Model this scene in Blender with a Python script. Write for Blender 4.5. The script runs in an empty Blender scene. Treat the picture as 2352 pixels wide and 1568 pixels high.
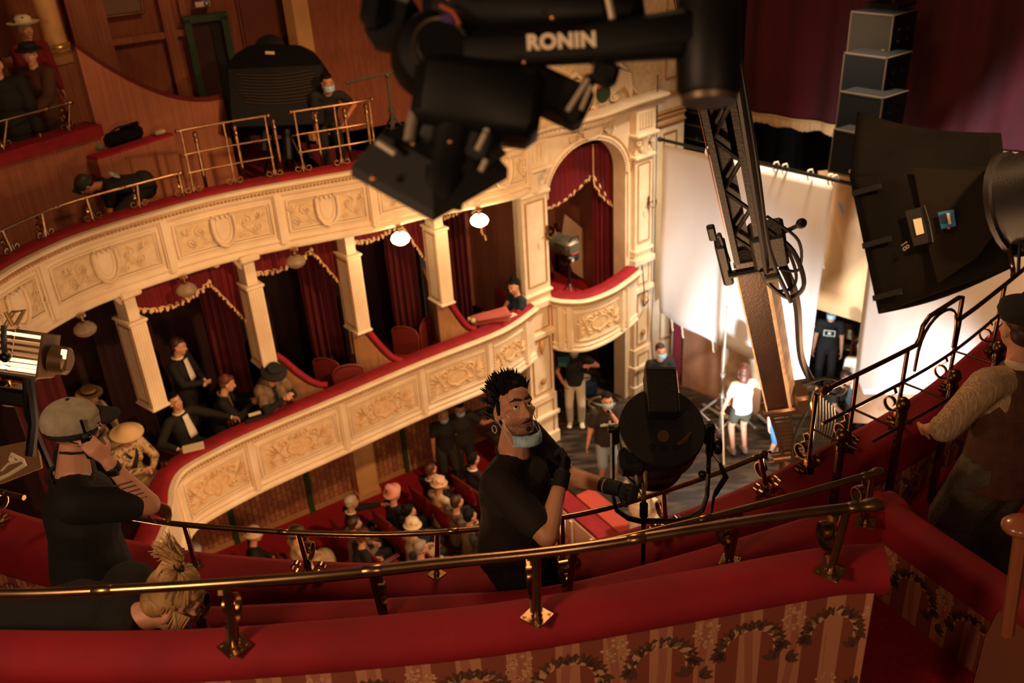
import bpy, math, random
from mathutils import Vector, Matrix, Quaternion
V = Vector
R = math.radians
rnd = random.Random(7)
C = bpy.context.scene.collection
SC = bpy.context.scene

# ------------------------------------------------------------ camera, world, lights, exposure
HC = 9.36                                   # camera height above the stage boards (metres)
FPX = 2150.0
PITCH = R(28.115); ROLL = R(3.619)
cr, sr, cp, sp = math.cos(ROLL), math.sin(ROLL), math.cos(PITCH), math.sin(PITCH)
RIGHT = V((cr, -sr*sp, -sr*cp)); UP = V((sr, cr*sp, cr*cp)); FWD = V((0, cp, -sp))
cd = bpy.data.cameras.new('camera'); cam = bpy.data.objects.new('camera', cd); C.objects.link(cam)
M = Matrix.Identity(4)
for i in range(3):
    M[i][0] = RIGHT[i]; M[i][1] = UP[i]; M[i][2] = -FWD[i]
M[2][3] = HC
cam.matrix_world = M
cd.sensor_width = 36; cd.lens = FPX/2352*36; cd.clip_start = .05; cd.clip_end = 200
cd.dof.use_dof = True; cd.dof.focus_distance = 4.35; cd.dof.aperture_fstop = 2.4
SC.camera = cam
SC.view_settings.view_transform = 'Standard'; SC.view_settings.look = 'None'
SC.view_settings.exposure = 0.0; SC.view_settings.gamma = 1; SC.view_settings.use_curve_mapping = False
w = bpy.data.worlds.new('world'); SC.world = w; w.use_nodes = True
w.node_tree.nodes['Background'].inputs[0].default_value = (1, .5, .26, 1)
w.node_tree.nodes['Background'].inputs[1].default_value = .04

def light(kind, name, loc, power, col=(1,.55,.25), size=.5, target=None, spot=None, blend=.4, sizey=None, spread=None):
    d = bpy.data.lights.new(name, kind); o = bpy.data.objects.new(name, d); C.objects.link(o)
    o.location = loc; d.energy = power; d.color = col
    if kind == 'AREA':
        d.size = size
        if sizey: d.shape = 'RECTANGLE'; d.size_y = sizey
        if spread: d.spread = R(spread)
    else: d.shadow_soft_size = size
    if kind == 'SPOT': d.spot_size = R(spot); d.spot_blend = blend
    if target is not None: o.rotation_euler = (V(target)-V(loc)).to_track_quat('-Z', 'Y').to_euler()
    return o
WARM = (1, .55, .26)
# the hall's chandelier hangs above the stalls, out of the frame
light('POINT', 'chandelier_light', (.4, 9.0, 12.0), 650, WARM, .7)
# the film lamps of the grid over the stage, aimed at the first cloth and at the boards
light('SPOT', 'stage_grid_light', (4.6, 12.6, 9.4), 3400, (1,.78,.56), .3, (3.0, 13.2, 0), 70, .7)
light('SPOT', 'cloth_light', (3.3, 10.6, .6), 1500, (.82,.9,1), .15, (4.3, 14.0, 1.9), 70, 1.0)
light('SPOT', 'front_of_house_light', (4.4, 4.6, 10.6), 3100, (1,.56,.26), .2, (-1.2, 12.2, 2.6), 52, .5)
light('SPOT', 'cloth_light', (4.4, 6.6, .5), 7000, (.95,.95,1), .2, (6.9, 10.8, 2.2), 56, .8)  # added unseen low spot, brightens the second white cloth
light('POINT', 'gallery_lamp_and_fill', (-2.4, -.2, 9.6), 330, (1,.6,.34), .3)
light('POINT', 'gallery_lamp_and_fill', (.6, -.8, 9.0), 70, (1,.6,.34), .3)  # added unseen fill for the right side wall and foreground
# added unseen fill lights under the near balcony, to brighten the far side
for x_, y_ in ((-2.4,5.6),(-.4,5.0),(1.6,5.6)): light('POINT', 'bowl_and_fill_light', (x_, y_, 1.5), 110, WARM, .12)
for x_, y_ in ((-3.0,5.1),(-1.4,4.5),(.2,4.3),(1.8,5.1),(3.2,6.3)): light('POINT', 'bowl_and_fill_light', (x_, y_+.15, 4.6), 105, WARM, .12)

# ------------------------------------------------------------ where a point of the plan lies
def ray(px, py):
    x, y = px-1176, 784-py
    return (RIGHT*x + UP*y)/FPX + FWD
O = V((0, 0, HC))
def Zp(px, py, z): r = ray(px, py); return O + r*((z-HC)/r.z)
def Yp(px, py, y): r = ray(px, py); return O + r*(y/r.y)
def Dp(px, py, d): return O + ray(px, py)*d
def on_plane(px, py, p, n): r = ray(px, py); p = V(p); n = V(n); return O + r*((p-O).dot(n)/r.dot(n))

# ------------------------------------------------------------ materials
MATS = {}
def lin(c):
    if isinstance(c, str):
        c = [int(c[i:i+2], 16)/255 for i in (0, 2, 4)]
        c = [((v+.055)/1.055)**2.4 if v > .04045 else v/12.92 for v in c]
    return tuple(c[:3]) + (1,)
def mat(name, col, rough=.6, metal=0, col2=None, scale=8, bump=0, bscale=60, sheen=0, spec=.5, trans=0, emit=None, estr=1, kind='NOISE', stretch=(1,1,1), mix=(.35,.65), detail=4, alpha=1, ior=1.45, coat=0):
    if name in MATS: return MATS[name]
    m = bpy.data.materials.new(name); MATS[name] = m; m.use_nodes = True
    nt = m.node_tree; b = nt.nodes['Principled BSDF']
    b.inputs['Base Color'].default_value = lin(col); b.inputs['Roughness'].default_value = rough
    b.inputs['Metallic'].default_value = metal; b.inputs['Specular IOR Level'].default_value = spec
    b.inputs['IOR'].default_value = ior
    if sheen: b.inputs['Sheen Weight'].default_value = sheen; b.inputs['Sheen Tint'].default_value = lin(col2 or col); b.inputs['Sheen Roughness'].default_value = .4
    if trans: b.inputs['Transmission Weight'].default_value = trans
    if coat: b.inputs['Coat Weight'].default_value = coat
    if alpha < 1: b.inputs['Alpha'].default_value = alpha
    if emit is not None: b.inputs['Emission Color'].default_value = lin(emit); b.inputs['Emission Strength'].default_value = estr
    tc = mp = None
    def coords():
        nonlocal tc, mp
        if mp is None:
            tc = nt.nodes.new('ShaderNodeTexCoord'); mp = nt.nodes.new('ShaderNodeMapping'); mp.inputs['Scale'].default_value = stretch
            nt.links.new(tc.outputs['Object'], mp.inputs['Vector'])
        return mp.outputs['Vector']
    if col2 is not None:
        n = nt.nodes.new('ShaderNodeTexNoise' if kind == 'NOISE' else 'ShaderNodeTexVoronoi'); n.inputs['Scale'].default_value = scale
        if kind == 'NOISE': n.inputs['Detail'].default_value = detail
        r = nt.nodes.new('ShaderNodeValToRGB'); r.color_ramp.elements[0].position = mix[0]; r.color_ramp.elements[1].position = mix[1]
        r.color_ramp.elements[0].color = lin(col); r.color_ramp.elements[1].color = lin(col2)
        nt.links.new(coords(), n.inputs['Vector']); nt.links.new(n.outputs[0], r.inputs[0]); nt.links.new(r.outputs[0], b.inputs['Base Color'])
    if bump:
        n = nt.nodes.new('ShaderNodeTexNoise'); n.inputs['Scale'].default_value = bscale; n.inputs['Detail'].default_value = 3
        u = nt.nodes.new('ShaderNodeBump'); u.inputs['Strength'].default_value = bump; u.inputs['Distance'].default_value = .01
        nt.links.new(coords(), n.inputs['Vector']); nt.links.new(n.outputs[0], u.inputs['Height']); nt.links.new(u.outputs[0], b.inputs['Normal'])
    return m
PLASTER = mat('cream_plaster', 'd9c3a0', .55, col2='e6d3b2', scale=3, bump=.15, bscale=40)
PLASTER2 = mat('cream_plaster_field', 'cbb085', .6, col2='dcc59d', scale=14, bump=.5, bscale=55)
GILT = mat('gilt_plaster', 'a87c46', .5, col2='caa26c', scale=30, bump=.3)
VELVET = mat('red_velvet', '7a0713', .75, col2='8e0c1a', scale=5, bump=.15, bscale=260, sheen=.35)
VELDK = mat('dark_red_cloth', '5c0a10', .85, col2='76101a', scale=4, sheen=.15)
CURT = mat('red_curtain_velvet', '560610', .85, col2='6c0a16', scale=2.5, sheen=.15, stretch=(1,1,.2))
CARPET = mat('red_carpet', '8c0c16', .95, col2='a3121c', scale=40, bump=.2, bscale=300)
BRASS = mat('brass', 'a98560', .27, 1, col2='8a6a4a', scale=9, mix=(.4,.7))
BRASSDK = mat('dark_brass', '7d5a34', .3, 1, col2='5f4226', scale=9)
GOLD = mat('gold_trim', 'd2a566', .7, col2='e6c28c', scale=60)
BLACK = mat('matte_black', '0b0a0a', .6)
BLACKG = mat('black_satin', '0d0c0c', .35)
BLACKF = mat('black_fabric', '0f0d0b', .9, col2='14110e', scale=6, bump=.4, bscale=7, spec=.1)
STEEL = mat('steel', 'b5b0a8', .3, 1)
WHITEC = mat('white_cloth', 'e9e4dc', .9, col2='ded8ce', scale=1.2, stretch=(1,1,.3), bump=.25, bscale=2.2)
WALLP = mat('rose_wall_cloth', '84472f', .85, col2='925238', scale=7, stretch=(3,3,.5), bump=.1)
WOOD = mat('stained_wood', '6b2a1a', .45, col2='7e3522', scale=9, stretch=(1,1,.2))

# ------------------------------------------------------------ mesh builder
def frame(d, ref=V((0,0,1))):
    d = d.normalized(); a = d.cross(ref)
    if a.length < 1e-4: a = d.cross(V((1,0,0)))
    a.normalize(); return a, a.cross(d).normalized()
class MB:
    def __init__(s): s.v = []; s.f = []; s.m = []
    def add(s, vs, fs, mi=0):
        n = len(s.v); s.v += [tuple(p) for p in vs]; s.f += [tuple(i+n for i in f) for f in fs]; s.m += [mi]*len(fs); return s
    def box(s, c, size, rot=None, mi=0):
        c = V(c); sx, sy, sz = [x/2 for x in size]
        vs = [V((x*sx, y*sy, z*sz)) for x in (-1,1) for y in (-1,1) for z in (-1,1)]
        if rot is not None: vs = [rot @ p for p in vs]
        return s.add([p+c for p in vs], [(0,1,3,2),(4,6,7,5),(0,4,5,1),(2,3,7,6),(0,2,6,4),(1,5,7,3)], mi)
    def bbox(s, c, size, rot=None, b=.01, mi=0):          # box with chamfered edges
        c = V(c); h = [x/2 for x in size]; b = min(b, min(h)*.9); vs = []; 
        for x in (-1,1):
            for y in (-1,1):
                for z in (-1,1):
                    vs += [V((x*h[0], y*(h[1]-b), z*(h[2]-b))), V((x*(h[0]-b), y*h[1], z*(h[2]-b))), V((x*(h[0]-b), y*(h[1]-b), z*h[2]))]
        I = lambda x, y, z, k: ((x*2+y)*2+z)*3+k
        fs = []
        for a in (0,1):
            fs += [(I(a,0,0,0),I(a,0,1,0),I(a,1,1,0),I(a,1,0,0))[::(1 if not a else -1)],
                   (I(0,a,0,1),I(1,a,0,1),I(1,a,1,1),I(0,a,1,1))[::(1 if not a else -1)],
                   (I(0,0,a,2),I(0,1,a,2),I(1,1,a,2),I(1,0,a,2))[::(1 if not a else -1)]]
        for p in (0,1):
            for q in (0,1):
                fs += [(I(p,q,0,0),I(p,q,1,0),I(p,q,1,1),I(p,q,0,1)), (I(p,0,q,0),I(p,1,q,0),I(p,1,q,2),I(p,0,q,2)), (I(0,p,q,1),I(1,p,q,1),I(1,p,q,2),I(0,p,q,2))]
        for x in (0,1):
            for y in (0,1):
                for z in (0,1): fs.append((I(x,y,z,0),I(x,y,z,1),I(x,y,z,2)))
        if rot is not None: vs = [rot @ p for p in vs]
        return s.add([p+c for p in vs], fs, mi)
    def tube(s, pts, r, n=8, mi=0, ref=V((0,0,1)), caps=True, closed=False, asp=None):
        pts = [V(p) for p in pts]; k = len(pts)
        rs = r if isinstance(r, list) else [r]*k
        vs = []; A = None
        for i, p in enumerate(pts):
            if closed: d = pts[(i+1) % k]-pts[i-1]
            else: d = pts[min(i+1, k-1)]-pts[max(i-1, 0)]
            if d.length < 1e-9: d = V((0,0,1))
            d.normalize()
            if A is None: a, b = frame(d, ref)
            else:
                a = A - d*A.dot(d); 
                if a.length < 1e-5: a, _ = frame(d, ref)
                a.normalize(); b = a.cross(d)
            A = a; rr = rs[i]; ra, rb = rr if isinstance(rr, (tuple, list)) else (rr, rr*(asp or 1))
            for j in range(n):
                t = 2*math.pi*j/n; vs.append(p + a*(ra*math.cos(t)) + b*(rb*math.sin(t)))
        fs = []
        for i in range(k if closed else k-1):
            for j in range(n):
                i2 = (i+1) % k; fs.append((i*n+j, i2*n+j, i2*n+(j+1)%n, i*n+(j+1)%n))
        if caps and not closed: fs += [tuple(range(n)), tuple(range((k-1)*n, k*n))[::-1]]
        return s.add(vs, fs, mi)
    def capsule(s, p0, r0, p1, r1, n=12, mi=0, ref=V((0,0,1))):        # round-ended tapered limb, radii may be pairs
        p0, p1 = V(p0), V(p1); d = p1-p0; L = d.length; d = d/L if L > 1e-6 else V((0,0,1))
        q = lambda r: r if isinstance(r, (tuple, list)) else (r, r)
        r0, r1 = q(r0), q(r1); pts = []; rs = []
        for t in (88, 62, 35): c_, s_ = math.cos(R(t)), math.sin(R(t)); pts.append(p0 - d*min(r0)*s_); rs.append((r0[0]*c_, r0[1]*c_))
        for t in (0, .33, .66, 1): pts.append(p0 + d*L*t); rs.append((r0[0]+(r1[0]-r0[0])*t, r0[1]+(r1[1]-r0[1])*t))
        for t in (35, 62, 88): c_, s_ = math.cos(R(t)), math.sin(R(t)); pts.append(p1 + d*min(r1)*s_); rs.append((r1[0]*c_, r1[1]*c_))
        return s.tube(pts, rs, n, mi, ref)
    def ell(s, c, r, rot=None, n=12, m=8, mi=0):
        c = V(c); r = r if isinstance(r, (tuple, list)) else (r, r, r); vs = [V((0,0,r[2]))]
        for i in range(1, m):
            t = math.pi*i/m
            for j in range(n): u = 2*math.pi*j/n; vs.append(V((r[0]*math.sin(t)*math.cos(u), r[1]*math.sin(t)*math.sin(u), r[2]*math.cos(t))))
        vs.append(V((0,0,-r[2]))); fs = [(0, 1+j, 1+(j+1)%n) for j in range(n)]
        for i in range(m-2):
            for j in range(n): a = 1+i*n; fs.append((a+j, a+n+j, a+n+(j+1)%n, a+(j+1)%n))
        a = 1+(m-2)*n; fs += [(a+j, len(vs)-1, a+(j+1)%n) for j in range(n)]
        if rot is not None: vs = [rot @ p for p in vs]
        return s.add([p+c for p in vs], fs, mi)
    def lathe(s, prof, c=(0,0,0), axis=V((0,0,1)), n=20, mi=0, asp=1, ref=None):
        c = V(c); axis = V(axis).normalized(); a, b = frame(axis, ref if ref is not None else (V((0,1,0)) if abs(axis.y) < .9 else V((1,0,0))))
        vs = []
        for r, h in prof:
            for j in range(n): t = 2*math.pi*j/n; vs.append(c + axis*h + a*(r*math.cos(t)) + b*(r*asp*math.sin(t)))
        fs = []
        for i in range(len(prof)-1):
            for j in range(n): fs.append((i*n+j, i*n+(j+1)%n, (i+1)*n+(j+1)%n, (i+1)*n+j))
        if prof[0][0] > 1e-6: fs.append(tuple(range(n))[::-1])
        if prof[-1][0] > 1e-6: fs.append(tuple(range((len(prof)-1)*n, len(prof)*n)))
        return s.add(vs, fs, mi)
    def prism(s, poly, ext, mi=0):                        # polygon (3D points) pushed along the vector ext
        n = len(poly); poly = [V(p) for p in poly]; e = V(ext)
        vs = poly + [p+e for p in poly]
        return s.add(vs, [tuple(range(n))[::-1], tuple(range(n, 2*n))] + [(i, (i+1)%n, n+(i+1)%n, n+i) for i in range(n)], mi)
    def grid(s, fn, nu, nv, mi=0, closed=False, thick=None):
        vs = [V(fn(i/(nu-1), j/(nv-1))) for i in range(nu) for j in range(nv)]
        fs = [(i*nv+j, (i+1)*nv+j, (i+1)*nv+j+1, i*nv+j+1) for i in range(nu-1) for j in range(nv-1)]
        return s.add(vs, fs, mi)
    def build(s, name, ms, parent=None, solid=0, angle=40, remesh=0, smooth_it=0, subsurf=0):
        me = bpy.data.meshes.new(name); me.from_pydata(s.v, [], s.f)
        ms = ms if isinstance(ms, (list, tuple)) else [ms]
        for m_ in ms: me.materials.append(m_)
        if len(ms) > 1: me.polygons.foreach_set('material_index', s.m)
        me.validate(); me.update(); me.shade_smooth(); 
        if angle < 180: me.set_sharp_from_angle(angle=R(angle))
        o = bpy.data.objects.new(name, me); C.objects.link(o)
        if parent is not None: o.parent = parent
        if solid: q = o.modifiers.new('solid', 'SOLIDIFY'); q.thickness = solid; q.offset = 0
        if remesh: q = o.modifiers.new('remesh', 'REMESH'); q.mode = 'VOXEL'; q.voxel_size = remesh; q.use_smooth_shade = True
        if smooth_it: q = o.modifiers.new('smooth', 'SMOOTH'); q.iterations = smooth_it; q.factor = .5
        if subsurf: q = o.modifiers.new('sub', 'SUBSURF'); q.levels = subsurf; q.render_levels = subsurf
        return o
def tag(o, label=None, cat=None, group=None, kind=None):
    if label: o['label'] = label
    if cat: o['category'] = cat
    if group: o['group'] = group
    if kind: o['kind'] = kind
    return o
def thing(name, label, cat, loc=(0,0,0), rz=0, group=None, rot=None):
    o = bpy.data.objects.new(name, None); C.objects.link(o); o.empty_display_size = .1
    o.location = loc; o.rotation_euler = rot if rot is not None else (0, 0, rz)
    return tag(o, label, cat, group)
def kids(o): return [c for c in C.objects if c.parent == o]
def copy_tree(o, loc=None, rz=None, label=None, parent=None):
    c = o.copy(); C.objects.link(c); c.parent = parent
    if loc is not None: c.location = loc
    if rz is not None: c.rotation_euler = (0, 0, rz)
    if label: c['label'] = label
    for ch in kids(o): copy_tree(ch, parent=c)
    return c
def yaw(v): return math.atan2(v[1], v[0])
def RZ(a): return Matrix.Rotation(a, 3, 'Z')

# ------------------------------------------------------------ plan curves: arc length s, distance out towards the void, height z
def catmull(P, step=.08):
    P = [V((p[0], p[1], 0)) for p in P]; P = [P[0]*2-P[1]] + P + [P[-1]*2-P[-2]]; out = []
    for i in range(1, len(P)-2):
        a, b, c, d = P[i-1:i+3]; n = max(2, int((c-b).length/step))
        for k in range(n):
            t = k/n; out.append(.5*((2*b)+(c-a)*t+(2*a-5*b+4*c-d)*t*t+(3*b-a-3*c+d)*t**3))
    out.append(P[-2]); return out
class Curve:
    def __init__(c, pts, smooth=True, step=.08):
        p = catmull(pts, step) if smooth else [V((q[0], q[1], 0)) for q in pts]
        c.p = p; c.s = [0]
        for i in range(1, len(p)): c.s.append(c.s[-1]+(p[i]-p[i-1]).length)
        c.L = c.s[-1]; c.n = []
        for i in range(len(p)):
            d = (p[min(i+1, len(p)-1)]-p[max(i-1, 0)]).normalized(); c.n.append(V((-d.y, d.x, 0)))
    def at(c, s, out=0, z=0):
        import bisect
        s = max(0, min(c.L-1e-6, s)); i = max(0, min(len(c.p)-2, bisect.bisect_right(c.s, s)-1)); t = (s-c.s[i])/(c.s[i+1]-c.s[i])
        n = (c.n[i]*(1-t)+c.n[i+1]*t); return c.p[i]*(1-t)+c.p[i+1]*t + n*out + V((0,0,z))
    def dir(c, s): return (c.at(s+.05)-c.at(s-.05)).normalized()
    def near(c, q):
        q = V((q[0], q[1], 0)); i = min(range(len(c.p)), key=lambda k: (c.p[k]-q).length); return c.s[i]
    def sweep(c, mb, prof, s0=0, s1=None, mi=0, closed=True, caps=True, step=.1):   # prof: list of (out, z)
        s1 = c.L if s1 is None else s1; n = max(2, int((s1-s0)/step)+1); k = len(prof); vs = []
        for i in range(n):
            s_ = s0+(s1-s0)*i/(n-1)
            for o_, z_ in prof: vs.append(c.at(s_, o_, z_))
        fs = []
        for i in range(n-1):
            for j in range(k if closed else k-1): fs.append((i*k+j, i*k+(j+1)%k, (i+1)*k+(j+1)%k, (i+1)*k+j))
        if closed and caps: fs += [tuple(range(k)), tuple(range((n-1)*k, n*k))[::-1]]
        return mb.add(vs, fs, mi)
AX = V((.77, .64, 0)).normalized()          # from the back of the house to the stage
AN = V((-AX.y, AX.x, 0))                    # across the house, towards the far side
# ============================================================ THE HOUSE
B2 = Curve([tuple(Zp(1215,302,5.86))[:2], tuple(Zp(1170,318,5.86))[:2],(-1.12,11.74),(-1.65,11.42),(-2.26,11.18),(-2.91,10.93),(-3.45,10.66),(-3.88,10.35),(-4.5,9.8),(-4.81,9.35),(-5.04,8.69),(-5.1,7.7),(-4.85,6.5),(-4.25,5.5),(-3.35,4.85),
            (-2.32,4.4),(-1.64,4.2),(-.67,4.05),(.18,4.10),(.75,4.27),(1.32,4.53),(1.98,4.92),(2.73,5.42),(3.39,5.99),(4.15,6.7),(5.1,7.6)])
B1 = Curve([(.42,13.4),(.1,12.95),(-.28,12.57),(-1.33,11.84),(-2.39,11.03),(-3.4,10.27),(-3.89,9.82),(-4.14,9.5),(-4.16,9.15),(-4.08,8.8),(-4.03,8.2),(-4.1,7.3)])
Z2, Z1 = 5.86, 2.80
sB2 = lambda px, py, z=Z2: B2.near(Zp(px, py, z))
sB1 = lambda px, py, z=Z1: B1.near(Zp(px, py, z))
def struct(o): return tag(o, kind='structure')

def spiral(cx, cy, r, a0, turns, cw=1, n=22, shrink=.18):
    return [(cx + r*(1-(1-shrink)*k/n)*math.cos(a0+cw*turns*2*math.pi*k/n), cy + r*(1-(1-shrink)*k/n)*math.sin(a0+cw*turns*2*math.pi*k/n)) for k in range(n+1)]
class Relief:                                # carving laid over a face: f(u, v, w) -> point
    def __init__(s, f): s.f = f; s.mb = MB()
    def line(s, pts, r, w=.01, n=6, closed=False):
        s.mb.tube([s.f(u, v, w) for u, v in pts], r, n, closed=closed, ref=V((0,0,1)))
    def leaf(s, u, v, l, wd, a, w=.008):
        p = []; 
        for t, k in ((0,.1),(.3,.9),(.6,.8),(1,.05)): p.append((s.f(u+l*t*math.cos(a), v+l*t*math.sin(a), w+.012*k), wd*k+.001))
        s.mb.tube([q[0] for q in p], [(q[1], q[1]*.5) for q in p], 6)
    def blob(s, u, v, r, w=.01): s.mb.ell(s.f(u, v, w), r, n=8, m=5)
    def scroll(s, cx, cy, r, a0, turns, cw=1, th=.009, w=.012):
        p = spiral(cx, cy, r, a0, turns, cw, 16); s.line(p, [th*(1-.5*i/len(p)) for i in range(len(p))], w); s.blob(p[-1][0], p[-1][1], th*1.5, w)
    def fan(s, u, v, l, a, n=5, spread=1.4, wd=.018):
        for k in range(n): s.leaf(u, v, l*(1-.25*abs(k-(n-1)/2)/n), wd, a+(k/(n-1)-.5)*spread)
    def oval(s, cx, cy, rx, ry, th, w=.012, n=24): s.line([(cx+rx*math.cos(2*math.pi*k/n), cy+ry*math.sin(2*math.pi*k/n)) for k in range(n)], th, w, closed=True)
    def rect(s, u0, v0, u1, v1, th, w=.006, n=8):
        p = [(u0+(u1-u0)*k/n, v0) for k in range(n)] + [(u1, v0+(v1-v0)*k/3) for k in range(3)] + [(u1-(u1-u0)*k/n, v1) for k in range(n)] + [(u0, v1-(v1-v0)*k/3) for k in range(3)]
        s.line(p, th, w, closed=True)
    def disc(s, cx, cy, rx, ry, w=.012, n=20):
        vs = [s.f(cx, cy, w+.006)] + [s.f(cx+rx*math.cos(2*math.pi*k/n), cy+ry*math.sin(2*math.pi*k/n), w) for k in range(n)]
        s.mb.add(vs, [(0, 1+k, 1+(k+1)%n) for k in range(n)])
def cartouche(rl, k=1.0):
    rl.disc(0, 0, .135*k, .085*k); rl.oval(0, 0, .14*k, .09*k, .011*k)
    for sx in (-1, 1):
        rl.scroll(sx*.17*k, .085*k, .055*k, R(90-sx*90), .9, sx, .013*k); rl.scroll(sx*.18*k, -.075*k, .05*k, R(90+sx*90), .9, sx, .012*k)
        rl.line([(sx*.19*k, .06*k), (sx*.235*k, 0), (sx*.19*k, -.06*k)], .01*k)
        rl.fan(sx*.24*k, .0, .17*k, R(90-sx*90+sx*22), 5, 1.5, .016*k); rl.fan(sx*.26*k, -.08*k, .16*k, R(90-sx*90-sx*12), 4, .9, .012*k)
        rl.scroll(sx*.08*k, .125*k, .035*k, R(90), .8, -sx, .009*k)
    rl.fan(0, .1*k, .075*k, R(90), 5, 2.2, .014*k); rl.fan(0, -.09*k, .06*k, R(-90), 5, 2.4, .012*k)

def parapet(curve, name, label, ztop, s0, s1, zb, cuts, style, group=None):
    root = thing(name, label, 'balcony', curve.at((s0+s1)/2, -.1, zb))
    inv = Matrix.Translation(-root.location)
    def out(o): o.data.transform(inv); return o
    h = ztop
    mb = MB(); curve.sweep(mb, [(-.23,zb-.02),(-.04,zb-.02),(-.02,zb+.0),(-.02,zb+.03),(-.05,zb+.07),(-.03,zb+.1),(-.06,zb+.14),(-.05,h-.2),(-.02,h-.17),(.0,h-.14),(.0,h-.12),(-.03,h-.1),(-.03,h-.075),(.045,h-.05),(.05,h-.03),(.03,h-.012),(-.06,h-.005),(-.23,h-.005)], s0, s1)
    out(mb.build('front', PLASTER, root, angle=35))
    mb = MB(); curve.sweep(mb, [(-.29,h-.10),(-.275,h-.08),(-.28,h+.0),(-.25,h+.035),(-.1,h+.04),(-.045,h+.02),(-.03,h-.004),(-.06,h-.02),(-.24,h-.03),(-.24,h-.10)], s0, s1)
    out(mb.build('velvet_ledge', VELVET, root, angle=60))
    mb = MB(); n = int((s1-s0)/.045)
    for k in range(n): mb.ell(curve.at(s0+(k+.5)*(s1-s0)/n, .005, h-.105), (.016,.016,.02), n=6, m=4)
    out(mb.build('bead_moulding', GILT, root, angle=180))
    zlo, zhi = zb+.17, h-.23
    for i in range(len(cuts)-1):
        a, b = cuts[i], cuts[i+1]; mid = (a+b)/2; hw = (b-a)/2
        f = lambda u, v, w, mid=mid: curve.at(mid+u, -.05+w, (zlo+zhi)/2+v)
        hv = (zhi-zlo)/2; L = hw-.10
        rl = Relief(f); rl.rect(-L, -hv+.03, L, hv-.02, .014, .008); rl.rect(-L+.035, -hv+.06, L-.035, hv-.05, .006, .006)
        out(rl.mb.build('panel_frame', PLASTER, root))
        mb = MB(); mb.grid(lambda p, q: f((-1+2*p)*(L-.045), (-1+2*q)*(hv-.06), .004), 12, 4); out(mb.build('panel_field', PLASTER2, root))
        rl = Relief(f)
        if style == 1: cartouche(rl, 1.28*min(1, L/.42))
        else:
            for sx in (-1, 1):
                rl.scroll(sx*.28, .06, .07, R(90), 1.2, -sx, .008); rl.scroll(sx*.40, -.04, .055, R(-90), 1.1, sx, .008); rl.scroll(sx*.22, -.11, .04, R(0), 1, sx, .007)
                rl.fan(sx*.34, -.11, .1, R(90-sx*70), 4, 1.6, .013); rl.fan(sx*.46, .06, .09, R(90+sx*30), 5, 2.4, .013); rl.fan(sx*.22, .02, .09, R(90-sx*80), 4, 1.6, .012)
                rl.line([(sx*.14,-.14),(sx*.25,-.03),(sx*.33,-.1),(sx*.45,-.02)], .006)
        if rl.mb.v: out(rl.mb.build('carved_ornament', PLASTER if style == 2 else mat('tan_plaster_carving', 'cda978', .5, col2='ddbd90', scale=20), root, angle=60))  # cartouche carving is a browner tone than the plain plaster
        if style == 2:                       # the raised U-shaped shield in the middle of each panel
            rl = Relief(f); U = [(-.13,.17),(-.135,.02),(-.12,-.08),(-.07,-.17),(0,-.205),(.07,-.17),(.12,-.08),(.135,.02),(.13,.17)]
            rl.line(U, .022, .03); rl.line([(x*.62, y*.72+.02) for x, y in U], .006, .02)
            for sx in (-1,0,1): rl.blob(sx*.06, .165, .022, .03); 
            for sx in (-1,1): rl.scroll(sx*.115, .175, .03, R(90), .8, sx, .01, .03)
            rl.fan(0, .15, .06, R(90), 5, 2.4, .012)
            vs = [f(x*.9, y*.95, .018) for x, y in U]; rl.mb.add(vs, [tuple(range(len(vs)))])
            out(rl.mb.build('shield_ornament', PLASTER, root, angle=60))
    for c_ in cuts:                          # the upright strip between two panels
        rl = Relief(lambda u, v, w, c_=c_: curve.at(c_+u, -.05+w, (zlo+zhi)/2+v)); hv = (h-zb)/2
        for u in (-.045, .045): rl.line([(u, -hv+.1), (u, hv-.1)], .016, .012)
        mb = rl.mb; d = curve.dir(c_); p = curve.at(c_, -.03, (zlo+zhi)/2); mb.box(p, (.075, .05, h-zb-.2), RZ(yaw(d)))
        rl.fan(0, hv-.12, .07, R(-90), 5, 1.2, .012); rl.blob(0, hv-.1, .03, .02)
        for k in range(4): rl.blob(0, hv-.2-k*.05, .012-.001*k, .026)
        rl.scroll(0, -hv+.11, .04, R(90), 1, 1, .012, .03)
        out(mb.build('divider_strip', PLASTER, root, angle=50))
    return root

c2 = sorted(sB2(*p) for p in [(22,650),(155,585),(402,500),(648,445),(878,400),(1100,352)])
c2 = [B2.near((.25,12.95))] + c2
parapet(B2, 'gallery_parapet', 'cream carved front of the upper balcony with U-shaped shields', Z2, 0, B2.near((-5.1,7.4)), 5.0, c2, 2)
c1 = sorted(sB1(*p) for p in [(583,999),(786,910),(966,830),(1127,770)])
c1 = [B1.near((.3,13.2))] + c1 + [B1.near((-4.16,9.42))]
parapet(B1, 'loge_parapet', 'cream carved front of the lower loges with oval cartouches, under the upper balcony', Z1, 0, B1.L, 1.84, c1, 1)

# floors of both tiers
mb = MB(); B1.sweep(mb, [(-.1,1.86),(-.1,2.02),(-2.7,2.02),(-2.7,1.86)], 0, B1.L); struct(mb.build('floor', mat('loge_floor','3a0a0c',.9), angle=30))
mb = MB(); B2.sweep(mb, [(-.1,5.03),(-.1,5.30),(-4.6,5.30),(-4.6,5.03)], 0, B2.near((-5.1,7.4))); struct(mb.build('floor', VELDK, angle=30))
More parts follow.
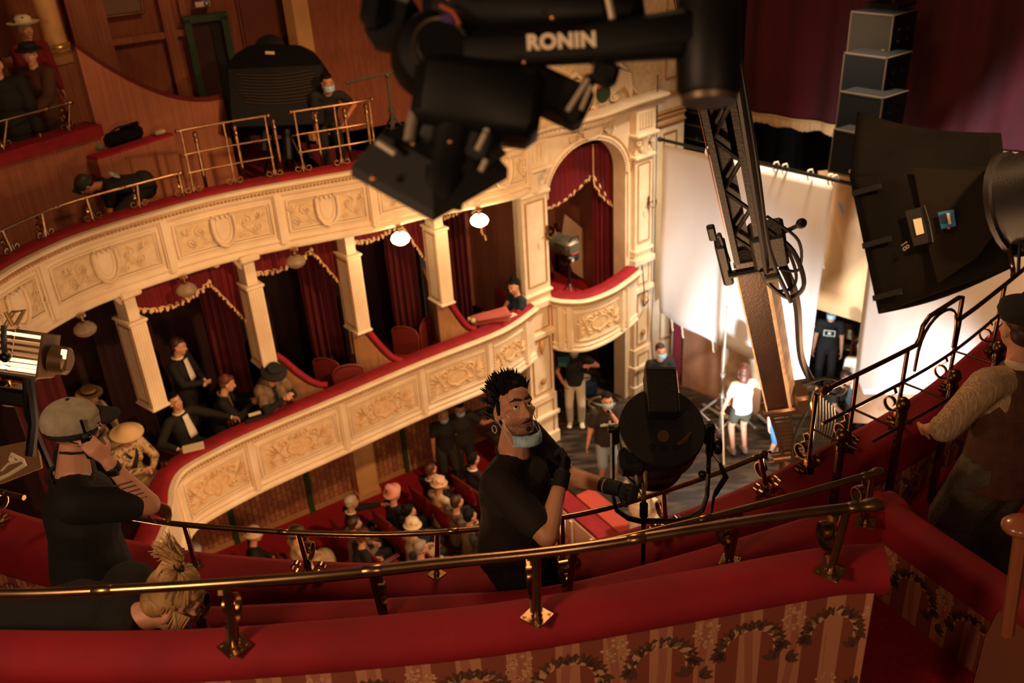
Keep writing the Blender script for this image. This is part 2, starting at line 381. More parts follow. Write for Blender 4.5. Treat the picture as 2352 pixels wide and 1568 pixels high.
# loge back wall and gallery back wall (far side)
mb = MB(); B1.sweep(mb, [(-2.3,2.0),(-2.3,5.04),(-2.4,5.04),(-2.4,2.0)], 0, B1.L); struct(mb.build('wall_loge_back', mat('oxblood_wall','2a0a0a',.85,col2='300d0c',scale=6,stretch=(4,4,.4)), angle=30))
mb = MB(); B2.sweep(mb, [(-4.2,5.2),(-4.2,10.4),(-4.35,10.4),(-4.35,5.2)], 0, B2.near((-5.1,7.4)), step=.3); struct(mb.build('wall_gallery_back', WALLP, angle=30))

mb = MB(); a_ = B2.at(0,-4.2); b_ = jp_end = V((.0,16.4,0)); mb.prism([a_+V((0,0,5.2)), b_+V((0,0,5.2)), b_+V((0,0,10.4)), a_+V((0,0,10.4))], (0,.1,0)); mb.prism([b_+V((0,0,5.2)), V((.25,13.6,5.2)), V((.25,13.6,10.4)), b_+V((0,0,10.4))], (.1,0,0)); struct(mb.build('wall_gallery_end', WALLP))
# loge partitions with a dipping velvet rail, pillars above them
pil = [Zp(352,925,3.42), Zp(610,835,3.4), Zp(823,755,3.4), Zp(1015,692,3.4)]
PARTW = mat('loge_wallpaper', 'a4754a', .85, col2='8e6340', scale=7, stretch=(6,6,.6))
def partition(p, end, lab='', push=0):       # the rail meets the ledge obliquely, stage side of its pillar
    p = p+V((0,push,0)); e = Zp(end[0], end[1], 2.84)+V((0,push*.6,0)); d = V((p.x-e.x, p.y-e.y, 0)); Lp = d.length; d.normalize(); e = e+d*.22; root = thing('loge_partition', lab, 'partition', (e.x, e.y, 2.02), group='low walls between the loges')
    n = V((-d.y, d.x, 0)); k = (Lp-.25)/.5
    prof = [(0,.78),(.08*k,.80),(.16*k,.86),(.24*k,.96),(.32*k,1.08),(.42*k,1.25),(.5*k,1.36),(.5*k+.12,1.36),(.5*k+.2,1.36)]
    poly = [d*.0+V((0,0,0)), *[d*a+V((0,0,b)) for a, b in prof[:-1]], d*(.5*k+.12)]
    mb = MB(); mb.prism([q-n*.035 for q in poly], n*.07); b2_ = d*(.5*k+.1); d2 = V((-.22,.975,0)); mb.prism([b2_, b2_+d2*1.4, b2_+d2*1.4+V((0,0,1.36)), b2_+V((0,0,1.36))], V((.05,.01,0))); mb.build('side_wall', PARTW, root, angle=30)
    mb = MB(); mb.tube([d*(a-.06)+V((0,0,b+.02)) for a, b in prof[:-2]], .05, 10, asp=.9); mb.build('velvet_rail', VELVET, root)
    return root
def pillar(p, ztop, zcap, zbase, lab):
    s = B1.near(p); d = B1.dir(s); root = thing('loge_pillar', lab, 'pillar', (p.x, p.y, zbase), yaw(d), 'square cream pillars carrying the upper balcony')
    H1 = zcap-zbase; H2 = ztop-zcap; W, Dp_ = .20, .36
    mb = MB(); mb.box((0,0,H1/2), (W, Dp_, H1)); 
    for z in (.02, H1-.02): mb.bbox((0,0,z), (W+.05, Dp_+.05, .045), b=.015)
    for k in range(5):
        for sy in (-1,1): mb.box(((k-2)*.035, sy*Dp_/2, H1/2), (.016,.012,H1-.14))
    mb.build('shaft', PLASTER, root, angle=30)
    mb = MB()
    for sx in (-1,1):
        for y in (-.12,.12): mb.box((sx*W/2, y, H1/2), (.02,.02,H1-.16))
        for z in (.09, H1-.09): mb.box((sx*W/2, 0, z), (.02,.26,.02))
    mb.build('shaft_panel_frame', mat('ochre_edge','a87a44',.6), root)
    mb = MB(); mb.box((0,.0,H1+H2/2), (W*.7, Dp_*.72, H2)); mb.bbox((0,0,H1+H2-.05), (W+.06, Dp_+.1, .09), b=.02)
    mb.build('neck_block', PLASTER, root, angle=30)
    mb = MB(); 
    for sy in (-1,):                         # scrolled bracket turned to the hall
        pr = [(0,H1+.1),(.03,H1+.1),(.05,H1+.25),(.12,H1+.36),(.2,H1+H2-.06),(.2,H1+H2),(0,H1+H2)]
        mb.prism([V((-.05, sy*(Dp_*.36+a), z)) for a, z in pr], (.1,0,0))
        mb.tube([V((-.06, sy*(Dp_*.36+.17), H1+H2-.09)), V((.06, sy*(Dp_*.36+.17), H1+H2-.09))], .04, 12)
    for sx in (1,):
        pr = [(0,H1+.2),(.04,H1+.25),(.1,H1+.38),(.3,H1+H2-.05),(.3,H1+H2),(0,H1+H2)]
        mb.prism([V((sx*(W*.35+a), -.05, z)) for a, z in pr], (0,.1,0)); mb.ell((sx*(W*.35+.29),0,H1+H2-.07), .05)
    mb.build('bracket', PLASTER, root, angle=40)
    return root
labs = ['leftmost full loge pillar, between the black-tie men and the straw hat woman', 'loge pillar behind the woman with the fur collar', 'loge pillar right of the dark empty box, over an empty chair', 'short loge pillar just left of the woman in the blue top']
labs2 = ['loge partition behind the seated black-tie man', 'loge partition with dipping rail beside the fur-collared woman', 'loge partition between the two empty middle boxes', 'loge partition at the feet of the pink-skirted woman']
for i, p in enumerate(pil):
    zc = [4.62, 4.6, 4.58, 4.6][i]
    pillar(p, 5.03, zc, 3.4, labs[i])
    if i: partition(p, ((530,985),(775,888),(950,822),(1114,747))[i], lab=labs2[i], push=(0,.22,0,0)[i])
p = Zp(120, 1040, 3.3); pillar(p, 5.03, 4.6, 3.4, 'loge pillar at far left behind the louvred lamp')

# box curtains: right-hand drape and swagged valance with a bobble fringe in every bay
def drape(mb, a, b, z0, z1, folds=7, depth=.05, n=40, lean=0, wob=0):
    a, b = V(a), V(b); d = (b-a); nn = V((-d.y, d.x, 0)).normalized()
    def fn(u, v):
        zz = z0(u) if callable(z0) else z0
        ph = u*folds*2*math.pi
        return a + d*u + nn*(depth*math.sin(ph+math.sin(v*3+u*5)*wob) + .4*depth*math.sin(ph*2.3+1)) + V((0,0,zz+(z1-zz)*v))
    mb.grid(fn, n, 9); return fn
def fringe(mb, pts, r=.022):
    for i in range(len(pts)-1):
        L = (pts[i+1]-pts[i]).length; k = max(1, int(L/(r*2.1)))
        for j in range(k): mb.ell(pts[i].lerp(pts[i+1], j/k)-V((0,0,.01)), (r, r, r*1.3), n=7, m=5)
    mb.tube([q+V((0,0,r)) for q in pts], r*.45, 6)
bays = [B1.near(q) for q in pil]
ends = [B1.near((.15,13.1))] + bays[::-1] + [B1.near(Zp(120,1040,3.3)), B1.near((-4.05,8.3))]
bl = ['beside the arch at the far right', 'over the two empty chairs in the middle', 'over the dark box behind the fur-collared woman', 'over the standing black-tie man', 'behind the straw hat woman', 'behind the louvred lamp at left']
for i in range(len(ends)-1):
    a, b = ends[i], ends[i+1]; w_ = b-a
    if w_ < .4: continue
    P_ = lambda t, o=-.62: B1.at(a+(b-a)*t, o)
    root = thing('box_curtain', 'red velvet box curtain with bobble fringe '+bl[i], 'curtain', P_(.5)+V((0,0,4.9)), group='curtains of the loge openings')
    inv = Matrix.Translation(-root.location)
    zf = lambda u: 4.62 - .12*math.sin(u*math.pi*1.0) if u > .3 else 4.62-.0*u
    A, B_ = P_(.14), P_(.94)
    dip = lambda u: 4.72-.17*math.sin(min(1,u)*math.pi)**.8 + .10*(1-u)
    if i < 5:
      mb = MB(); fn = drape(mb, P_(.30), P_(.97), lambda u: 4.72-.15*math.sin(u*math.pi)**.7, 5.0, 10, .03); o = mb.build('valance', CURT, root, angle=180); o.data.transform(inv)
      mb = MB(); fringe(mb, [fn(k/24, 0) for k in range(25)]); o = mb.build('bobble_fringe', GOLD, root, angle=180); o.data.transform(inv)
    # side drape, gathered towards the pillar on the right
    if i < 5:
      mb = MB(); fn = drape(mb, P_(.03), P_(.30), lambda u: 4.0+.68*u, 5.0, 4, .03); o = mb.build('tail', CURT, root, angle=180); o.data.transform(inv)
      mb = MB(); fringe(mb, [fn(k/14, 0) for k in range(15)], .018); o = mb.build('bobble_fringe', GOLD, root, angle=180); o.data.transform(inv)
    mb = MB(); drape(mb, P_(.0,-1.0), P_(.26,-1.3), 2.05, 5.0, 5, .05, wob=.6); o = mb.build('side_drape', mat('shaded_burgundy_curtain','4c060d',.85,sheen=.1), root, angle=180); o.data.transform(inv)  # both side drapes coloured darker in place of the shade inside the loge
    mb = MB(); drape(mb, P_(.55,-2.1), P_(1.0,-1.9), 2.05, 5.0, 6, .05, wob=.6); o = mb.build('side_drape', mat('shaded_dark_curtain','26040a',.9), root, angle=180); o.data.transform(inv)
# paler papered panels at the back of two boxes
mb = MB()
for t0, t1, k in ((.42,.72,1),(.3,.55,0)):
    a, b = ends[k], ends[k+1]; p0, p1 = B1.at(a+(b-a)*t0,-2.24), B1.at(a+(b-a)*t1,-2.24); mb.prism([p0+V((0,0,2.02)), p1+V((0,0,2.02)), p1+V((0,0,5)), p0+V((0,0,5))], (p1-p0).cross(V((0,0,1))).normalized()*.03)
struct(mb.build('trim_1', PARTW))

# glass bowl lamps under the gallery front
def bowl_lamp(px, py, lab, lit):
    s = B2.near(Zp(px, py, 4.86)); p = B2.at(s, .02, 4.98)
    t = thing('glass_bowl_lamp', lab, 'lamp', p, group='glass bowl lamps under the upper balcony')
    mb = MB(); mb.lathe([(.02,.03),(.05,.02),(.055,0),(.02,-.02),(.018,-.06),(.035,-.07),(.035,-.085)], n=14); mb.build('ceiling_mount', BRASS, t)
    mb = MB(); mb.lathe([(.035,-.07),(.06,-.08),(.11,-.12),(.125,-.16),(.11,-.2),(.06,-.235),(.0,-.245)], n=22)
    G = mat('lit_glass', 'fff2dd', .4, emit='ffe2b0', estr=22) if lit else mat('cut_glass', 'd8c4a4', .12, trans=.75, bump=.8, bscale=60)
    mb.build('glass_bowl', G, t)
    if lit: light('POINT', 'bowl_and_fill_light', p+V((.1,-.1,-.34)), 14, (1,.72,.42), .08)
for a in [(205,750,'unlit glass bowl lamp above the straw hat woman',0),(427,655,'unlit glass bowl lamp left of the second pillar',0),(667,583,'unlit glass bowl lamp between the second and third pillar',0),(882,526,'glowing bowl lamp left of the camera matte box',1),(1075,485,'glowing bowl lamp half hidden by the camera matte box, nearest the arch',1)]: bowl_lamp(*a)
t = thing('glass_bowl_lamp', 'unlit glass bowl lamp at the left edge, below the louvred film lamp', 'lamp', Dp(18, 868, 7.5), group='glass bowl lamps under the upper balcony')
mb = MB(); mb.lathe([(.02,.03),(.05,.02),(.055,0),(.02,-.02),(.018,-.06),(.035,-.07),(.035,-.085)], n=14); mb.build('ceiling_mount', BRASS, t)
mb = MB(); mb.lathe([(.035,-.07),(.06,-.08),(.11,-.12),(.125,-.16),(.11,-.2),(.06,-.235),(.0,-.245)], n=22); mb.build('glass_bowl', MATS['cut_glass'], t)

# ------------------------------------------------------------ stalls
ZF = -.7
mb = MB(); mb.box((-2.2, 11.2, ZF-.05), (9.5, 10.0, .1)); struct(mb.build('floor', CARPET))
w0, w1 = V((-4.42,12.58,0)), V((-1.8,14.23,0)); wd = (w1-w0).normalized(); wn = V((wd.y,-wd.x,0))
WP = w0-wd*4.5; WE = w0+wd*6.2
BRICK = mat('brick_pattern_wallcloth', 'a8703f', .85)
nt = BRICK.node_tree; bt = nt.nodes.new('ShaderNodeTexBrick'); tc = nt.nodes.new('ShaderNodeTexCoord'); mp = nt.nodes.new('ShaderNodeMapping')
mp.inputs['Rotation'].default_value = (R(90), 0, 0)
bt.inputs['Color1'].default_value = lin('b47c4c'); bt.inputs['Color2'].default_value = lin('96593a'); bt.inputs['Mortar'].default_value = lin('7c4430'); bt.inputs['Scale'].default_value = 1; bt.inputs['Brick Width'].default_value = .17; bt.inputs['Row Height'].default_value = .09; bt.inputs['Mortar Size'].default_value = .012; bt.inputs['Mortar Smooth'].default_value=.6
mp.inputs['Rotation'].default_value = (R(-90), 0, R(0)); tc2 = tc.outputs['UV']
nt.links.new(tc2, bt.inputs['Vector']); nt.links.new(bt.outputs[0], nt.nodes['Principled BSDF'].inputs['Base Color'])
def uvwall(name, a, b, z0, z1, m, th=.1, rot=True, parent=None):
    mb = MB(); n = V((b-a).cross(V((0,0,1)))).normalized(); mb.prism([a+V((0,0,z0)), b+V((0,0,z0)), b+V((0,0,z1)), a+V((0,0,z1))], -n*th); o = mb.build(name, m, parent)
    uv = o.data.uv_layers.new(name='UVMap'); d = (b-a).normalized()
    for l in o.data.loops:
        co = o.data.vertices[l.vertex_index].co; u = (co-a).dot(d); uv.data[l.index].uv = (co.z, u) if rot else (u, co.z)
    return o
struct(uvwall('wall_stalls', WP, WE, ZF, 1.9, BRICK))
mb = MB(); mb.prism([WP+wn*.0+V((0,0,ZF)), WE+V((0,0,ZF)), WE+V((0,0,ZF+.09)), WP+V((0,0,ZF+.09))], wn*.03); struct(mb.build('baseboard_stalls', mat('tan_paint','b98a58',.6)))
GREEN = mat('green_paint', '2c4420', .5)
for px, py in ((556,1262),(713,1168),(932,1080)):
    q = Zp(px, py, ZF); k = (q-w0).dot(wd); a = w0+wd*k
    mb = MB(); mb.box(a+wn*.03+V((0,0,.6)), (.085,.07,2.6), RZ(yaw(wd))); struct(mb.build('trim_%d' % (px//100), GREEN))
q = Zp(830, 1118, ZF); k = (q-w0).dot(wd); a = w0+wd*k
mb = MB(); mb.box(a+wn*.12+V((0,0,.6)), (.36,.26,2.6), RZ(yaw(wd))); mb.box(a+wn*.14+V((0,0,ZF+.06)), (.42,.3,.12), RZ(yaw(wd)))
mb.box(a+wn*.12+wd*.19+V((0,0,.6)), (.03,.22,2.6), RZ(yaw(wd)))
struct(mb.build('trim_12', mat('ochre_plaster','d8a468',.6), angle=30))

# ------------------------------------------------------------ the proscenium box, its arch and the wall beside the stage
J1 = V((.68,13.87,0)); JD = V((1.78,1.42,0)).normalized(); JN = V((JD.y,-JD.x,0))       # JN looks into the hall
JQ = J1 + JN*.0
def jp(u, w=0, z=0): return J1 + JD*u + JN*w + V((0,0,z))
# opening width along JD, found from the picture plan
UW = 1.76; ZA, RA = 4.42, .72
struct_m = PLASTER
mb = MB()
n = 20; arch = [(UW/2-UW/2*math.cos(math.pi*k/n), ZA+RA*math.sin(math.pi*k/n)) for k in range(n+1)]
top = 5.5; UR = 3.2
outer = [(-.42,2.5),(-.42,top)]; 
# wall face with an arched opening, built as strips
for i in range(n):
    a, b = arch[i], arch[i+1]; mb.add([jp(a[0],0,a[1]), jp(b[0],0,b[1]), jp(b[0],0,top), jp(a[0],0,top)], [(0,1,2,3)])
    mb.add([jp(a[0],0,a[1]), jp(b[0],0,b[1]), jp(b[0],-.28,b[1]), jp(a[0],-.28,a[1])], [(3,2,1,0)])
for u0, u1, s_ in ((-.45, 0, 1), (UW, UR, -1)):
    mb.add([jp(u0,0,0), jp(u1,0,0), jp(u1,0,top), jp(u0,0,top)], [(0,1,2,3)])
    uu = u1 if s_ == 1 else u0; mb.add([jp(uu,0,0), jp(uu,-.28,0), jp(uu,-.28,ZA), jp(uu,0,ZA)], [(0,1,2,3)])
mb.prism([jp(-.45,-.3,0), jp(-.45,0,0), jp(-.45,0,top), jp(-.45,-.3,top)], JD*.01)
mb.prism([jp(UR,-.3,0), jp(UR,0,0), jp(UR,0,8.6), jp(UR,-.3,8.6)], JD*.01)
struct(mb.build('wall_box', PLASTER, angle=35))
def pilaster(u0, u1, zlist, name, z0=0, ztop=6.0, lab=None):
    root = thing(name, lab, 'pilaster', jp((u0+u1)/2, .04, z0)); inv = Matrix.Translation(-root.location)
    mb = MB(); uc = (u0+u1)/2; W = u1-u0; rz = RZ(yaw(JD))
    mb.box(jp(uc,.04,(z0+4.7)/2), (W, .1, 4.7-z0), rz)
    for z, h, e in ((.12,.24,.06),(.62,.08,.07),(2.2,.1,.05),(2.75,.12,.06),(2.95,.05,.04),(4.62,.06,.05)): mb.bbox(jp(uc,.05,z), (W+e*1.5, .1+e*2, h), rz, .015)
    mb.box(jp(uc,.05,.5), (W+.05,.14,1.0), rz) 
    mb.build('shaft', PLASTER, root, angle=35).data.transform(inv)
    rl = Relief(lambda u, v, w: jp(uc+u, .095+w, v)); a = W/2-.07
    rl.rect(-a, 3.1, a, 4.5, .011); rl.rect(-a, 1.1, a, 2.1, .011); rl.rect(-a+.0, .2, a, .9, .01, .035); rl.rect(-a, 2.3, a, 2.68, .01)
    rl.mb.build('panel_frame', mat('ochre_edge','a87a44',.6), root).data.transform(inv)
    rl = Relief(lambda u, v, w: jp(uc+u, .1+w, v))
    for sx in (-1,1): rl.scroll(sx*(W/2-.06), 4.88, .07, R(90), 1.1, -sx, .016, .03); rl.fan(sx*.07, 4.7, .12, R(90-sx*15), 4, .9, .02)
    rl.fan(0, 4.67, .14, R(90), 5, 1.1, .022)
    mb = rl.mb; mb.lathe([(W*.36,4.65),(W*.4,4.71),(W*.38,4.85),(W*.52,4.96)], jp(uc,.0,0), n=14, asp=.5, ref=JD)
    mb.build('capital', PLASTER, root, angle=50).data.transform(inv)
    rl = Relief(lambda u, v, w: jp(uc+u, .12+w, v))
    for i in range(5): rl.line([((i-2)*W*.16, 5.12), ((i-2)*W*.16, 5.36)], .022, .02)
    mb = rl.mb; mb.box(jp(uc,.06,5.22), (W+.04,.14,.42), rz); mb.bbox(jp(uc,.08,5.0), (W+.12,.24,.05), rz)
    mb.build('frieze_block', PLASTER, root, angle=40).data.transform(inv)
    rl = Relief(lambda u, v, w: jp(uc+u, .11+w, v)); rl.leaf(0, 2.12, -.3, .06, R(90)); rl.fan(0,2.1,.16,R(-90),5,1,.035); rl.fan(0,1.25,.14,R(90),5,1.2,.03)
    rl.mb.build('carved_corbel', mat('gilt_corbel','b28850',.5), root).data.transform(inv)
    return root
pilaster(-.6, -.08, None, 'arch_pilaster', lab='carved cream pilaster left of the arched box, running down to the stage boards')
pilaster(UW+.14, UW+.56, None, 'arch_pilaster', lab='carved cream pilaster right of the arched box with a small bronze sconce')
# arch moulding, keystone shield and cornice
root = thing('arch_moulding', 'carved arch with beaded edge and blank shield over the proscenium box', 'moulding', jp(UW/2,.02,5.0)); inv = Matrix.Translation(-root.location)
def apt(k, e, w): t = math.pi*k; return jp(UW/2-(UW/2+e)*math.cos(t), w, ZA+(RA+e)*math.sin(t))
mb = MB(); mb.tube([apt(k/24, .055, .02) for k in range(25)], (.03,.02), 8, ref=JN); mb.tube([apt(k/24, .0, .02) for k in range(25)], .014, 8); 
for k in (0,1): mb.tube([jp(k*UW + (-.055 if not k else .055),.02,2.9), jp(k*UW + (-.055 if not k else .055),.02,ZA)], .02, 8)
mb.build('mould', PLASTER, root).data.transform(inv)
mb = MB()
for k in range(46): mb.ell(apt(k/45, .02, .03), .013, n=6, m=4)
for k in range(26): mb.ell(apt(.56+.44*k/26, .1, .03), (.03,.03,.02), n=6, m=4)
mb.build('bead_row', GILT, root, angle=180).data.transform(inv)
rl = Relief(lambda u, v, w: jp(UW/2+.1+u, .04+w, 5.27+v)); rl.disc(0,0,.19,.1); rl.oval(0,0,.2,.11,.018)
for sx in (-1,1): rl.scroll(sx*.24,.07,.06,R(90),1.1,-sx,.016,.02); rl.fan(sx*.24,-.02,.16,R(90-sx*95),5,1.2,.02); rl.fan(sx*.38,.1,.14,R(90-sx*60),4,1,.02); rl.scroll(sx*.45,.0,.06,R(-90),1.1,sx,.012,.02); rl.rect(sx*.32-.0,.13,sx*.52,.2,.008)
rl.fan(0,.1,.1,R(90),5,2,.02); rl.mb.build('shield', PLASTER, root, angle=60).data.transform(inv)
cc = Curve([tuple(jp(-.62,-.1,0))[:2], tuple(jp(-.45,.12,0))[:2], tuple(jp(0,.10,0))[:2], tuple(jp(UW/2,.24,0))[:2], tuple(jp(UW,.14,0))[:2], tuple(jp(UW+.75,.14,0))[:2]][::-1])
mb = MB(); cc.sweep(mb, [(-.5,5.42),(0,5.42),(.03,5.45),(.0,5.47),(.0,5.5),(.08,5.53),(.14,5.58),(.14,5.62),(-.5,5.66)]); mb.build('cornice', PLASTER, root, angle=35).data.transform(inv)
mb = MB(); n = 40
for k in range(n): mb.box(cc.at((k+.5)*cc.L/n, .02, 5.48), (.028,.03,.035), RZ(yaw(cc.dir((k+.5)*cc.L/n))))
mb.build('dentils', PLASTER, root).data.transform(inv)
# winged cartouche on the cornice
root = thing('winged_cartouche', 'white carved crest with two wings and a green oval shield on the box cornice', 'carving', jp(UW/2+.2,.1,5.64)); inv = Matrix.Translation(-root.location)
rl = Relief(lambda u, v, w: jp(UW/2+.2+u*1.5, .06+w, 5.64+v*.95))
for sx in (-1,1):
    for k in range(7):
        t = k/6; rl.line([(sx*.16, .12+.3*(1-t)), (sx*(.3+.1*t), .5-.25*t), (sx*(.46+.02*t), .42-.32*t), (sx*(.5), .1-.02*k)], [.03,.035,.03,.012], .02-.006*k)
    rl.line([(sx*.12,.05),(sx*.2,.2),(sx*.2,.5),(sx*.3,.62),(sx*.42,.5),(sx*.48,.25),(sx*.62,.03)], [.04,.05,.05,.05,.045,.035,.015], -.02)
    rl.scroll(sx*.22,.1,.08,R(90),1.2,sx,.025,.05); rl.scroll(sx*.17,.5,.06,R(0),1.1,sx,.02,.05)
rl.fan(0,.55,.14,R(90),7,2.4,.03); rl.fan(0,.1,.1,R(-90),5,2.2,.03); rl.scroll(.08,.02,.05,0,1,1,.02,.05); rl.scroll(-.08,.02,.05,R(180),1,-1,.02,.05)
rl.mb.ell(jp(UW/2+.2,.02,5.85), (.2,.1,.26)); rl.mb.build('wings_and_scrolls', PLASTER, root, angle=60).data.transform(inv)
rl = Relief(lambda u, v, w: jp(UW/2+.2+u*1.2, .18+w, 5.87+v)); rl.disc(0,0,.13,.15,.0); rl.mb.build('green_shield', mat('shield_green','243a22',.5), root).data.transform(inv)
rl = Relief(lambda u, v, w: jp(UW/2+.2+u, .2+w, 5.99+v)); rl.line([(-.13,-.02),(-.05,.03),(.05,.03),(.13,-.02)], .02, 0); rl.mb.build('red_ribbon', mat('ribbon_red','b0382a',.5), root).data.transform(inv)

# the bulging front of the box
BX = Curve([tuple(Zp(1470,622,Z1))[:2], tuple(Zp(1445,642,Z1))[:2], tuple(Zp(1405,668,Z1))[:2], tuple(Zp(1345,690,Z1))[:2], tuple(Zp(1285,690,Z1))[:2], tuple(Zp(1262,684,Z1))[:2]])
cuts = [BX.near(Zp(*p, Z1)) for p in ((1448,640),(1432,650),(1312,692),(1283,690))]
parapet(BX, 'box_parapet', 'rounded cream front of the arched proscenium box with one cartouche', Z1+.02, 0, BX.L, 1.86, cuts, 1)
mb = MB(); pts = [BX.at(BX.L*k/14,-.1,1.86) for k in range(15)] + [jp(-.05,-.2,1.86), jp(-.05,-2.0,1.86), jp(UW+.2,-2.0,1.86), jp(UW+.2,-.2,1.86)]
mb.prism(pts[::-1], (0,0,.18)); struct(mb.build('floor', CARPET, angle=30))
mb = MB(); mb.prism([jp(-.5,-1.9,2.0), jp(UW+.6,-1.9,2.0), jp(UW+.6,-1.9,5.35), jp(-.5,-1.9,5.35)], -JN*.1); 
mb.prism([jp(UW+.1,-.3,2.0), jp(UW+.1,-2,2.0), jp(UW+.1,-2,5.35), jp(UW+.1,-.3,5.35)], JD*.1); mb.prism([jp(-.15,-.3,2.0), jp(-.15,-2,2.0), jp(-.15,-2,5.35), jp(-.15,-.3,5.35)], JD*.05)
mb.prism([jp(-.2,-.3,5.3), jp(UW+.2,-.3,5.3), jp(UW+.2,-2,5.3), jp(-.2,-2,5.3)], (0,0,.05))
struct(mb.build('wall_box_inside', mat('rose_panel','7c4a36',.85,col2='8a553e',scale=6,stretch=(5,5,.4))))
root = thing('box_curtain', 'red velvet curtain with fringe filling the top of the arched box', 'curtain', jp(UW/2,-.4,5.0)); inv = Matrix.Translation(-root.location)
mb = MB(); fn = drape(mb, jp(.0,-.40,0), jp(1.42,-.40,0), lambda u: 4.12-.08*math.sin(u*4)+.2*u*u, 4.9, 12, .03); mb.build('valance', CURT, root, angle=180).data.transform(inv)
mb = MB(); fringe(mb, [fn(k/20,0) for k in range(21)], .016); mb.build('bobble_fringe', GOLD, root, angle=180).data.transform(inv)
mb = MB(); fn = drape(mb, jp(1.38,-.36,0), jp(1.84,-.36,0), lambda u: 4.3-.6*u**.6, 4.9, 4, .03); mb.build('tail', CURT, root, angle=180).data.transform(inv)
mb = MB(); fringe(mb, [fn(k/12,0) for k in range(13)]+[fn(0,.1+.9*k/6) for k in range(1)], .016); mb.tube([fn(0,k/6) for k in range(7)], .012, 6); mb.build('bobble_fringe', GOLD, root, angle=180).data.transform(inv)
mb = MB(); drape(mb, jp(1.58,-.6,0), jp(1.95,-.38,0), 2.05, 5.3, 5, .05, wob=.5); mb.build('side_drape', CURT, root, angle=180).data.transform(inv)
mb = MB(); drape(mb, jp(-.05,-.45,0), jp(.2,-.9,0), 2.05, 5.3, 3, .04, wob=.5); mb.build('side_drape', CURT, root, angle=180).data.transform(inv)
# wall strip between the arch and the stage opening
PE = jp(UW+.62,0,0); PD = V((.62,-.785,0))
def strip(a, b, z0, z1, m, name): mb = MB(); n_ = (b-a).cross(V((0,0,1))).normalized(); mb.prism([a+V((0,0,z0)), b+V((0,0,z0)), b+V((0,0,z1)), a+V((0,0,z1))], -n_*.2); return mb.build(name, m)
a = jp(UW+.62); b = jp(UR)
struct(strip(jp(-.3,.0), b, 5.5, 8.6, PLASTER2, 'wall_proscenium'))
root = thing('panel_frames', 'framed plaster panels on the narrow wall at the edge of the stage opening', 'moulding', (a+b)/2+V((0,0,4))); inv = Matrix.Translation(-root.location)
d_ = (b-a).normalized(); n_ = d_.cross(V((0,0,1))).normalized(); L_ = (b-a).length
rl = Relief(lambda u, v, w: a+d_*(L_/2+.02+u)+n_*(.01+w)+V((0,0,v))); 
for v0, v1 in ((5.75,7.2),(4.55,4.85),(2.7,4.4),(.9,2.3)): rl.rect(-.12,v0,.2,v1,.014)
for v in (5.15,5.22,5.5,5.02): rl.line([(-.38,v),(.38,v)], .03, .02)
rl.mb.build('frames', mat('ochre_edge','a87a44',.6), root).data.transform(inv)

# bronze wall sconces
def sconce(p, n, lab):
    t = thing('wall_sconce', lab, 'sconce', p, yaw(n), group='bronze scroll sconces by the arch')
    BZ = mat('bronze','6a4a2a',.4,.8)
    mb = MB(); mb.ell((.01,0,0), (.015,.035,.09)); mb.ell((.01,0,.11), (.012,.025,.04)); mb.build('back_plate', BZ, t)
    for sy in (-1,1):
        mb = MB(); mb.tube([(.02,0,-.02),(.06,sy*.03,-.07),(.09,sy*.08,-.06),(.09,sy*.1,.0)], .007, 6); mb.tube([(.03,sy*.02,.02),(.05,sy*.05,.06),(.04,sy*.07,.03),(.045,sy*.05,.02)], .006, 6); mb.lathe([(.005,0),(.022,.01),(.012,.02),(.008,.07),(0,.08)], (.09,sy*.1,.0), n=8)
        mb.build('arm', BZ, t)
sconce(jp(-.2,.1,3.9)+JD*.08, JN, 'bronze scroll sconce on the pilaster left of the arch'); sconce(jp(UW+.46,.1,3.75), JN, 'bronze scroll sconce on the pilaster right of the arch')
# ============================================================ THE STAGE
BOARDS = mat('black_stage_boards', '2a231d', .3, col2='665644', scale=2.2, stretch=(1,4,1), bump=.15, bscale=30, mix=(.45,.8))
s0 = V((.2,11.9,0)); 
mb = MB()
fl = [Zp(1262,1085,0), V((1.75,10.9,0)), V((4.5,7.5,0)), V((13,9,0)), V((13,24,0)), V((-1,22,0)), V((-.6,13.2,0))]
fl = [V((.45,12.75,0)), V((2.2,10.2,0)), V((6.0,5.5,0)), V((14,9,0)), V((14,26,0)), V((-2,24,0)), V((-1.0,14.8,0)), V((-.35,13.75,0))]
mb.prism([q+V((0,0,-.15)) for q in fl], (0,0,.15)); struct(mb.build('floor', BOARDS))
# dusty scuffs and tape on the boards are in the material; the pit rail stands in front
SAL = mat('salmon_velvet','b0402c',.75,sheen=.3)
root = thing('pit_rail', 'low red-topped barrier with cream panels between stalls and stage', 'barrier', (1.2,11.0,ZF))
inv = Matrix.Translation(-root.location)
p0, p1 = Zp(1268,1092,.1), Zp(1420,1222,.1); d_ = (p1-p0).normalized(); q0 = V((p0.x,p0.y,0))-V((d_.x,d_.y,0))*.1; dd = V((d_.x,d_.y,0)).normalized(); nn = V((-dd.y,dd.x,0)); L_ = 4.2
def pr_(u, w, z): return q0+dd*u+nn*w+V((0,0,z))
mb = MB(); mb.prism([pr_(0,0,.0), pr_(L_,0,.0), pr_(L_,-.3,.0), pr_(0,-.3,.0)], (0,0,.07)); mb.build('velvet_top', VELVET, root, angle=30).data.transform(inv)
mb = MB(); mb.prism([pr_(.75,.02,.02), pr_(L_,.02,.02), pr_(L_,.34,.02), pr_(.75,.34,.02)], (0,0,.07)); mb.build('velvet_shelf', SAL, root, angle=30).data.transform(inv)
mb = MB(); mb.prism([pr_(0,-.28,ZF), pr_(L_,-.28,ZF), pr_(L_,-.28,0), pr_(0,-.28,0)], -nn*.04)
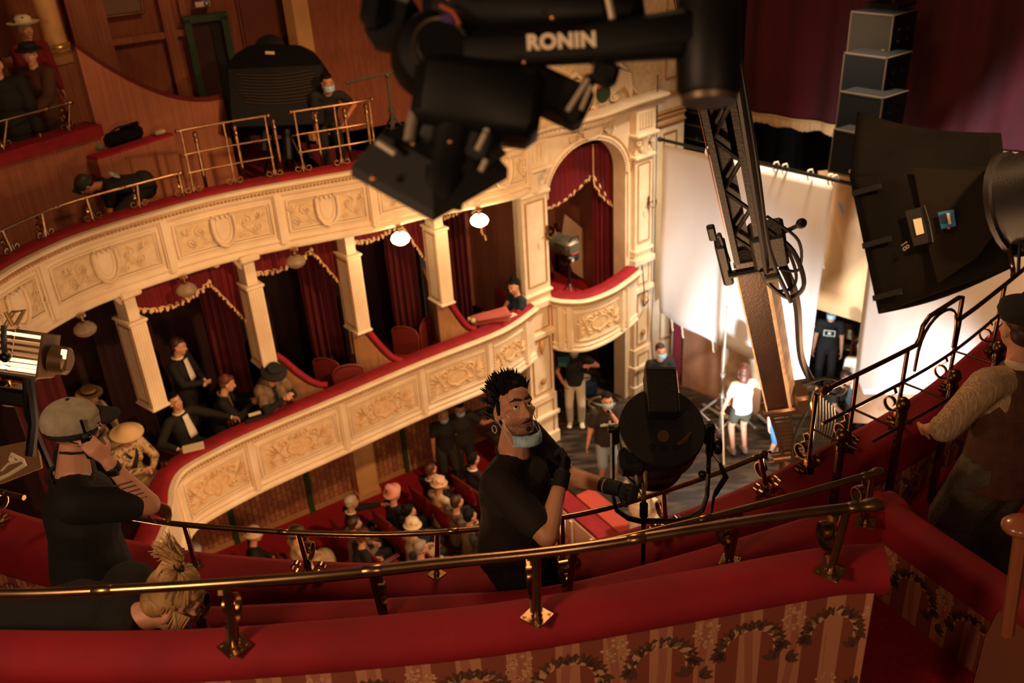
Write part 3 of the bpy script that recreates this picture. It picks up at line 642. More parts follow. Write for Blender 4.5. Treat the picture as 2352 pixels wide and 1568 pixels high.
for k in range(8): mb.prism([pr_(k*.55,-.34,ZF), pr_(k*.55+.06,-.34,ZF), pr_(k*.55+.06,-.34,0), pr_(k*.55,-.34,0)], -nn*.03)
mb.build('cream_panels', PLASTER, root).data.transform(inv)

# ------------------------------------------------------------ house curtain, fringe, black border
def big_drape(name, a, b, z0, z1, m, folds, depth, parent, seg=160, nz=6, wob=.3, sag=0):
    a, b = V(a), V(b); d = b-a; nn = V((-d.y, d.x, 0)).normalized(); mb = MB()
    def fn(u, v):
        ph = u*folds*2*math.pi
        return a + d*u + nn*(depth*(math.sin(ph+wob*math.sin(u*17))+.5*math.sin(ph*.37+2))) + V((0,0,z0-sag*math.sin(u*math.pi)+(z1-z0)*v))
    mb.grid(fn, seg, nz); o = mb.build(name, m, parent, angle=180); return o, fn
ZC = 4.9
ca, cb = Zp(1700,256,ZC), Zp(2440,372,ZC); ca.z = cb.z = 0
root = thing('house_curtain', 'dark red stage curtain raised above the stage, cream fringe along its hem', 'curtain', (0,0,0))
o, fn = big_drape('curtain', ca, cb, ZC, 9.8, mat('dark_crimson_velvet','48040e',.9,col2='34030b',scale=3,stretch=(1,1,.1)), 9, .035, root, 200, 4, 1.2)
mb = MB(); 
FR = mat('cream_fringe','d9b98c',.85,col2='b8935f',scale=160,stretch=(1,1,.02))
N_ = 620
for k in range(N_):
    u = k/N_; q = fn(u, 0); l = .17+.025*math.sin(u*60)+rnd.uniform(-.012,.012)
    mb.box(q+V((0,-.03,-l/2+.03)), (.011,.012,l), RZ(rnd.uniform(0,1.5)))
mb.tube([fn(k/80,0)+V((0,-.03,.02)) for k in range(81)], .02, 6)
mb.build('fringe', FR, root, angle=30)
back = (cb-ca).normalized(); bn = V((-back.y, back.x, 0)); bn = bn if bn.y > 0 else -bn
a, b = ca+bn*.9-back*1.5, cb+bn*.9+back*2
root = thing('black_border', 'black masking cloth hanging behind the speaker stack below the red curtain', 'curtain', (0,0,0))
big_drape('cloth', a, b, 3.6, 9.5, BLACKF, 22, .04, root, 160, 3)
# black wings left of the stage opening (seen under the box and past the wall)
root = thing('black_wing_curtain', 'black wing curtain behind the arched box and speaker column', 'curtain', (0,0,0))
big_drape('cloth', V((1.2,17.0,0)), V((4.2,19.0,0)), 0, 9, BLACKF, 16, .05, root, 120, 3)
root = thing('black_wing_curtain', 'black wing curtain hanging in the doorway under the arched box', 'curtain', (0,0,0))
big_drape('cloth', V((1.78,15.6,0)), V((2.3,16.4,0)), 0, 2.6, BLACKF, 5, .04, root, 40, 3)
mb = MB(); mb.prism([V((-1.0,17.2,0)), V((1.7,16.2,0)), V((1.7,16.2,3)), V((-1.0,17.2,3))], (0,.1,0)); struct(mb.build('wall_backstage', mat('dark_brown_wall','2a150d',.8)))

# ------------------------------------------------------------ white cloths on a pipe
a, b = Zp(1516,320,4.85), Zp(1945,420,4.85)
da = (b-a).normalized()
root = thing('cloth_pipe', 'black pipe carrying the big white cloth, right of the arched box', 'pipe', a)
mb = MB(); mb.tube([V((0,0,0)), (b-a)+da*.15], .028, 10); mb.ell((0,0,0), .045); mb.build('pipe', BLACKG, root)
def cloth(name, lab, tl, tr, br, bl, thick=.004, sag=.06, folds=0, n=26, m_=None, cat='cloth', wr=0):
    mb = MB()
    nn = (tr-tl).cross(bl-tl).normalized()
    def fn(u, v):
        p = (tl*(1-u)+tr*u)*(1-v)+(bl*(1-u)+br*u)*v
        f = math.sin(u*9+v*2)*.02*v + .03*math.sin((u*6-v*3))*v*(1-u) + wr*math.sin(u*22+v*7)*(1-u)*v
        return p + nn*f
    mb.grid(fn, n, n); o = mb.build(name, m_ or WHITEC, None, solid=.004, angle=180); return tag(o, lab, cat), fn
tl, tr = Zp(1524,332,4.78), Zp(1915,418,4.78)
bl = Yp(1512,718,tl.y); br = Yp(1852,892,tr.y)
o, fn = cloth('white_cloth', 'large white diffusion cloth hung from the black pipe beside the box', tl, tr, br, bl, wr=.03)
TIE = mat('cotton_tape','e8d9c0',.8)
for k, (u, v_) in enumerate(((.1,1),(.19,1),(.40,1),(.995,.33),(.985,.62),(.98,.78),(.975,.9))):
    q = fn(u, v_); mb = MB(); mb.tube([V((0,0,0)), V((.015,0,-.07)), V((.02,.01,-.15)), V((.035,0,-.22))], [.014,.014,.014,.017], 6)
    o = mb.build('cloth_tie', TIE); o.location = q; tag(o, ['cotton tie at the lower left corner of the white cloth','second cotton tie along the lower hem of the white cloth','cotton tie at the lower hem beside the light stand','upper cotton tie on the right edge of the white cloth','middle cotton tie on the right edge of the white cloth','cotton tie on the right edge beside the crew member in black','lowest cotton tie on the right edge of the white cloth'][k], 'tie', 'cotton ties of the white cloth')
for k, px in enumerate((1625,1780,1800,1858,1905,1915)):
    q = Zp(px, 346+(px-1625)*.225, 4.85); mb = MB(); mb.tube([(0.0,0,-.1),(-.03,0,-.02),(-.01,0,.05),(.04,0,.06),(.06,0,.0)], .013, 6)
    o = mb.build('cloth_tie', TIE); o.location = q; tag(o, 'cotton tie looped over the black pipe above the white cloth', 'tie', 'cotton ties looped over the pipe')
tl, tr = Dp(2000,560,13.4), Dp(2420,470,9.6); bl = Dp(1958,905,14.2); br = Dp(2420,900,10.4)
cloth('white_cloth', 'second white cloth at right behind the black softbox and the tall brass railing', tl, tr, br, bl)
q = [Dp(1962,868,14.1), Dp(2160,860,12.6), Dp(2120,980,12.8), Dp(1955,970,14.1)]
mb = MB(); mb.prism(q, (0,.02,0)); tag(mb.build('sand_coloured_flat', mat('sand_paint','c9a888',.8,col2='b08c68',scale=2)), 'sand coloured flat leaning behind the lower part of the tall railing', 'flat')

# painted backdrops behind the cloth
PNT = mat('painted_sky_canvas', 'b98a58', .8, col2='d2a878', scale=.9, stretch=(1.5,1.5,.5), detail=6)
root = thing('painted_backdrop', 'tan painted backdrop with a blue streak, seen between the two white cloths', 'backdrop', (0,0,0))
a, b, c_, d_ = Dp(1880,395,15.6), Dp(2010,380,15.2), Dp(1992,745,16.2), Dp(1862,705,16.8)
mb = MB(); mb.prism([a,b,c_,d_], (0,.05,0)); mb.build('canvas', PNT, root)
mb = MB(); pp = [(1925,462),(1940,470),(1975,520),(1990,555),(1990,600),(1968,560),(1955,530),(1935,490)]
mb.prism([Dp(x,y,15.55+(y-400)*.002) for x,y in pp], (0,-.01,0)); mb.build('blue_streak', mat('sky_blue_paint','6d93a8',.8), root)
BRS = mat('brown_canvas','8a5a3c',.85,col2='a87650',scale=1.4,stretch=(1,1,.6),detail=5)
root = thing('brown_backdrop', 'brown painted flat standing under the white cloth, mottled lower half', 'flat', (0,0,0))
a = Dp(1566,880,17.9); b = Dp(1742,965,16.9); 
up_ = V((0,0,1)); a.z = 0; b.z = 0
mb = MB(); mb.prism([a,b,b+up_*2.4,a+up_*2.4], (.03,.05,0)); mb.build('canvas', BRS, root)
root = thing('brown_backdrop', 'small mottled painted flat beside the girl in white', 'flat', (0,0,0))
a = Zp(1655,1000,0)+V((.1,.6,0)); b = a+V((.9,-.6,0)); mb = MB(); mb.prism([a+up_*.9,b+up_*.7,b+up_*1.9,a+up_*2.0], (.02,.03,0)); mb.build('canvas', mat('pale_clouds','c8b090',.8,col2='9a7a58',scale=3), root)
# red hanging curtain edge and flat
q = Zp(1556,915,0); mb = MB(); mb.box(q+V((0,.2,1.25)), (.14,.1,2.5)); tag(mb.build('red_curtain_edge', CURT), 'narrow red curtain hanging at the lower left corner of the white cloth', 'curtain')
# back floor dressings: black box area behind cloth gap
mb = MB(); mb.prism([V((3.5,21.5,0)), V((11,16.5,0)), V((11,16.5,5)), V((3.5,21.5,5))], (.1,.1,0)); struct(mb.build('wall_stage_back', mat('stage_back_wall','1a1614',.9)))

# ------------------------------------------------------------ loudspeaker columns
GRL = mat('speaker_grille','0c0d0e',.8,spec=.15,col2='131416',scale=300,mix=(.45,.55)); TRM = mat('speaker_edge','4a3f30',.5); SPK = mat('speaker_side','0a0908',.7,spec=.2)
fa = (V((.62,-.785,0))).normalized(); fn_ = V((-fa.y, fa.x, 0)); fn_ = fn_ if fn_.y < 0 else -fn_   # front looks into the house
def speaker(p, tilt, w, h, d, lab, grp, badge=True, first=False, side=1):
    t = thing('line_array_speaker', lab, 'speaker', p, group=grp)
    X = fa; Yb = -fn_; Mx = Matrix((X, Yb, V((0,0,1)))).transposed() @ Matrix.Rotation(tilt, 3, 'X'); t.rotation_euler = Mx.to_euler()
    mb = MB(); mb.bbox((0,d/2,0), (w,d,h), b=.02); mb.build('cabinet', SPK, t)
    mb = MB(); mb.box((0,-.004,0), (w-.05,.012,h-.06)); mb.build('grille', GRL if not first else mat('upper_grille','241f18',.5), t)
    mb = MB(); 
    for z in (-h/2+.012,h/2-.012): mb.box((0,-.002,z), (w,.02,.022)); mb.box((w/2-.004,d*.5,z), (.02,d,.018))
    for x in (-w/2+.01,w/2-.01): mb.box((x,-.002,0), (.02,.02,h))
    mb.build('edge_trim', TRM, t)
    mb = MB(); mb.lathe([(.0,.006),(.028,.006),(.028,0)][::-1], (.02 if not first else w*.35,-.012,-h*.36 if not first else -h*.3), V((0,-1,0)), 12); mb.build('badge', mat('badge','9a8a6a',.3,.8), t)
    mb = MB(); 
    for z in (-.08,.08): mb.bbox((w/2+.005,d*.3,z), (.02,.09,.05)); mb.bbox((w/2+.005,d*.65,z), (.02,.07,.04))
    mb.build('side_handle', BLACK, t); return t
D_ = 13.1
for k, (x, y, tl_) in enumerate(((1998,82,.0),(1982,178,.02),(1972,268,.03),(1958,356,.06))):
    speaker(Dp(x, y, D_-.16*k), -tl_, .66, .61, .62, ['uppermost speaker of the tall column, paler front with a round logo','second speaker from the top of the tall column','third speaker from the top of the tall column','lowest speaker of the tall column, just above the pipe'][k], 'hanging speaker column before the curtain', first=(k==0))
t = thing('rigging_frame', 'black rigging frame on top of the hanging speaker column', 'frame', Dp(2020,16,13.2)); t.rotation_euler = (0,0,yaw(fa))
mb = MB(); mb.box((0,.3,0), (.5,.5,.06)); mb.box((-.2,.3,.12), (.05,.6,.1)); mb.box((.2,.3,.12), (.05,.6,.1)); mb.build('frame', BLACKG, t)
mb = MB(); mb.tube([(0,.2,.1),(0,.2,3)], .012, 6); mb.tube([(.1,.3,.1),(.05,.25,3)], .01, 6); mb.build('chain', BLACKG, t)
for k, y in enumerate((196,236,276,306)):
    speaker(Dp(1600, y, 16.6-.1*k), 0, .62, .27, .4, ['uppermost small speaker behind the crane arm','second small speaker behind the crane arm','third small speaker behind the crane arm','lowest small speaker behind the crane arm, tilted'][k], 'small speaker column behind the crane arm')

# ------------------------------------------------------------ stands, cables, chair, kit on the boards
def tripod(name, lab, foot, H_, col=STEEL, spread=.45, bar=None, yaw0=0, r=.014, cat='stand', hub=.55):
    t = thing(name, lab, cat, foot, yaw0)
    mb = MB(); mb.tube([(0,0,.12),(0,0,H_*.55)], r*1.3, 8); mb.tube([(0,0,H_*.5),(0,0,H_)], r, 8)
    for z in (H_*.5, hub, .2): mb.lathe([(r*1.3,-.03),(r*2.2,-.025),(r*2.2,.025),(r*1.3,.03)], (0,0,z), n=10)
    mb.build('pole', col, t)
    for k in range(3):
        a = k*2*math.pi/3+.4; e = V((math.cos(a)*spread, math.sin(a)*spread, .015)); mb = MB()
        mb.tube([V((0,0,hub)), e], r*.9, 6); mb.tube([V((0,0,.2)), e*.5+V((0,0,hub*.5))], r*.6, 6); mb.ell(e, r*1.4, n=8, m=5); mb.build('leg', col, t)
    if bar: mb = MB(); mb.tube([V(bar[0])+V((0,0,H_)), V(bar[1])+V((0,0,H_))], r, 8); mb.ell(V(bar[0])+V((0,0,H_)), r*1.5, n=8, m=5); mb.ell((0,0,H_), r*2.2, n=8, m=5); mb.build('cross_bar', col, t)
    return t
tripod('light_stand', 'tall steel light stand with a rolling base left of the girl in white', Zp(1652,1010,0), 2.6, mat('chromed_tube','c8c0b0',.35,.7), .75, r=.02, hub=.9)
tripod('microphone_stand', 'left microphone stand behind the man in black by the wall', Zp(1515,880,0)+V((-.1,.4,0)), 2.0, BLACKG, .3, ((0,0,0),(.1,-.05,.1)), r=.01)
tripod('microphone_stand', 'right microphone stand behind the man in black by the wall', Zp(1545,880,0)+V((.1,.4,0)), 2.1, BLACKG, .3, ((0,0,0),(-.12,-.05,.1)), r=.01)
# cables
CB = mat('pale_cable','b8a080',.6); CBD = mat('black_cable','0d0c0b',.5)
def cable(lab, pts, r=.012, m=CBD, name='cable', cat='cable', parent=None):
    c3 = [V(p) for p in pts]; P = [c3[0]*2-c3[1]]+c3+[c3[-1]*2-c3[-2]]; out = []
    for i in range(1, len(P)-2):
        a, b, c_, d = P[i-1:i+3]
        for k in range(6): t = k/6; out.append(.5*((2*b)+(c_-a)*t+(2*a-5*b+4*c_-d)*t*t+(3*b-a-3*c_+d)*t**3))
    out.append(P[-2]); mb = MB(); mb.tube(out, r, 6); o = mb.build(name, m, parent)
    if lab: tag(o, lab, cat)
    return o
g = lambda x, y: Zp(x, y, .015)
cable('coil of pale cable on the boards beside the doorway', [g(1330,905),g(1350,918),g(1370,928),g(1395,932),g(1405,922),g(1385,912),g(1362,915),g(1352,928),g(1372,940),g(1400,938),g(1412,926)], .022, CB)
cable('black cable looping from the doorway to the wall', [g(1325,925),g(1345,915),g(1372,908),g(1392,905),g(1420,920)], .014)
cable('thin cable running down the wall beside the arch', [jp(UW+.62,.12,5.9), jp(UW+.62,.12,4.0), jp(UW+.6,.12,2.2), jp(UW+.55,.14,1.2), jp(UW+.5,.2,.3), g(1440,925)], .008)
cable('cable hanging from the wall beside the arch', [jp(UW+.1,.3,2.78), jp(UW+.16,.3,2.3), jp(UW+.2,.25,1.95), jp(UW+.45,.15,1.95)], .012, CBD)
# bag by the doorway
t = thing('kit_bag', 'blue and white kit bag on the boards inside the doorway', 'bag', Zp(1350,905,0)); mb = MB(); mb.bbox((0,0,.17), (.34,.26,.32), b=.06); mb.build('body', mat('bag_blue','1d3a55',.7), t); mb = MB(); mb.ell((-.05,.02,.36), (.12,.09,.07)); mb.build('white_top', mat('offwhite','c8c0b0',.7), t); mb = MB(); mb.tube([(-.12,-.1,.32),(-.05,-.14,.45),(.05,-.14,.45),(.12,-.1,.32)], .012, 6); mb.build('handle', BLACK, t)
# folding wooden chairs backstage
def folding_chair(p, rz, lab):
    t = thing('folding_chair', lab, 'chair', p, rz, 'pale folding chairs behind the cloths'); W_ = mat('pale_canvas','b0a070',.8)
    mb = MB(); mb.bbox((0,0,.45), (.42,.42,.03)); mb.build('seat', W_, t); mb = MB(); mb.bbox((-.2,0,.78), (.03,.44,.2)); mb.build('backrest', W_, t)
    for sy in (-1,1):
        mb = MB(); mb.tube([(-.22,sy*.21,.9),(.2,sy*.21,.02)], .013, 6); mb.build('leg', WOOD, t); mb = MB(); mb.tube([(.2,sy*.19,.44),(-.2,sy*.19,.02)], .013, 6); mb.build('leg', WOOD, t)
folding_chair(Zp(1925,835,0), R(60), 'pale folding chair seen in the gap between the white cloths'); folding_chair(Zp(1955,870,0)+V((.1,.8,0)), R(40), 'farther folding chair in the gap between the white cloths')
# pairs of pipes of a parallel rolling base on the boards
for k, (a, b, lab) in enumerate(((g(1615,935),g(1670,968),'steel floor tube of the rolling stand, left piece'),(g(1645,940),g(1700,990),'steel floor tube of the rolling stand, middle piece'),(g(1742,960),g(1790,1000),'blue taped floor tube right of the girl in white'))):
    mb = MB(); mb.tube([a+V((0,0,.06)),b+V((0,0,.06))], .03, 8); tag(mb.build('floor_tube', mat('chromed_tube','c8c0b0')), lab, 'tube')
# ============================================================ BRASS RAILS
def scroll_mesh(mb, f, r=.05, th=.006, w=.022):       # flat brass band scrolls, f(x, z) -> point
    def band(pts): mb.tube([f(x, z) for x, z in pts], [(th, w)]*len(pts) if False else th*1.6, 6)
    band([(0,.0)]+[(r+.01+r*math.cos(math.pi-a)*s_, r+r*math.sin(math.pi-a)*s_) for a, s_ in [(k*.45, 1-.045*k) for k in range(16)]])
def scroll_bracket(mb, p, dx, dy, H_, big=True, both=True):
    # S-scroll of band brass beside a post: dx along the rail, dy towards the hall; built as a real band with width
    up = V((0,0,1))
    def band(pts, wdir, w=.014, th=.0035):
        pts = [p+dx*x+dy*y+up*z for x, y, z in pts]
        vs = []
        for i, q in enumerate(pts):
            d = (pts[min(i+1,len(pts)-1)]-pts[max(i-1,0)]).normalized(); nn = d.cross(wdir).normalized()
            vs += [q+wdir*w+nn*th, q-wdir*w+nn*th, q-wdir*w-nn*th, q+wdir*w-nn*th]
        fs = [(0,1,2,3)]
        for i in range(len(pts)-1):
            for j in range(4): fs.append((i*4+j, i*4+(j+1)%4, i*4+4+(j+1)%4, i*4+4+j))
        fs.append(tuple(len(vs)-1-k for k in range(4))); mb.add(vs, fs)
    R_ = .045
    for s in ((-1,1) if both else ()):       # foot scrolls along the rail
        c = (s*(.02+R_), R_+.012); P = [(s*.16, .004), (s*.1, .006), (s*.05, .012)]
        P = [(s*.015, .0+.09), (s*.02,.05)] + [(c[0]-s*R_*(1-.05*k)*math.cos(k*.5), c[1]+.0-R_*(1-.05*k)*math.sin(k*.5)) for k in range(1, 13)]
        band([(x, 0, z) for x, z in P], dy)
    if big:                                   # tall scroll towards the hall, up to the rail
        c = (.055, H_*.45); r2 = H_*.22
        P = [(0.0, .02), (.02, .06)] + [(c[0]-r2*(1-.05*k)*math.cos(k*.5+.4), c[1]-r2*(1-.05*k)*math.sin(k*.5+.4)+.0) for k in range(14)]
        w_ = .014 if both else .02
        band([(0, y, z) for y, z in P][::-1], dx, w_); band([(0,.06,H_*.62),(0,.03,H_*.72),(0,.05,H_*.84),(0,.015,H_*.92),(0,0,H_*.9)], dx, w_)
def rail(name, lab, pts, posts, H_, r, m, ends=(1,1), brackets=None, group=None, plate=.045, bend=0, ledge=None, both=True):
    """pts: rail line (3D, smoothed already); posts: list of base points"""
    o0 = pts[0].copy(); root = thing(name, lab, 'railing', o0, group=group)
    mb = MB(); mb.tube([p-o0 for p in pts], r, 14); 
    for k in range(1, 4):
        i = int(len(pts)*k/4); d = (pts[min(i+1,len(pts)-1)]-pts[i-1]).normalized(); mb.lathe([(r,-.03),(r*1.1,-.028),(r*1.1,.028),(r,.03)], pts[i]-o0, d, 14)
    mb.build('handrail', m, root, angle=60)
    for e, i, j in ((ends[0],0,1),(ends[1],-1,-2)):
        if e:
            d = (pts[i]-pts[j]).normalized(); mb = MB(); mb.lathe([(r,-.06),(r*1.18,-.055),(r*1.18,-.03),(r*1.0,-.02),(r*1.25,-.005),(r*1.5,.015),(r*1.5,.03),(r*1.1,.05),(.0,.058)], pts[i]-o0, d, 16)
            mb.build('end_knob', m, root, angle=60)
    for k, b in enumerate(posts):
        i = min(range(len(pts)), key=lambda q: (V((pts[q].x,pts[q].y,0))-V((b.x,b.y,0))).length); top = pts[i]
        d = (pts[min(i+1,len(pts)-1)]-pts[max(i-1,0)]).normalized(); d.z = 0; d.normalize(); nn = V((-d.y,d.x,0))
        mb = MB(); mb.tube([b-o0, top-o0], r*.95, 12); mb.lathe([(r*1.05,0),(r*1.3,.004),(r*1.05,.012)], b-o0, n=12); mb.build('post', m, root, angle=50)
        if plate: mb = MB(); mb.bbox(b-o0+V((0,0,.003)), (plate*2,plate*2,.006), RZ(yaw(d)+R(45)), .002); [mb.ell(b-o0+V((0,0,.007))+RZ(yaw(d)+R(45))@V((x*plate*.7,y*plate*.7,0)), (.006,.006,.003), n=6, m=4) for x in (-1,1) for y in (-1,1)]; mb.build('foot_plate', m, root, angle=40)
        if brackets is None or k in brackets:
            mb = MB(); scroll_bracket(mb, b-o0, d, nn, (top-b).length, both=both); mb.build('scroll_bracket', m, root, angle=50)
    return root
def along(curve, s0, s1, out, z, step=.08):
    n = max(2, int(abs(s1-s0)/step)+1); return [curve.at(s0+(s1-s0)*k/(n-1), out, z) for k in range(n)]
sb = lambda px, py, z=Z2: B2.near(Zp(px, py, z))
# far gallery: low rail at the left, tall guard rail in the middle
a, b = sb(-40,650), sb(428,452)
posts = [B2.at(sb(x, y), -.16, Z2+.03) for x, y in ((20,590),(120,555),(222,510),(318,475),(412,452))]
rail('gallery_rail', 'low brass rail on the far balcony ledge, left part, with scroll feet', along(B2, sb(-60,665), sb(428,452), -.16, Z2+.30), posts, .27, .016, BRASS, (0,1), plate=.03)
def tall_rail(s0, s1, ns, lab, group, zlow=.03, H_=.78, m=BRASS, r=.013, ends=(1,1), bars=(.28,.5), offs=-.15):
    pts = along(B2, s0, s1, offs, Z2+H_); o0 = pts[0].copy(); root = thing('tall_guard_rail', lab, 'railing', o0, group=group)
    mb = MB(); mb.tube([p-o0 for p in pts], r*1.1, 10); mb.build('top_rail', m, root, angle=60)
    for e, i, j in ((0,0,1),(1,-1,-2)):
        if ends[e]: mb = MB(); mb.ell(pts[i]-o0, r*1.9, n=12, m=8); mb.build('end_knob', m, root)
    for z in bars: mb = MB(); mb.tube([p-o0 for p in along(B2, s0+.02*(1 if s1>s0 else -1), s1-.02*(1 if s1>s0 else -1), offs, Z2+z)], r*.8, 8); mb.build('middle_rail', m, root, angle=60)
    for k in range(ns):
        s = s0+(s1-s0)*(.04+.92*k/(ns-1)); mb = MB(); mb.tube([B2.at(s, offs, Z2+zlow)-o0, B2.at(s, offs, Z2+H_)-o0], r, 10); mb.build('post', m, root, angle=60)
        d = B2.dir(s); nn = V((-d.y,d.x,0)); mb = MB(); scroll_bracket(mb, B2.at(s, offs, Z2+zlow)-o0, d, nn, .25, big=False); mb.build('scroll_bracket', m, root, angle=50)
    return root
tall_rail(sb(440,445), sb(648,410), 3, 'brass guard rail with three bars on the far balcony, left piece below the softbox', 'tall guard rails on the far balcony')
tall_rail(sb(690,402), sb(878,372), 3, 'brass guard rail with three bars on the far balcony, right piece below the softbox', 'tall guard rails on the far balcony')
for k, (x, y) in enumerate(((470,455),(560,440),(650,425),(738,402),(812,395),(868,392))):
    p = B2.at(sb(x, y-30), -.5, 5.30); t = thing('aisle_post', ['first','second','third','fourth','fifth','sixth'][k]+' slim brass post from the left, standing behind the far guard rail', 'post', p, group='knobbed posts behind the far guard rail')
    mb = MB(); mb.tube([(0,0,0),(0,0,1.1)], .022, 10); mb.build('shaft', BRASS, t); mb = MB(); mb.lathe([(.02,1.08),(.03,1.1),(.018,1.13),(.03,1.16),(.026,1.2),(0,1.22)], n=12); mb.build('knob', BRASS, t)
# ------------------------------------------------------------ far gallery, second tier at the left
WPL = mat('striped_rose_wallpaper', 'a06244', .85, col2='905438', scale=4, stretch=(9,9,.2), bump=.05)
T0, T1 = V((-6.6,9.0,0)), V((-4.88,11.42,0)); td = (T1-T0).normalized(); tn = V((td.y,-td.x,0))
root = thing('tier_parapet', 'papered second-tier parapet with red velvet top at the upper left, women behind it', 'parapet', T1+V((0,0,5.3))); inv = Matrix.Translation(-root.location)
mb = MB(); mb.prism([T0+V((0,0,5.3)), T1+V((0,0,5.3)), T1+V((0,0,6.52)), T0+V((0,0,6.52))], -tn*.14); mb.build('papered_front', WPL, root).data.transform(inv)
mb = MB(); mb.prism([T0+tn*.05+V((0,0,6.46)), T1+tn*.05+td*.04+V((0,0,6.46)), T1+tn*.05+td*.04+V((0,0,6.6)), T0+tn*.05+V((0,0,6.6))], -tn*.34); mb.build('velvet_ledge', VELVET, root).data.transform(inv)
pts = [T0.lerp(T1, k/6)-tn*.1+V((0,0,6.9)) for k in range(7)]; pts[-1] -= td*.2
rail('gallery_rail', 'low brass rail on the papered second-tier parapet at the upper left', pts, [T0.lerp(T1,.9)-tn*.1+V((0,0,6.6)), T0.lerp(T1,.62)-tn*.1+V((0,0,6.6)), T0.lerp(T1,.3)-tn*.1+V((0,0,6.6))], .28, .016, BRASS, (0,1), plate=.03)
mb = MB(); mb.prism([T0-tn*.14+V((0,0,5.77)), T1-tn*.14+V((0,0,5.77)), T1-tn*3+V((0,0,5.77)), T0-tn*3+V((0,0,5.77))], (0,0,.06)); mb.prism([T0-tn*.75+V((0,0,5.84)), T1-tn*.75+V((0,0,5.84)), T1-tn*3+V((0,0,5.84)), T0-tn*3+V((0,0,5.84))], (0,0,.21)); struct(mb.build('floor', CARPET))
# pedestal with its column
pa = T1-tn*1.25+td*.72; root = thing('column_pedestal', 'papered pedestal carrying the round cream column at the upper left', 'pedestal', pa-td*.4+V((0,0,5.3))); inv = Matrix.Translation(-root.location)
pw = .95
zt = 7.13
mb = MB(); mb.prism([pa+V((0,0,5.3)), pa-td*pw+V((0,0,5.3)), pa-td*pw-tn*.7+V((0,0,5.3)), pa-tn*.7+V((0,0,5.3))], (0,0,zt-5.3)); mb.build('block', WPL, root, angle=30).data.transform(inv)
mb = MB(); mb.prism([pa+tn*.03+td*.03+V((0,0,zt)), pa-td*pw+tn*.03+V((0,0,zt)), pa-td*pw-tn*.7+V((0,0,zt)), pa-tn*.7+td*.03+V((0,0,zt))], (0,0,.1)); mb.build('top_slab', mat('sand_stone','a87848',.6), root).data.transform(inv)
q = on_plane(128, 105, pa-tn*.35, tn); cc_ = V((q.x, q.y, zt+.1))
OCH = MATS['ochre_plaster']
t = thing('round_column', 'round cream column on the pedestal at the upper left with a gilt base ring', 'column', cc_)
mb = MB(); mb.lathe([(.15,.12),(.145,.3),(.14,2.4),(.14,3.2)], n=24); mb.build('shaft', OCH, t)
mb = MB(); mb.lathe([(.2,0),(.215,.02),(.2,.045),(.17,.06),(.19,.075),(.18,.1),(.15,.12)], n=24); mb.build('base_ring', mat('pale_gilt','e0b878',.25,.7), t)
# stair balustrade with velvet rope top
b0 = on_plane(183, 128, T1, tn); b1 = on_plane(422, 236, T1-tn*.0, tn)
b0 = T1+td*.02; L_ = 1.95
def bal(u): return b0+td*(u*L_)-tn*.12
zz = lambda u: 7.5-1.05*(1-(1-u)**1.9)
root = thing('stair_balustrade', 'papered stair wall sweeping down to the right under a dark red velvet roll', 'balustrade', b0+V((0,0,5.3))); inv = Matrix.Translation(-root.location)
mb = MB(); mb.prism([bal(0)+V((0,0,5.3))]+[bal(1)+V((0,0,5.3))]+[bal(1-k/14)+V((0,0,zz(1-k/14))) for k in range(15)], tn*.1); mb.build('papered_wall', WPL, root, angle=30).data.transform(inv)
mb = MB(); mb.tube([bal(k/16)+tn*.05+V((0,0,zz(k/16)+.02)) for k in range(17)], .045, 10); mb.build('velvet_roll', mat('dark_velvet_roll','5a0a10',.8,sheen=.2), root).data.transform(inv)
# low platform with red top before it
root = thing('low_platform', 'low papered platform with red carpet top at the foot of the stair wall', 'platform', V((0,0,0)))
pq = [B2.at(sb(236,420), -.95, 0), B2.at(sb(418,352+60), -.95, 0)]
P0 = on_plane(240, 428, B2.at(sb(240,500),-1.1,0), tn); P1 = on_plane(412, 366, B2.at(sb(240,500),-1.1,0), tn); P0.z = P1.z = 0
mb = MB(); mb.prism([P0, P1, P1-tn*.55, P0-tn*.55], (0,0,.95)); mb.v = [(x,y,z+5.3) for x,y,z in mb.v]; mb.build('body', WPL, root, angle=30)
mb = MB(); mb.prism([P0, P1, P1-tn*.55, P0-tn*.55], (0,0,.03)); mb.v = [(x,y,z+6.25) for x,y,z in mb.v]; mb.build('red_top', CARPET, root, angle=30)
pm = P0.lerp(P1,.5)-tn*.3+V((0,0,6.28)); t = thing('camera_bag', 'black equipment bag lying on the low platform in the far gallery', 'bag', pm, yaw(td))
mb = MB(); mb.bbox((0,0,.09), (.55,.3,.17), b=.05); mb.bbox((.12,.02,.19), (.3,.22,.06), b=.03); mb.build('body', BLACKF, t); mb = MB(); mb.tube([(-.2,-.08,.16),(-.1,-.16,.24),(.1,-.16,.22),(.2,-.1,.14)], .012, 6); mb.build('strap', BLACK, t)
mb = MB(); mb.bbox((-.36,-.03,.05), (.12,.16,.08), b=.02); mb.build('side_pocket', mat('grey_canvas','6b655a',.8), t)
t = thing('folded_cloth', 'small folded pale cloth at the end of the low platform', 'cloth', P1-tn*.12-td*.12+V((0,0,6.28))); mb = MB(); mb.bbox((0,0,.03), (.16,.1,.05), RZ(yaw(td)), .02); mb.build('cloth', mat('pale_clouds','c8b090'), t)
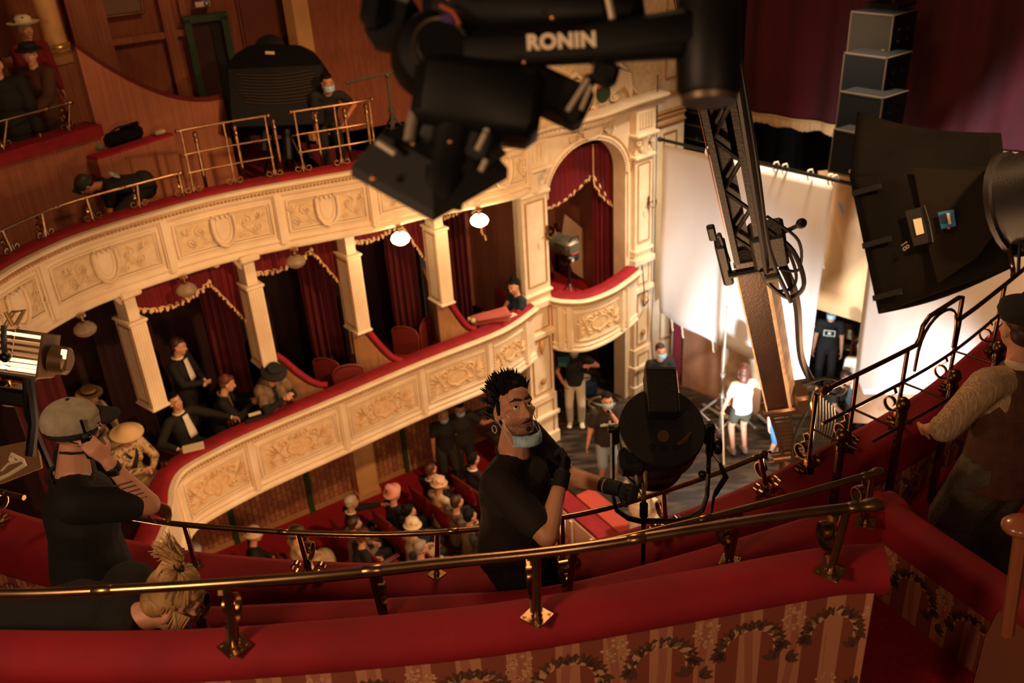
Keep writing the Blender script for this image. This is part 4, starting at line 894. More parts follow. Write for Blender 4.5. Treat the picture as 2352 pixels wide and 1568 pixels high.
# back wall details, along the far gallery back wall
def wall_pt(px, py, off=-4.15):
    best = None
    for k in range(400):
        s = B2.near((-5.1,7.4))*k/400; q = B2.at(s, off, 0); u = (q-O); r = ray(px, py)
        e = abs(r.x*q.y-r.y*q.x)/math.hypot(r.x, r.y)
        if best is None or e < best[0]: t_ = math.hypot(q.x, q.y)/math.hypot(r.x, r.y); best = (e, s, HC+r.z*t_)
    return best[1], best[2]
def wall_strip(px, py0, w, m, name, z0=5.3, z1=10.3, d=.12, kind=True, off=-4.15):
    s, z = wall_pt(px, py0, off); mb = MB(); p = B2.at(s, off, 0); r_ = RZ(yaw(B2.dir(s))); mb.box(p+V((0,0,(z0+z1)/2)), (w, d, z1-z0), r_); o = mb.build(name, m); return struct(o) if kind else o
wall_strip(685, 60, .32, OCH, 'trim_21', d=.2); wall_strip(615, 60, .75, mat('dark_pink_cloth','6e3826',.85), 'trim_22', d=.06)  # second strip has a darker cloth colour than the wall behind
wall_strip(205, 60, .5, WPL, 'trim_23', d=.25); wall_strip(398, 100, .16, WPL, 'trim_24', d=.2)
s, z = wall_pt(300, 160); p = B2.at(s, -4.1, 0); dd = B2.dir(s); 
mb = MB(); r_ = RZ(yaw(dd))
for x in (-.92,.92): mb.box(p+dd*x+V((0,0,8.3)), (.09,.06,2.4), r_)
mb.box(p+V((0,0,7.1)), (1.93,.08,.09), r_); struct(mb.build('trim_25', WPL))
s, z = wall_pt(282, 25); p = B2.at(s, -4.08, z+.35)
t = thing('picture_frame', 'dim gilt framed picture on the gallery back wall, cut by the top edge', 'picture', p, yaw(B2.dir(s)))
mb = MB(); mb.box((0,0,0), (.5,.03,.75)); mb.build('picture', mat('dim_mirror','6a4630',.3), t)
mb = MB(); [mb.bbox((x,.0,0), (.04,.06,.8), b=.01) for x in (-.27,.27)]; [mb.bbox((0,.0,z_), (.58,.06,.04), b=.01) for z_ in (-.39,.39)]; mb.build('frame', BRASSDK, t)
# green door frame
s, zt_ = wall_pt(470, 38); s2, zb_ = wall_pt(520, 312); p = B2.at((s+s2)/2*0+s, -4.05, 0); dd = B2.dir(s)
t = thing('door_1', None, None, V((p.x,p.y,5.33)), yaw(dd)); t['kind'] = 'structure'
hD = zt_-5.33
mb = MB(); [mb.box((x,0,hD/2), (.1,.14,hD)) for x in (-.27,.27)]; mb.box((0,0,hD), (.64,.14,.1)); mb.build('door_frame', GREEN, t)
mb = MB(); mb.box((0,-.06,hD/2), (.46,.04,hD)); mb.build('door_leaf', mat('door_brown','3d170c',.6), t); mb = MB(); mb.box((-.12,-.02,hD/2), (.13,.04,hD)); mb.build('door_gap', BLACK, t)
q = p+V((0,0,zt_+.25)); t = thing('ceiling_sign', 'small red box with metal bracket above the green door frame', 'sign', q, yaw(dd)); mb = MB(); mb.box((0,0,.2), (.16,.12,.4)); mb.build('box', mat('sign_red','8a1a12',.5), t); mb = MB(); mb.box((0,.02,-.05), (.22,.1,.08)); mb.ell((-.05,.08,-.05), .04); mb.build('bracket', STEEL, t)
# armchair backs at the far left and a red stool
def round_chair(p, rz, lab, grp='round-backed dark chairs in the far gallery', c_='3a0f0c'):
    t = thing('armchair', lab, 'chair', p, rz, grp); U_ = mat('chair_cloth'+c_, c_, .85)
    mb = MB(); n = 14; P = [V((-.24, .24*math.cos(math.pi*k/n), .62+.3*math.sin(math.pi*k/n))) for k in range(n+1)]; mb.prism([V((-.24,.24,.42))]+P+[V((-.24,-.24,.42))], (.06,0,0)); mb.build('backrest', U_, t, angle=40)
    mb = MB(); mb.bbox((0,0,.43), (.5,.5,.1), b=.04); mb.build('seat', U_, t)
    for x in (-.2,.2):
        for y in (-.2,.2): mb = MB(); mb.tube([(x,y,0),(x,y,.4)], .02, 8); mb.build('leg', WOOD, t)
    return t
round_chair(B2.at(sb(60,600), -.75, 5.3), R(-60), 'round-backed dark chair at the far left of the upper balcony, nearer the bending man'); round_chair(B2.at(sb(-20,640), -.7, 5.3), R(-60), 'round-backed dark chair cut by the left edge of the picture')

# ============================================================ NEAR GALLERY
NS0, NS1 = B2.near((-3.6,5.0)), B2.L
root = thing('gallery_parapet', 'near red velvet parapet carrying the brass rail, behind the man with the chin mask', 'balcony', B2.at((NS0+NS1)/2,-.1,5.36)); inv = Matrix.Translation(-root.location)
DKV = mat('near_red_velvet', '7a0714', .8, col2='900d1c', scale=3.5, bump=.12, bscale=420, sheen=.45)
mb = MB(); B2.sweep(mb, [(-.29,5.62),(-.29,5.80),(-.26,5.85),(-.2,5.87),(-.06,5.87),(0,5.84),(.01,5.78),(.01,5.0),(-.03,5.0),(-.03,5.62)], NS0, NS1); mb.build('velvet_ledge', DKV, root, angle=60).data.transform(inv)
# figured wallpaper: stripes with blossoming trees, painted as thin colour inlays on one wall mesh
PA, PB, PLF, PFL = mat('paper_dark_stripe','8a4430',.8), mat('paper_light_stripe','bc7c5a',.8), mat('paper_leaf','5e3a2a',.8), mat('paper_blossom','d09a70',.85,bump=.5,bscale=200)
def paper(mb, P, L, H_, u0=0, seed=1):
    """P(u, v, w): u along, v down from the top, w out of the wall. Materials 0 dark stripe, 1 light stripe, 2 leaf, 3 blossom"""
    r_ = random.Random(seed); SW = .078
    n = int(L/SW)+1
    for i in range(n):
        a, b = i*SW, min(L, (i+1)*SW); 
        if b <= a: continue
        mb.add([P(a,0,0), P(b,0,0), P(b,H_,0), P(a,H_,0)], [(0,1,2,3)], (i+u0) % 2)
        if (i+u0) % 2: # trunk down the light stripe
            for k in range(6):
                v0, v1 = H_*k/6, H_*(k+1)/6; o0_, o1_ = .012*math.sin(v0*9+i), .012*math.sin(v1*9+i); c_ = (a+b)/2
                if c_+.03 < L: mb.add([P(c_+o0_-.016,v0,.0006), P(c_+o0_+.012,v0,.0006), P(c_+o1_+.012,v1,.0006), P(c_+o1_-.016,v1,.0006)], [(0,1,2,3)], 4)
    def leaf(u, v, l, w_, a, mi=2):
        c_, s_ = math.cos(a), math.sin(a); pts = [(0,0),(.3,.42),(.62,.45),(1,0),(.62,-.45),(.3,-.42)]
        q = [(u+l*x*c_-w_*y*s_, v+l*x*s_+w_*y*c_) for x, y in pts]
        if all(0 < x < L and 0 < y < H_ for x, y in q): mb.add([P(x,y,.0012) for x, y in q], [tuple(range(6))], mi)
    per = 4*SW; rows = .34
    for i in range(-1, int(L/per)+2):
        for j in range(-1, int(H_/rows)+2):
            u, v = i*per+(j%2)*per/2+.04, j*rows+.10
            for k in range(9):                 # crown: leaf fans over a rounded tree
                a = math.pi*(1.0+(k)/8); cx, cy = u+.085*math.cos(a), v+.07+.075*math.sin(a)
                for t in (-.5,0,.5): leaf(cx, cy, .055, .024, a+t)
                leaf(cx, cy, .05, .03, a+math.pi*.0+.9, 3)
            for t in (-.6,-.2,.3,.8): leaf(u-.1, v+.07, .05, .024, math.pi*.6+t); leaf(u+.11, v+.07, .05, .024, math.pi*.4-t)
            bu, bv = u+per/2, v-.03
            for k in range(26): rr = .036*math.sqrt(r_.random()); aa = r_.uniform(0,6.28); leaf(bu+rr*math.cos(aa), bv+1.25*rr*math.sin(aa), .02, .016, aa, 3)
            for t in (-2.6,-2.0,-1.4): leaf(u+per/2-.06, v+.15, .06, .026, t)
            for t in (-1.0,-.3,.3): leaf(u+per/2-.02, v+.16, .055, .026, t)
PAPERS = [PA, PB, PLF, PFL, mat('paper_trunk','a8644a',.8)]
mb = MB(); paper(mb, lambda u, v, w: B2.at(NS0+u, -.295-w, 5.62-v), NS1-NS0-.1, .34, 0); o = mb.build('wallpaper', PAPERS, root, angle=180); o.data.transform(inv)
mb = MB(); B2.sweep(mb, [(-.29,5.28),(-.29,5.625),(-.03,5.625),(-.03,5.28)], NS0, NS1); mb.build('wall_core', mat('paper_backing','6e3a26',.9), root, angle=40).data.transform(inv)
# rail one
sr0, sr1 = B2.near(Zp(-60,1095,6.13)), B2.near(Zp(1775,1068,6.13))
def rp(a, b, out, z, wob=None): return along(B2, a, b, out, z)
R1o = -.14
posts1 = [B2.at(B2.near(Zp(x,y,5.87)), R1o, 5.87) for x, y in ((440,1303),(715,1318),(1000,1300),(1292,1272),(1510,1195),(1760,1135))]
s_a = B2.near(Zp(283,1198,6.15)); s_b = B2.near(Zp(1782,1066,6.15))
rail('gallery_rail', 'brass rail with scroll brackets passing behind the man holding the spotlight', along(B2, s_a, s_b, R1o, 6.16), posts1, .28, .0155, BRASS, (0,1), brackets=(1,3,4,5), plate=.04)
s_c = B2.near(Zp(50,1155,6.15)); 
rail('gallery_rail', 'short brass rail end with curled brackets at the left edge, behind the walkie-talkie man', along(B2, NS0, s_c, R1o-.02, 6.16), [B2.at(B2.near(Zp(8,1190,5.87)), R1o, 5.87)], .28, .0155, BRASS, (0,0), plate=.04)
# tall guard rail on the stage side, with a hooped gap and knobbed posts behind it
sA, sB_ = B2.near(Zp(1858,1050,5.87)), B2.L-.1
pts = along(B2, sA, sB_, -.14, Z2+.56); o0 = pts[0].copy()
root = thing('tall_guard_rail', 'tall brass guard rail with an arched hoop, rising at the right', 'railing', o0); 
hoop_s = B2.near(Zp(2108,800,Z2+.56)); hoop_e = B2.near(Zp(2212,742,Z2+.56))
up1 = [p for p in pts]
mb = MB(); mb.tube([B2.at(s_, -.14, Z2+.56)-o0 for s_ in [sA+(hoop_s-sA)*k/12 for k in range(13)]], .015, 10); 
hw = hoop_e-hoop_s; hp = [(hoop_s,.56),(hoop_s+.06*hw,.60),(hoop_s+.08*hw,.68),(hoop_s+.2*hw,.73),(hoop_s+.85*hw,.745),(hoop_e-.05*hw,.73),(hoop_e-.02,.56)]
mb.tube([B2.at(s_, -.14, Z2+z)-o0 for s_, z in hp], .015, 10); mb.tube([B2.at(hoop_e-.02+(sB_-hoop_e)*k/12, -.14, Z2+.56)-o0 for k in range(13)], .015, 10); mb.build('top_rail', BRASSDK, root, angle=60)
mb = MB(); mb.tube([B2.at(hoop_s+hw*.5-hw*.44*math.cos(math.pi*k/14), -.14, Z2+.36+.35*math.sin(math.pi*k/14)**.6)-o0 for k in range(15)], .011, 8); mb.build('hoop', BRASSDK, root, angle=60)
mb = MB(); mb.lathe([(.015,-.04),(.02,-.035),(.02,-.02),(.016,-.01),(.026,.0),(.03,.02),(.02,.045),(0,.05)], (0,0,0), (pts[0]-pts[1]).normalized(), 14); mb.build('end_knob', BRASSDK, root)
for z in (.3,.5)[:1]+(.12,)[:0]+(.42,)[:0]: pass
for z in (.32,): mb = MB(); mb.tube([p-o0-V((0,0,.56-z)) for p in pts], .011, 8); mb.build('middle_rail', BRASSDK, root, angle=60)
mb = MB(); mb.tube([p-o0-V((0,0,.56-.30)) for p in along(B2, sA+.1, sB_, -.42, Z2+.56)], .010, 8); mb.build('middle_rail', BRASSDK, root, angle=60)
for px, py in ((1885,1110),(1972,1045),(2075,975),(2172,890),(2260,800),(2345,715)):
    s_ = B2.near(Zp(px, py, 5.87)); mb = MB(); mb.tube([B2.at(s_,-.14,5.87)-o0, B2.at(s_,-.14,Z2+.56)-o0], .014, 10); mb.build('post', BRASSDK, root, angle=60)
    d = B2.dir(s_); nn = V((-d.y,d.x,0)); mb = MB(); scroll_bracket(mb, B2.at(s_,-.14,5.87)-o0, d, nn, .3, both=True); mb.build('scroll_bracket', BRASSDK, root, angle=50)
    mb = MB(); mb.tube([B2.at(s_,-.14,Z2+.32)-o0, B2.at(s_+.05,-.42,Z2+.30)-o0], .008, 8); mb.build('cross_bar', BRASSDK, root, angle=60)
    mb = MB(); mb.bbox(B2.at(s_,-.14,5.872)-o0, (.08,.08,.006), RZ(yaw(d)+R(45))); mb.build('foot_plate', BRASSDK, root)
for k, (px, py, ztop) in enumerate(((1915,985,0),(2037,912,0),(2147,848,0),(2243,790,0))):
    q = B2.near(Zp(px, py, Z2+.44)); p = B2.at(q, -.42, 5.36)
    t = thing('knobbed_post', 'brass ball-topped post behind the red parapet, '+['first','second','third','fourth'][k]+' from the crane arm', 'post', p, group='ball-topped posts behind the tall guard rail')
    mb = MB(); mb.tube([(0,0,0),(0,0,.86)], .026, 8); mb.lathe([(.027,.86),(.033,.87),(.033,.9),(.02,.91)], n=14); mb.build('shaft', BRASSDK, t, angle=30); mb = MB(); mb.lathe([(.014,.905),(.02,.915),(.034,.93),(.041,.955),(.034,.985),(.018,1.0),(0,1.003)], n=18); mb.build('knob', BRASSDK, t)
# floor of the first row and its steps
mb = MB(); B2.sweep(mb, [(-.28,5.28),(-.28,5.36),(-1.15,5.36),(-1.15,5.28)], NS0-.3, NS1); struct(mb.build('floor', CARPET, angle=30))
# ---- second row parapet (ledge two)
Z3 = 6.51
l2 = [Zp(x, y, Z3) for x, y in ((-150,1370),(150,1392),(520,1385),(1000,1360),(1300,1333),(1660,1240),(2037,1122))]
L2 = Curve([(p.x, p.y) for p in l2])
def tier(curve, Z, name, lab, hp_=.6, w=.30, cat='parapet', u0=0):
    root = thing(name, lab, cat, curve.at(curve.L/2,-.1,Z-.7)); inv = Matrix.Translation(-root.location)
    mb = MB(); curve.sweep(mb, [(-w,Z-.15),(-w,Z-.03),(-w+.02,Z+.005),(-w+.05,Z+.015),(-.05,Z+.015),(-.015,Z),(0,Z-.04),(0,Z-.15),(-.03,Z-.16),(-w+.03,Z-.16)], 0, curve.L, step=.06); mb.build('velvet_ledge', DKV, root, angle=70).data.transform(inv)
    mb = MB(); curve.sweep(mb, [(-w+.028,Z-.9),(-w+.028,Z-.14),(-.02,Z-.14),(-.02,Z-.9)], 0, curve.L-.015, step=.06); mb.build('wall_core', MATS['paper_backing'], root, angle=40).data.transform(inv)
    mb = MB(); paper(mb, lambda u, v, w_: curve.at(u, -w+.024-w_, Z-.155-v), curve.L-.02, hp_, u0); o = mb.build('wallpaper', PAPERS, root, angle=180); o.data.transform(inv)
    return root
tier(L2, Z3, 'tier_parapet', 'second-row red velvet parapet just behind the foreground parapet', .5, .17)
# the return wall running towards the camera at the right
cA = L2.at(L2.L-.02, 0, 0); cB = Zp(2500,1440,Z3+.0); RT = Curve([(L2.at(L2.L-.02,0,0).x, L2.at(L2.L-.02,0,0).y), ((cA.x*.7+cB.x*.3), (cA.y*.7+cB.y*.3)), (cB.x, cB.y)], False)
tier(RT, Z3+.001, 'tier_parapet', 'red-topped papered side wall running from the brass knob towards the right edge', .42, .15, u0=1)
R2 = [Zp(x, y, Z3+.29) for x, y in ((250,1338),(620,1338),(1000,1300),(1300,1262),(1560,1205),(1800,1145),(2005,1088))]
R2c = Curve([(p.x, p.y) for p in R2]); r2 = [R2c.at(R2c.L*k/40, 0, Z3+.29) for k in range(41)]
p2 = []
for x, y in ((505,1405),(897,1388),(1290,1345),(1662,1278),(1975,1175)):
    q = R2c.near(Zp(x, y, Z3+.02)); p2.append(R2c.at(q, 0, Z3+.015))
rail('gallery_rail', 'brass rail of the second row, ending in a ball knob by the stage-side corner', r2, p2, .28, .0155, BRASS, (0,1), plate=.042, both=False, brackets=(0,1,2,3,4))
mb = MB(); L2.sweep(mb, [(-.16,5.95),(-.16,6.02),(-1.1,6.02),(-1.1,5.95)], 0, L2.L); struct(mb.build('floor', CARPET, angle=30))
mb = MB(); mb.prism([V((1.0,2.2,6.3)), V((4.2,3.2,6.3)), V((4.2,.2,6.3)), V((1.0,.2,6.3))], (0,0,.05)) if False else mb.prism([V((1.2,1.6,5.355)), V((2.4,3.9,5.355)), V((6.0,7.2,5.355)), V((7,2,5.355)), V((3,-.5,5.355))], (0,0,-.1)); struct(mb.build('floor', mat('dark_red_carpet','5a0a10',.95,sheen=.2), angle=30))
# ---- foreground parapet (ledge three)
Z4 = 7.19
l3 = [Zp(x, y, Z4) for x, y in ((-250,1425),(0,1430),(300,1432),(560,1422),(1000,1385),(1250,1352),(1600,1292),(1900,1240),(2020,1236))]
L3 = Curve([(p.x, p.y) for p in l3])
root = thing('tier_parapet', 'foreground parapet: thick red velvet roll over figured striped wallpaper', 'parapet', L3.at(L3.L/2,-.1,6.4)); inv = Matrix.Translation(-root.location)
w = .16; Z = Z4
mb = MB(); prof = [(-w,Z-.10),(-w-.008,Z-.07),(-w,Z-.035),(-w+.025,Z-.004),(-w+.06,Z+.012),(-.06,Z+.012),(-.02,Z-.003),(0,Z-.04),(.005,Z-.1),(-.03,Z-.13),(-w+.02,Z-.125)]
L3.sweep(mb, prof, 0, L3.L, step=.06); 
cen = L3.at(L3.L, -w/2, Z-.07)
mb.build('velvet_roll', DKV, root, angle=80, subsurf=1).data.transform(inv)
mb = MB(); L3.sweep(mb, [(-w+.018,Z-1.4),(-w+.018,Z-.11),(-.02,Z-.11),(-.02,Z-1.4)], 0, L3.L-.04, step=.06); mb.build('wall_core', MATS['paper_backing'], root, angle=40).data.transform(inv)
mb = MB(); paper(mb, lambda u, v, w_: L3.at(u, -w+.014-w_, Z-.11-v), L3.L-.045, 1.15, 1); mb.build('wallpaper', PAPERS, root, angle=180).data.transform(inv)
R3 = [Zp(x, y, Z4+.27) for x, y in ((-300,1352),(0,1363),(300,1352),(700,1325),(1000,1293),(1300,1262),(1600,1215),(1850,1178),(1990,1162))]
R3c = Curve([(p.x, p.y) for p in R3]); r3 = [R3c.at(R3c.L*k/50, 0, Z4+.27) for k in range(51)]
p3 = [R3c.at(R3c.near(Zp(x, y, Z4+.02)), 0, Z4+.012) for x, y in ((574,1468),(1265,1402),(1899,1295))]
rail('gallery_rail', 'foreground brass handrail with square foot plates and a ball knob at its right end', r3, p3, .27, .0155, BRASS, (0,1), plate=.04, both=False)
# wall at the right edge of the foreground
q = [Zp(2352,1370,6.5), Zp(2290,1568,6.5)]
SW_ = Curve([(Zp(2405,1330,6.4).x, Zp(2405,1330,6.4).y), (Zp(2320,1500,6.4).x, Zp(2320,1500,6.4).y), (Zp(2290,1640,6.4).x, Zp(2290,1640,6.4).y)], False)
root = thing('papered_wall_end', 'papered wall end at the lower right edge of the picture', 'wall', SW_.at(0,0,5.7)); inv = Matrix.Translation(-root.location)
mb = MB(); paper(mb, lambda u, v, w_: SW_.at(u, -.1-w_, 6.45-v), SW_.L, .75, 1); mb.build('wallpaper', PAPERS, root, angle=180).data.transform(inv)
mb = MB(); SW_.sweep(mb, [(-.098,5.6),(-.098,6.45),(.3,6.45),(.3,5.6)]); mb.build('wall_core', MATS['paper_backing'], root).data.transform(inv)
t = thing('wooden_armrest', 'polished wooden chair arm with a round end at the lower right edge', 'armrest', Dp(2350,1208,3.3)); mb = MB(); mb.ell((0,0,0), (.075,.06,.035), n=20, m=12); mb.bbox((.1,.02,-.01), (.2,.06,.03)); mb.build('arm', mat('polished_wood','9a5a3a',.3,coat=.5), t); mb = MB(); mb.tube([(.0,0,-.03),(.03,-.02,-.5)], .025, 8); mb.build('support', MATS['polished_wood'], t)
# ============================================================ PEOPLE
SKIN = mat('skin', 'd29a78', .5, col2='c68a68', scale=14, spec=.35)
SKIN2 = mat('skin_warm', 'bf7e5c', .5, col2='ad6c4c', scale=16, spec=.4)
HAIRS = {'dark': mat('dark_hair','120c09',.75,spec=.2), 'brown': mat('brown_hair','3a2112',.5), 'grey': mat('grey_hair','8a7a68',.6), 'blond': mat('blond_hair','a0784a',.5,col2='c49c66',scale=30,stretch=(1,1,.15)), 'auburn': mat('auburn_hair','5a2e18',.5), 'white': mat('white_hair','b8a890',.6)}
EYEW = mat('eye_white','e8dfd4',.25); EYED = mat('eye_dark','120a06',.2); LIP = mat('lips','9c5a48',.5); MASK = mat('mask_blue','b4d4dc',.75,col2='86aebc',scale=60,stretch=(1,1,.1)); 
def ik(a, b, l1, l2, hint):
    d = b-a; D = min(d.length, (l1+l2)*.999); d = d.normalized(); x = (l1*l1-l2*l2+D*D)/(2*D); h = math.sqrt(max(0, l1*l1-x*x))
    n = hint - d*hint.dot(d); n = n.normalized() if n.length > 1e-4 else V((0,0,-1)); return a+d*x+n*h, a+d*D
def cloth_m(c, **k): return c if not isinstance(c, str) else mat('cloth_'+c, c, k.get('rough', .85), bump=.25, bscale=70, sheen=.1)
def lerp(a, b, t): return a+(b-a)*t
def hand(mb, wr, el, sy, gr, palm=None, e=0):
    """palm, four bent fingers of different length, thumb from the side of the palm; palm = the way the palm looks"""
    fd = (wr-el).normalized(); inn = V(palm) if palm else V((.35,-sy,-.15)); pn = (inn - fd*inn.dot(fd)).normalized(); ac = fd.cross(pn).normalized()*sy
    hb = wr; mb.capsule(hb, (.022+e,.016+e), hb+fd*.075, (.037+e,.014+e), 10, ref=pn); cu = .35+gr*1.25
    for off, ln in ((.028,.07),(.0095,.078),(-.0095,.073),(-.028,.058)):
        b0_ = hb+fd*.085+ac*off; p1_ = b0_+(fd*math.cos(cu*.6)+pn*math.sin(cu*.6))*ln*.45; p2_ = p1_+(fd*math.cos(cu*1.5)+pn*math.sin(cu*1.5))*ln*.33; p3_ = p2_+(fd*math.cos(cu*2.2)+pn*math.sin(cu*2.2))*ln*.26
        mb.capsule(b0_-fd*.02, .009+e, p1_, .0085+e, 8); mb.capsule(p1_, .0085+e, p2_, .008+e, 8); mb.capsule(p2_, .008+e, p3_, .007+e, 8)
    t0_ = hb+fd*.03+ac*.028; t1_ = t0_+(fd*.6+ac*.7+pn*.3).normalized()*.035; t2_ = t1_+(fd*.8+ac*.15+pn*(.3+gr*.5)).normalized()*.032; mb.capsule(t0_, .012+e, t1_, .010+e, 8); mb.capsule(t1_, .010+e, t2_, .008+e, 8)
def person(label, loc, facing, pelvis=(0,0,.93), lean=0, side=0, twist=0, head=(0,0,0), hands=None, elbows=None, feet=None, knees=None, s=1.0, girth=1.0,
           skin=None, top=None, sleeve=1.0, collar=None, legs=None, leglen=1.0, shoes='1a1512', hair='dark', hairstyle='short', hat=None, mask=None,
           skirt=None, face=1, vox=.011, fem=False, extras=None, group=None, dress_front=None, grip=(0,0), name='person', shirt_over=0, neckext=0, glove=(), palm=None, fine=False, gaze=(0,0), legw=1):
    """pelvis, hands, feet in the person's own frame (x ahead, y left, z up, origin on the floor); head = (turn, nod, tilt) in degrees"""
    byhead = loc if isinstance(loc, tuple) and loc[0] == 'H' else None
    root = thing(name, label, 'person', (0,0,0) if byhead else loc, R(facing), group=group); root.scale = (s, s, s)
    skin = skin or SKIN; P = V(pelvis)
    Ms = Matrix.Rotation(R(twist), 3, 'Z') @ Matrix.Rotation(R(lean), 3, 'Y') @ Matrix.Rotation(R(side), 3, 'X')
    W = .185 if not fem else .165; Ch = P + Ms @ V((.01,0,.30)); N = P + Ms @ V((0,0,.50)); Wst = P + Ms @ V((0,0,.16))
    sh = [N + Ms @ V((0, W, -.055)), N + Ms @ V((0, -W, -.055))]
    Mh = Matrix.Rotation(R(twist), 3, 'Z') @ Matrix.Rotation(R(lean*.35), 3, 'Y') @ Matrix.Rotation(R(head[0]), 3, 'Z') @ Matrix.Rotation(R(head[1]), 3, 'Y') @ Matrix.Rotation(R(head[2]), 3, 'X')
    Hc = N + Ms @ V((.015,0,.06+neckext)) + Mh @ V((.02,0,.115))
    hh = lambda x, y, z: Hc + Mh @ V((x, y, z))
    if byhead:                                    # stand or sit so that the head is where it is seen
        q = Zp(byhead[1], byhead[2], byhead[3]+s*Hc.z); o_ = RZ(R(facing)) @ V((Hc.x*s, Hc.y*s, 0)); root.location = (q.x-o_.x, q.y-o_.y, byhead[3])
    hands = [V(h) if h is not None else None for h in (hands or (None, None))]
    for i in (0, 1):
        if hands[i] is None: hands[i] = sh[i] + V((.06, (1,-1)[i]*.06, -.56))
    elbows = elbows or ((-.3,.5,-.4),(-.3,-.5,-.4)); el = []; wr = []
    for i in (0, 1): e, w_ = ik(sh[i], hands[i], .285, .26, V(elbows[i])); el.append(e); wr.append(w_)
    feet = [V(f) for f in (feet or ((.02,.10,.09),(.0,-.10,.09)))]; knees = knees or ((1,.1,0),(1,-.1,0))
    hp = [P + V((0,.09,-.02)), P + V((0,-.09,-.02))]; kn = []; an = []
    for i in (0, 1): k_, a_ = ik(hp[i], feet[i], .44, .42, V(knees[i])); kn.append(k_); an.append(a_)
    g = girth
    mb = MB()
    # head
    mb.ell(hh(-.012,0,.03), (.098,.077,.088), Mh); mb.ell(hh(.022,0,-.03), (.074,.066,.085), Mh); mb.ell(hh(.06,0,-.088), (.034,.034,.026), Mh); mb.ell(hh(.02,0,-.07), (.055,.058,.04), Mh)
    mb.capsule(hh(.088,0,.012), .009, hh(.112,0,-.03), .0135, 8); 
    for sy in (-1, 1): mb.ell(hh(.097,sy*.012,-.035), .0095, Mh, 8, 6); mb.ell(hh(-.002,sy*.077,-.012), (.019,.009,.031), Mh, 8, 6); mb.ell(hh(.078,sy*.033,.030), (.014,.027,.008), Mh, 8, 6); mb.ell(hh(.066,sy*.04,-.025), (.02,.02,.016), Mh, 8, 6)
    mb.ell(hh(.084,0,-.065), (.014,.026,.013), Mh, 8, 6)
    if fine:                                      # a face seen close: bridge, wings, lids, cheekbones, lips
        mb.capsule(hh(.080,0,.032), .011, hh(.094,0,.012), .0095, 8); mb.ell(hh(.112,0,-.032), (.0125,.0135,.0115), Mh, 10, 8); mb.ell(hh(.062,0,.058), (.026,.052,.034), Mh, 14, 10)
        for sy in (-1,1):
            mb.capsule(hh(.089,sy*.020,.0215), .0055, hh(.079,sy*.046,.019), .0045, 8); mb.capsule(hh(.0875,sy*.021,-.004), .004, hh(.078,sy*.045,-.001), .0035, 8)
            mb.ell(hh(.062,sy*.052,-.012), (.022,.018,.014), Mh, 10, 8); mb.ell(hh(-.006,sy*.083,-.008), (.014,.007,.03), Mh, 10, 8)
            mb.capsule(hh(.03,sy*.058,-.07), .013, hh(.062,sy*.03,-.094), .015, 8)
        mb.ell(hh(.083,0,-.047), (.015,.022,.012), Mh, 10, 8); mb.ell(hh(.078,0,-.09), (.018,.02,.014), Mh, 10, 8)
    # neck, trunk
    mb.capsule(N-Ms@V((0,0,.06)), (.06*g,.062*g), hh(-.015,0,-.07), (.052,.052), 12)
    mb.capsule(P, (.125*g,.155*g), Wst, (.105*g,.14*g), 14, ref=V((0,1,0))); mb.capsule(Wst, (.10*g,.135*g), Ch, (.115*g,.16*g), 14, ref=V((0,1,0))); mb.capsule(Ch, (.105*g,.155*g), N-Ms@V((0,0,.07)), (.07,.12), 14, ref=V((0,1,0)))
    for i in (0, 1):
        sy = (1, -1)[i]
        mb.capsule(N-Ms@V((0,0,.05)), .055, sh[i], .055*g, 10); mb.capsule(sh[i], .054*g, el[i], .040*g, 12); mb.capsule(el[i], .041*g, wr[i], .026, 12)
        if i not in glove: hand(mb, wr[i], el[i], sy, grip[i] if isinstance(grip, (tuple, list)) else grip, palm[i] if palm else None)
        else:
            q = MB(); hand(q, wr[i], el[i], sy, grip[i] if isinstance(grip, (tuple, list)) else grip, palm[i] if palm else None, .0035); fd = (wr[i]-el[i]).normalized(); q.tube([wr[i]-fd*.055, wr[i]-fd*.01, wr[i]+fd*.02], [.037,.035,.034], 14); q.build('glove', mat('black_glove','0c0b0b',.75,bump=.4,bscale=90), root, remesh=.0045, smooth_it=1)
            hand(mb, wr[i], el[i], sy, grip[i] if isinstance(grip, (tuple, list)) else grip, palm[i] if palm else None, -.002)

        mb.capsule(hp[i], .083*g, kn[i], .056*g, 12); mb.capsule(kn[i], .055*g, an[i], .035, 12)
        kd = V((1,.12*sy,0)).normalized(); mb.capsule(an[i]+V((-.03,0,-.045)), (.032,.03), an[i]+kd*.14+V((0,0,-.06)), (.036,.02), 8)
    body = mb.build('body', skin, root, remesh=vox, smooth_it=2)
    # face details
    if face:
        for sy in (-1, 1):
            q = MB(); q.ell(hh(.083,sy*.032,.008), (.010,.0145,.0088), Mh, 10, 7); eye = q.build('eye', EYEW, root); q = MB(); q.ell(hh(.0905-.3*abs(gaze[0]),sy*.032+gaze[0],.009+gaze[1]), (.0042,.0065,.0068), Mh, 8, 6); q.build('iris', EYED, eye)
            if hairstyle == 'spiky': continue
            q = MB(); q.capsule(hh(.093,sy*.016,.031), .0042, hh(.084,sy*.05,.032), .003, 6); q.build('eyebrow', HAIRS[hair], root)
        q = MB(); q.capsule(hh(.096,.018,-.066), (.004,.006), hh(.096,-.018,-.066), (.004,.006), 8); q.build('mouth', LIP, root)
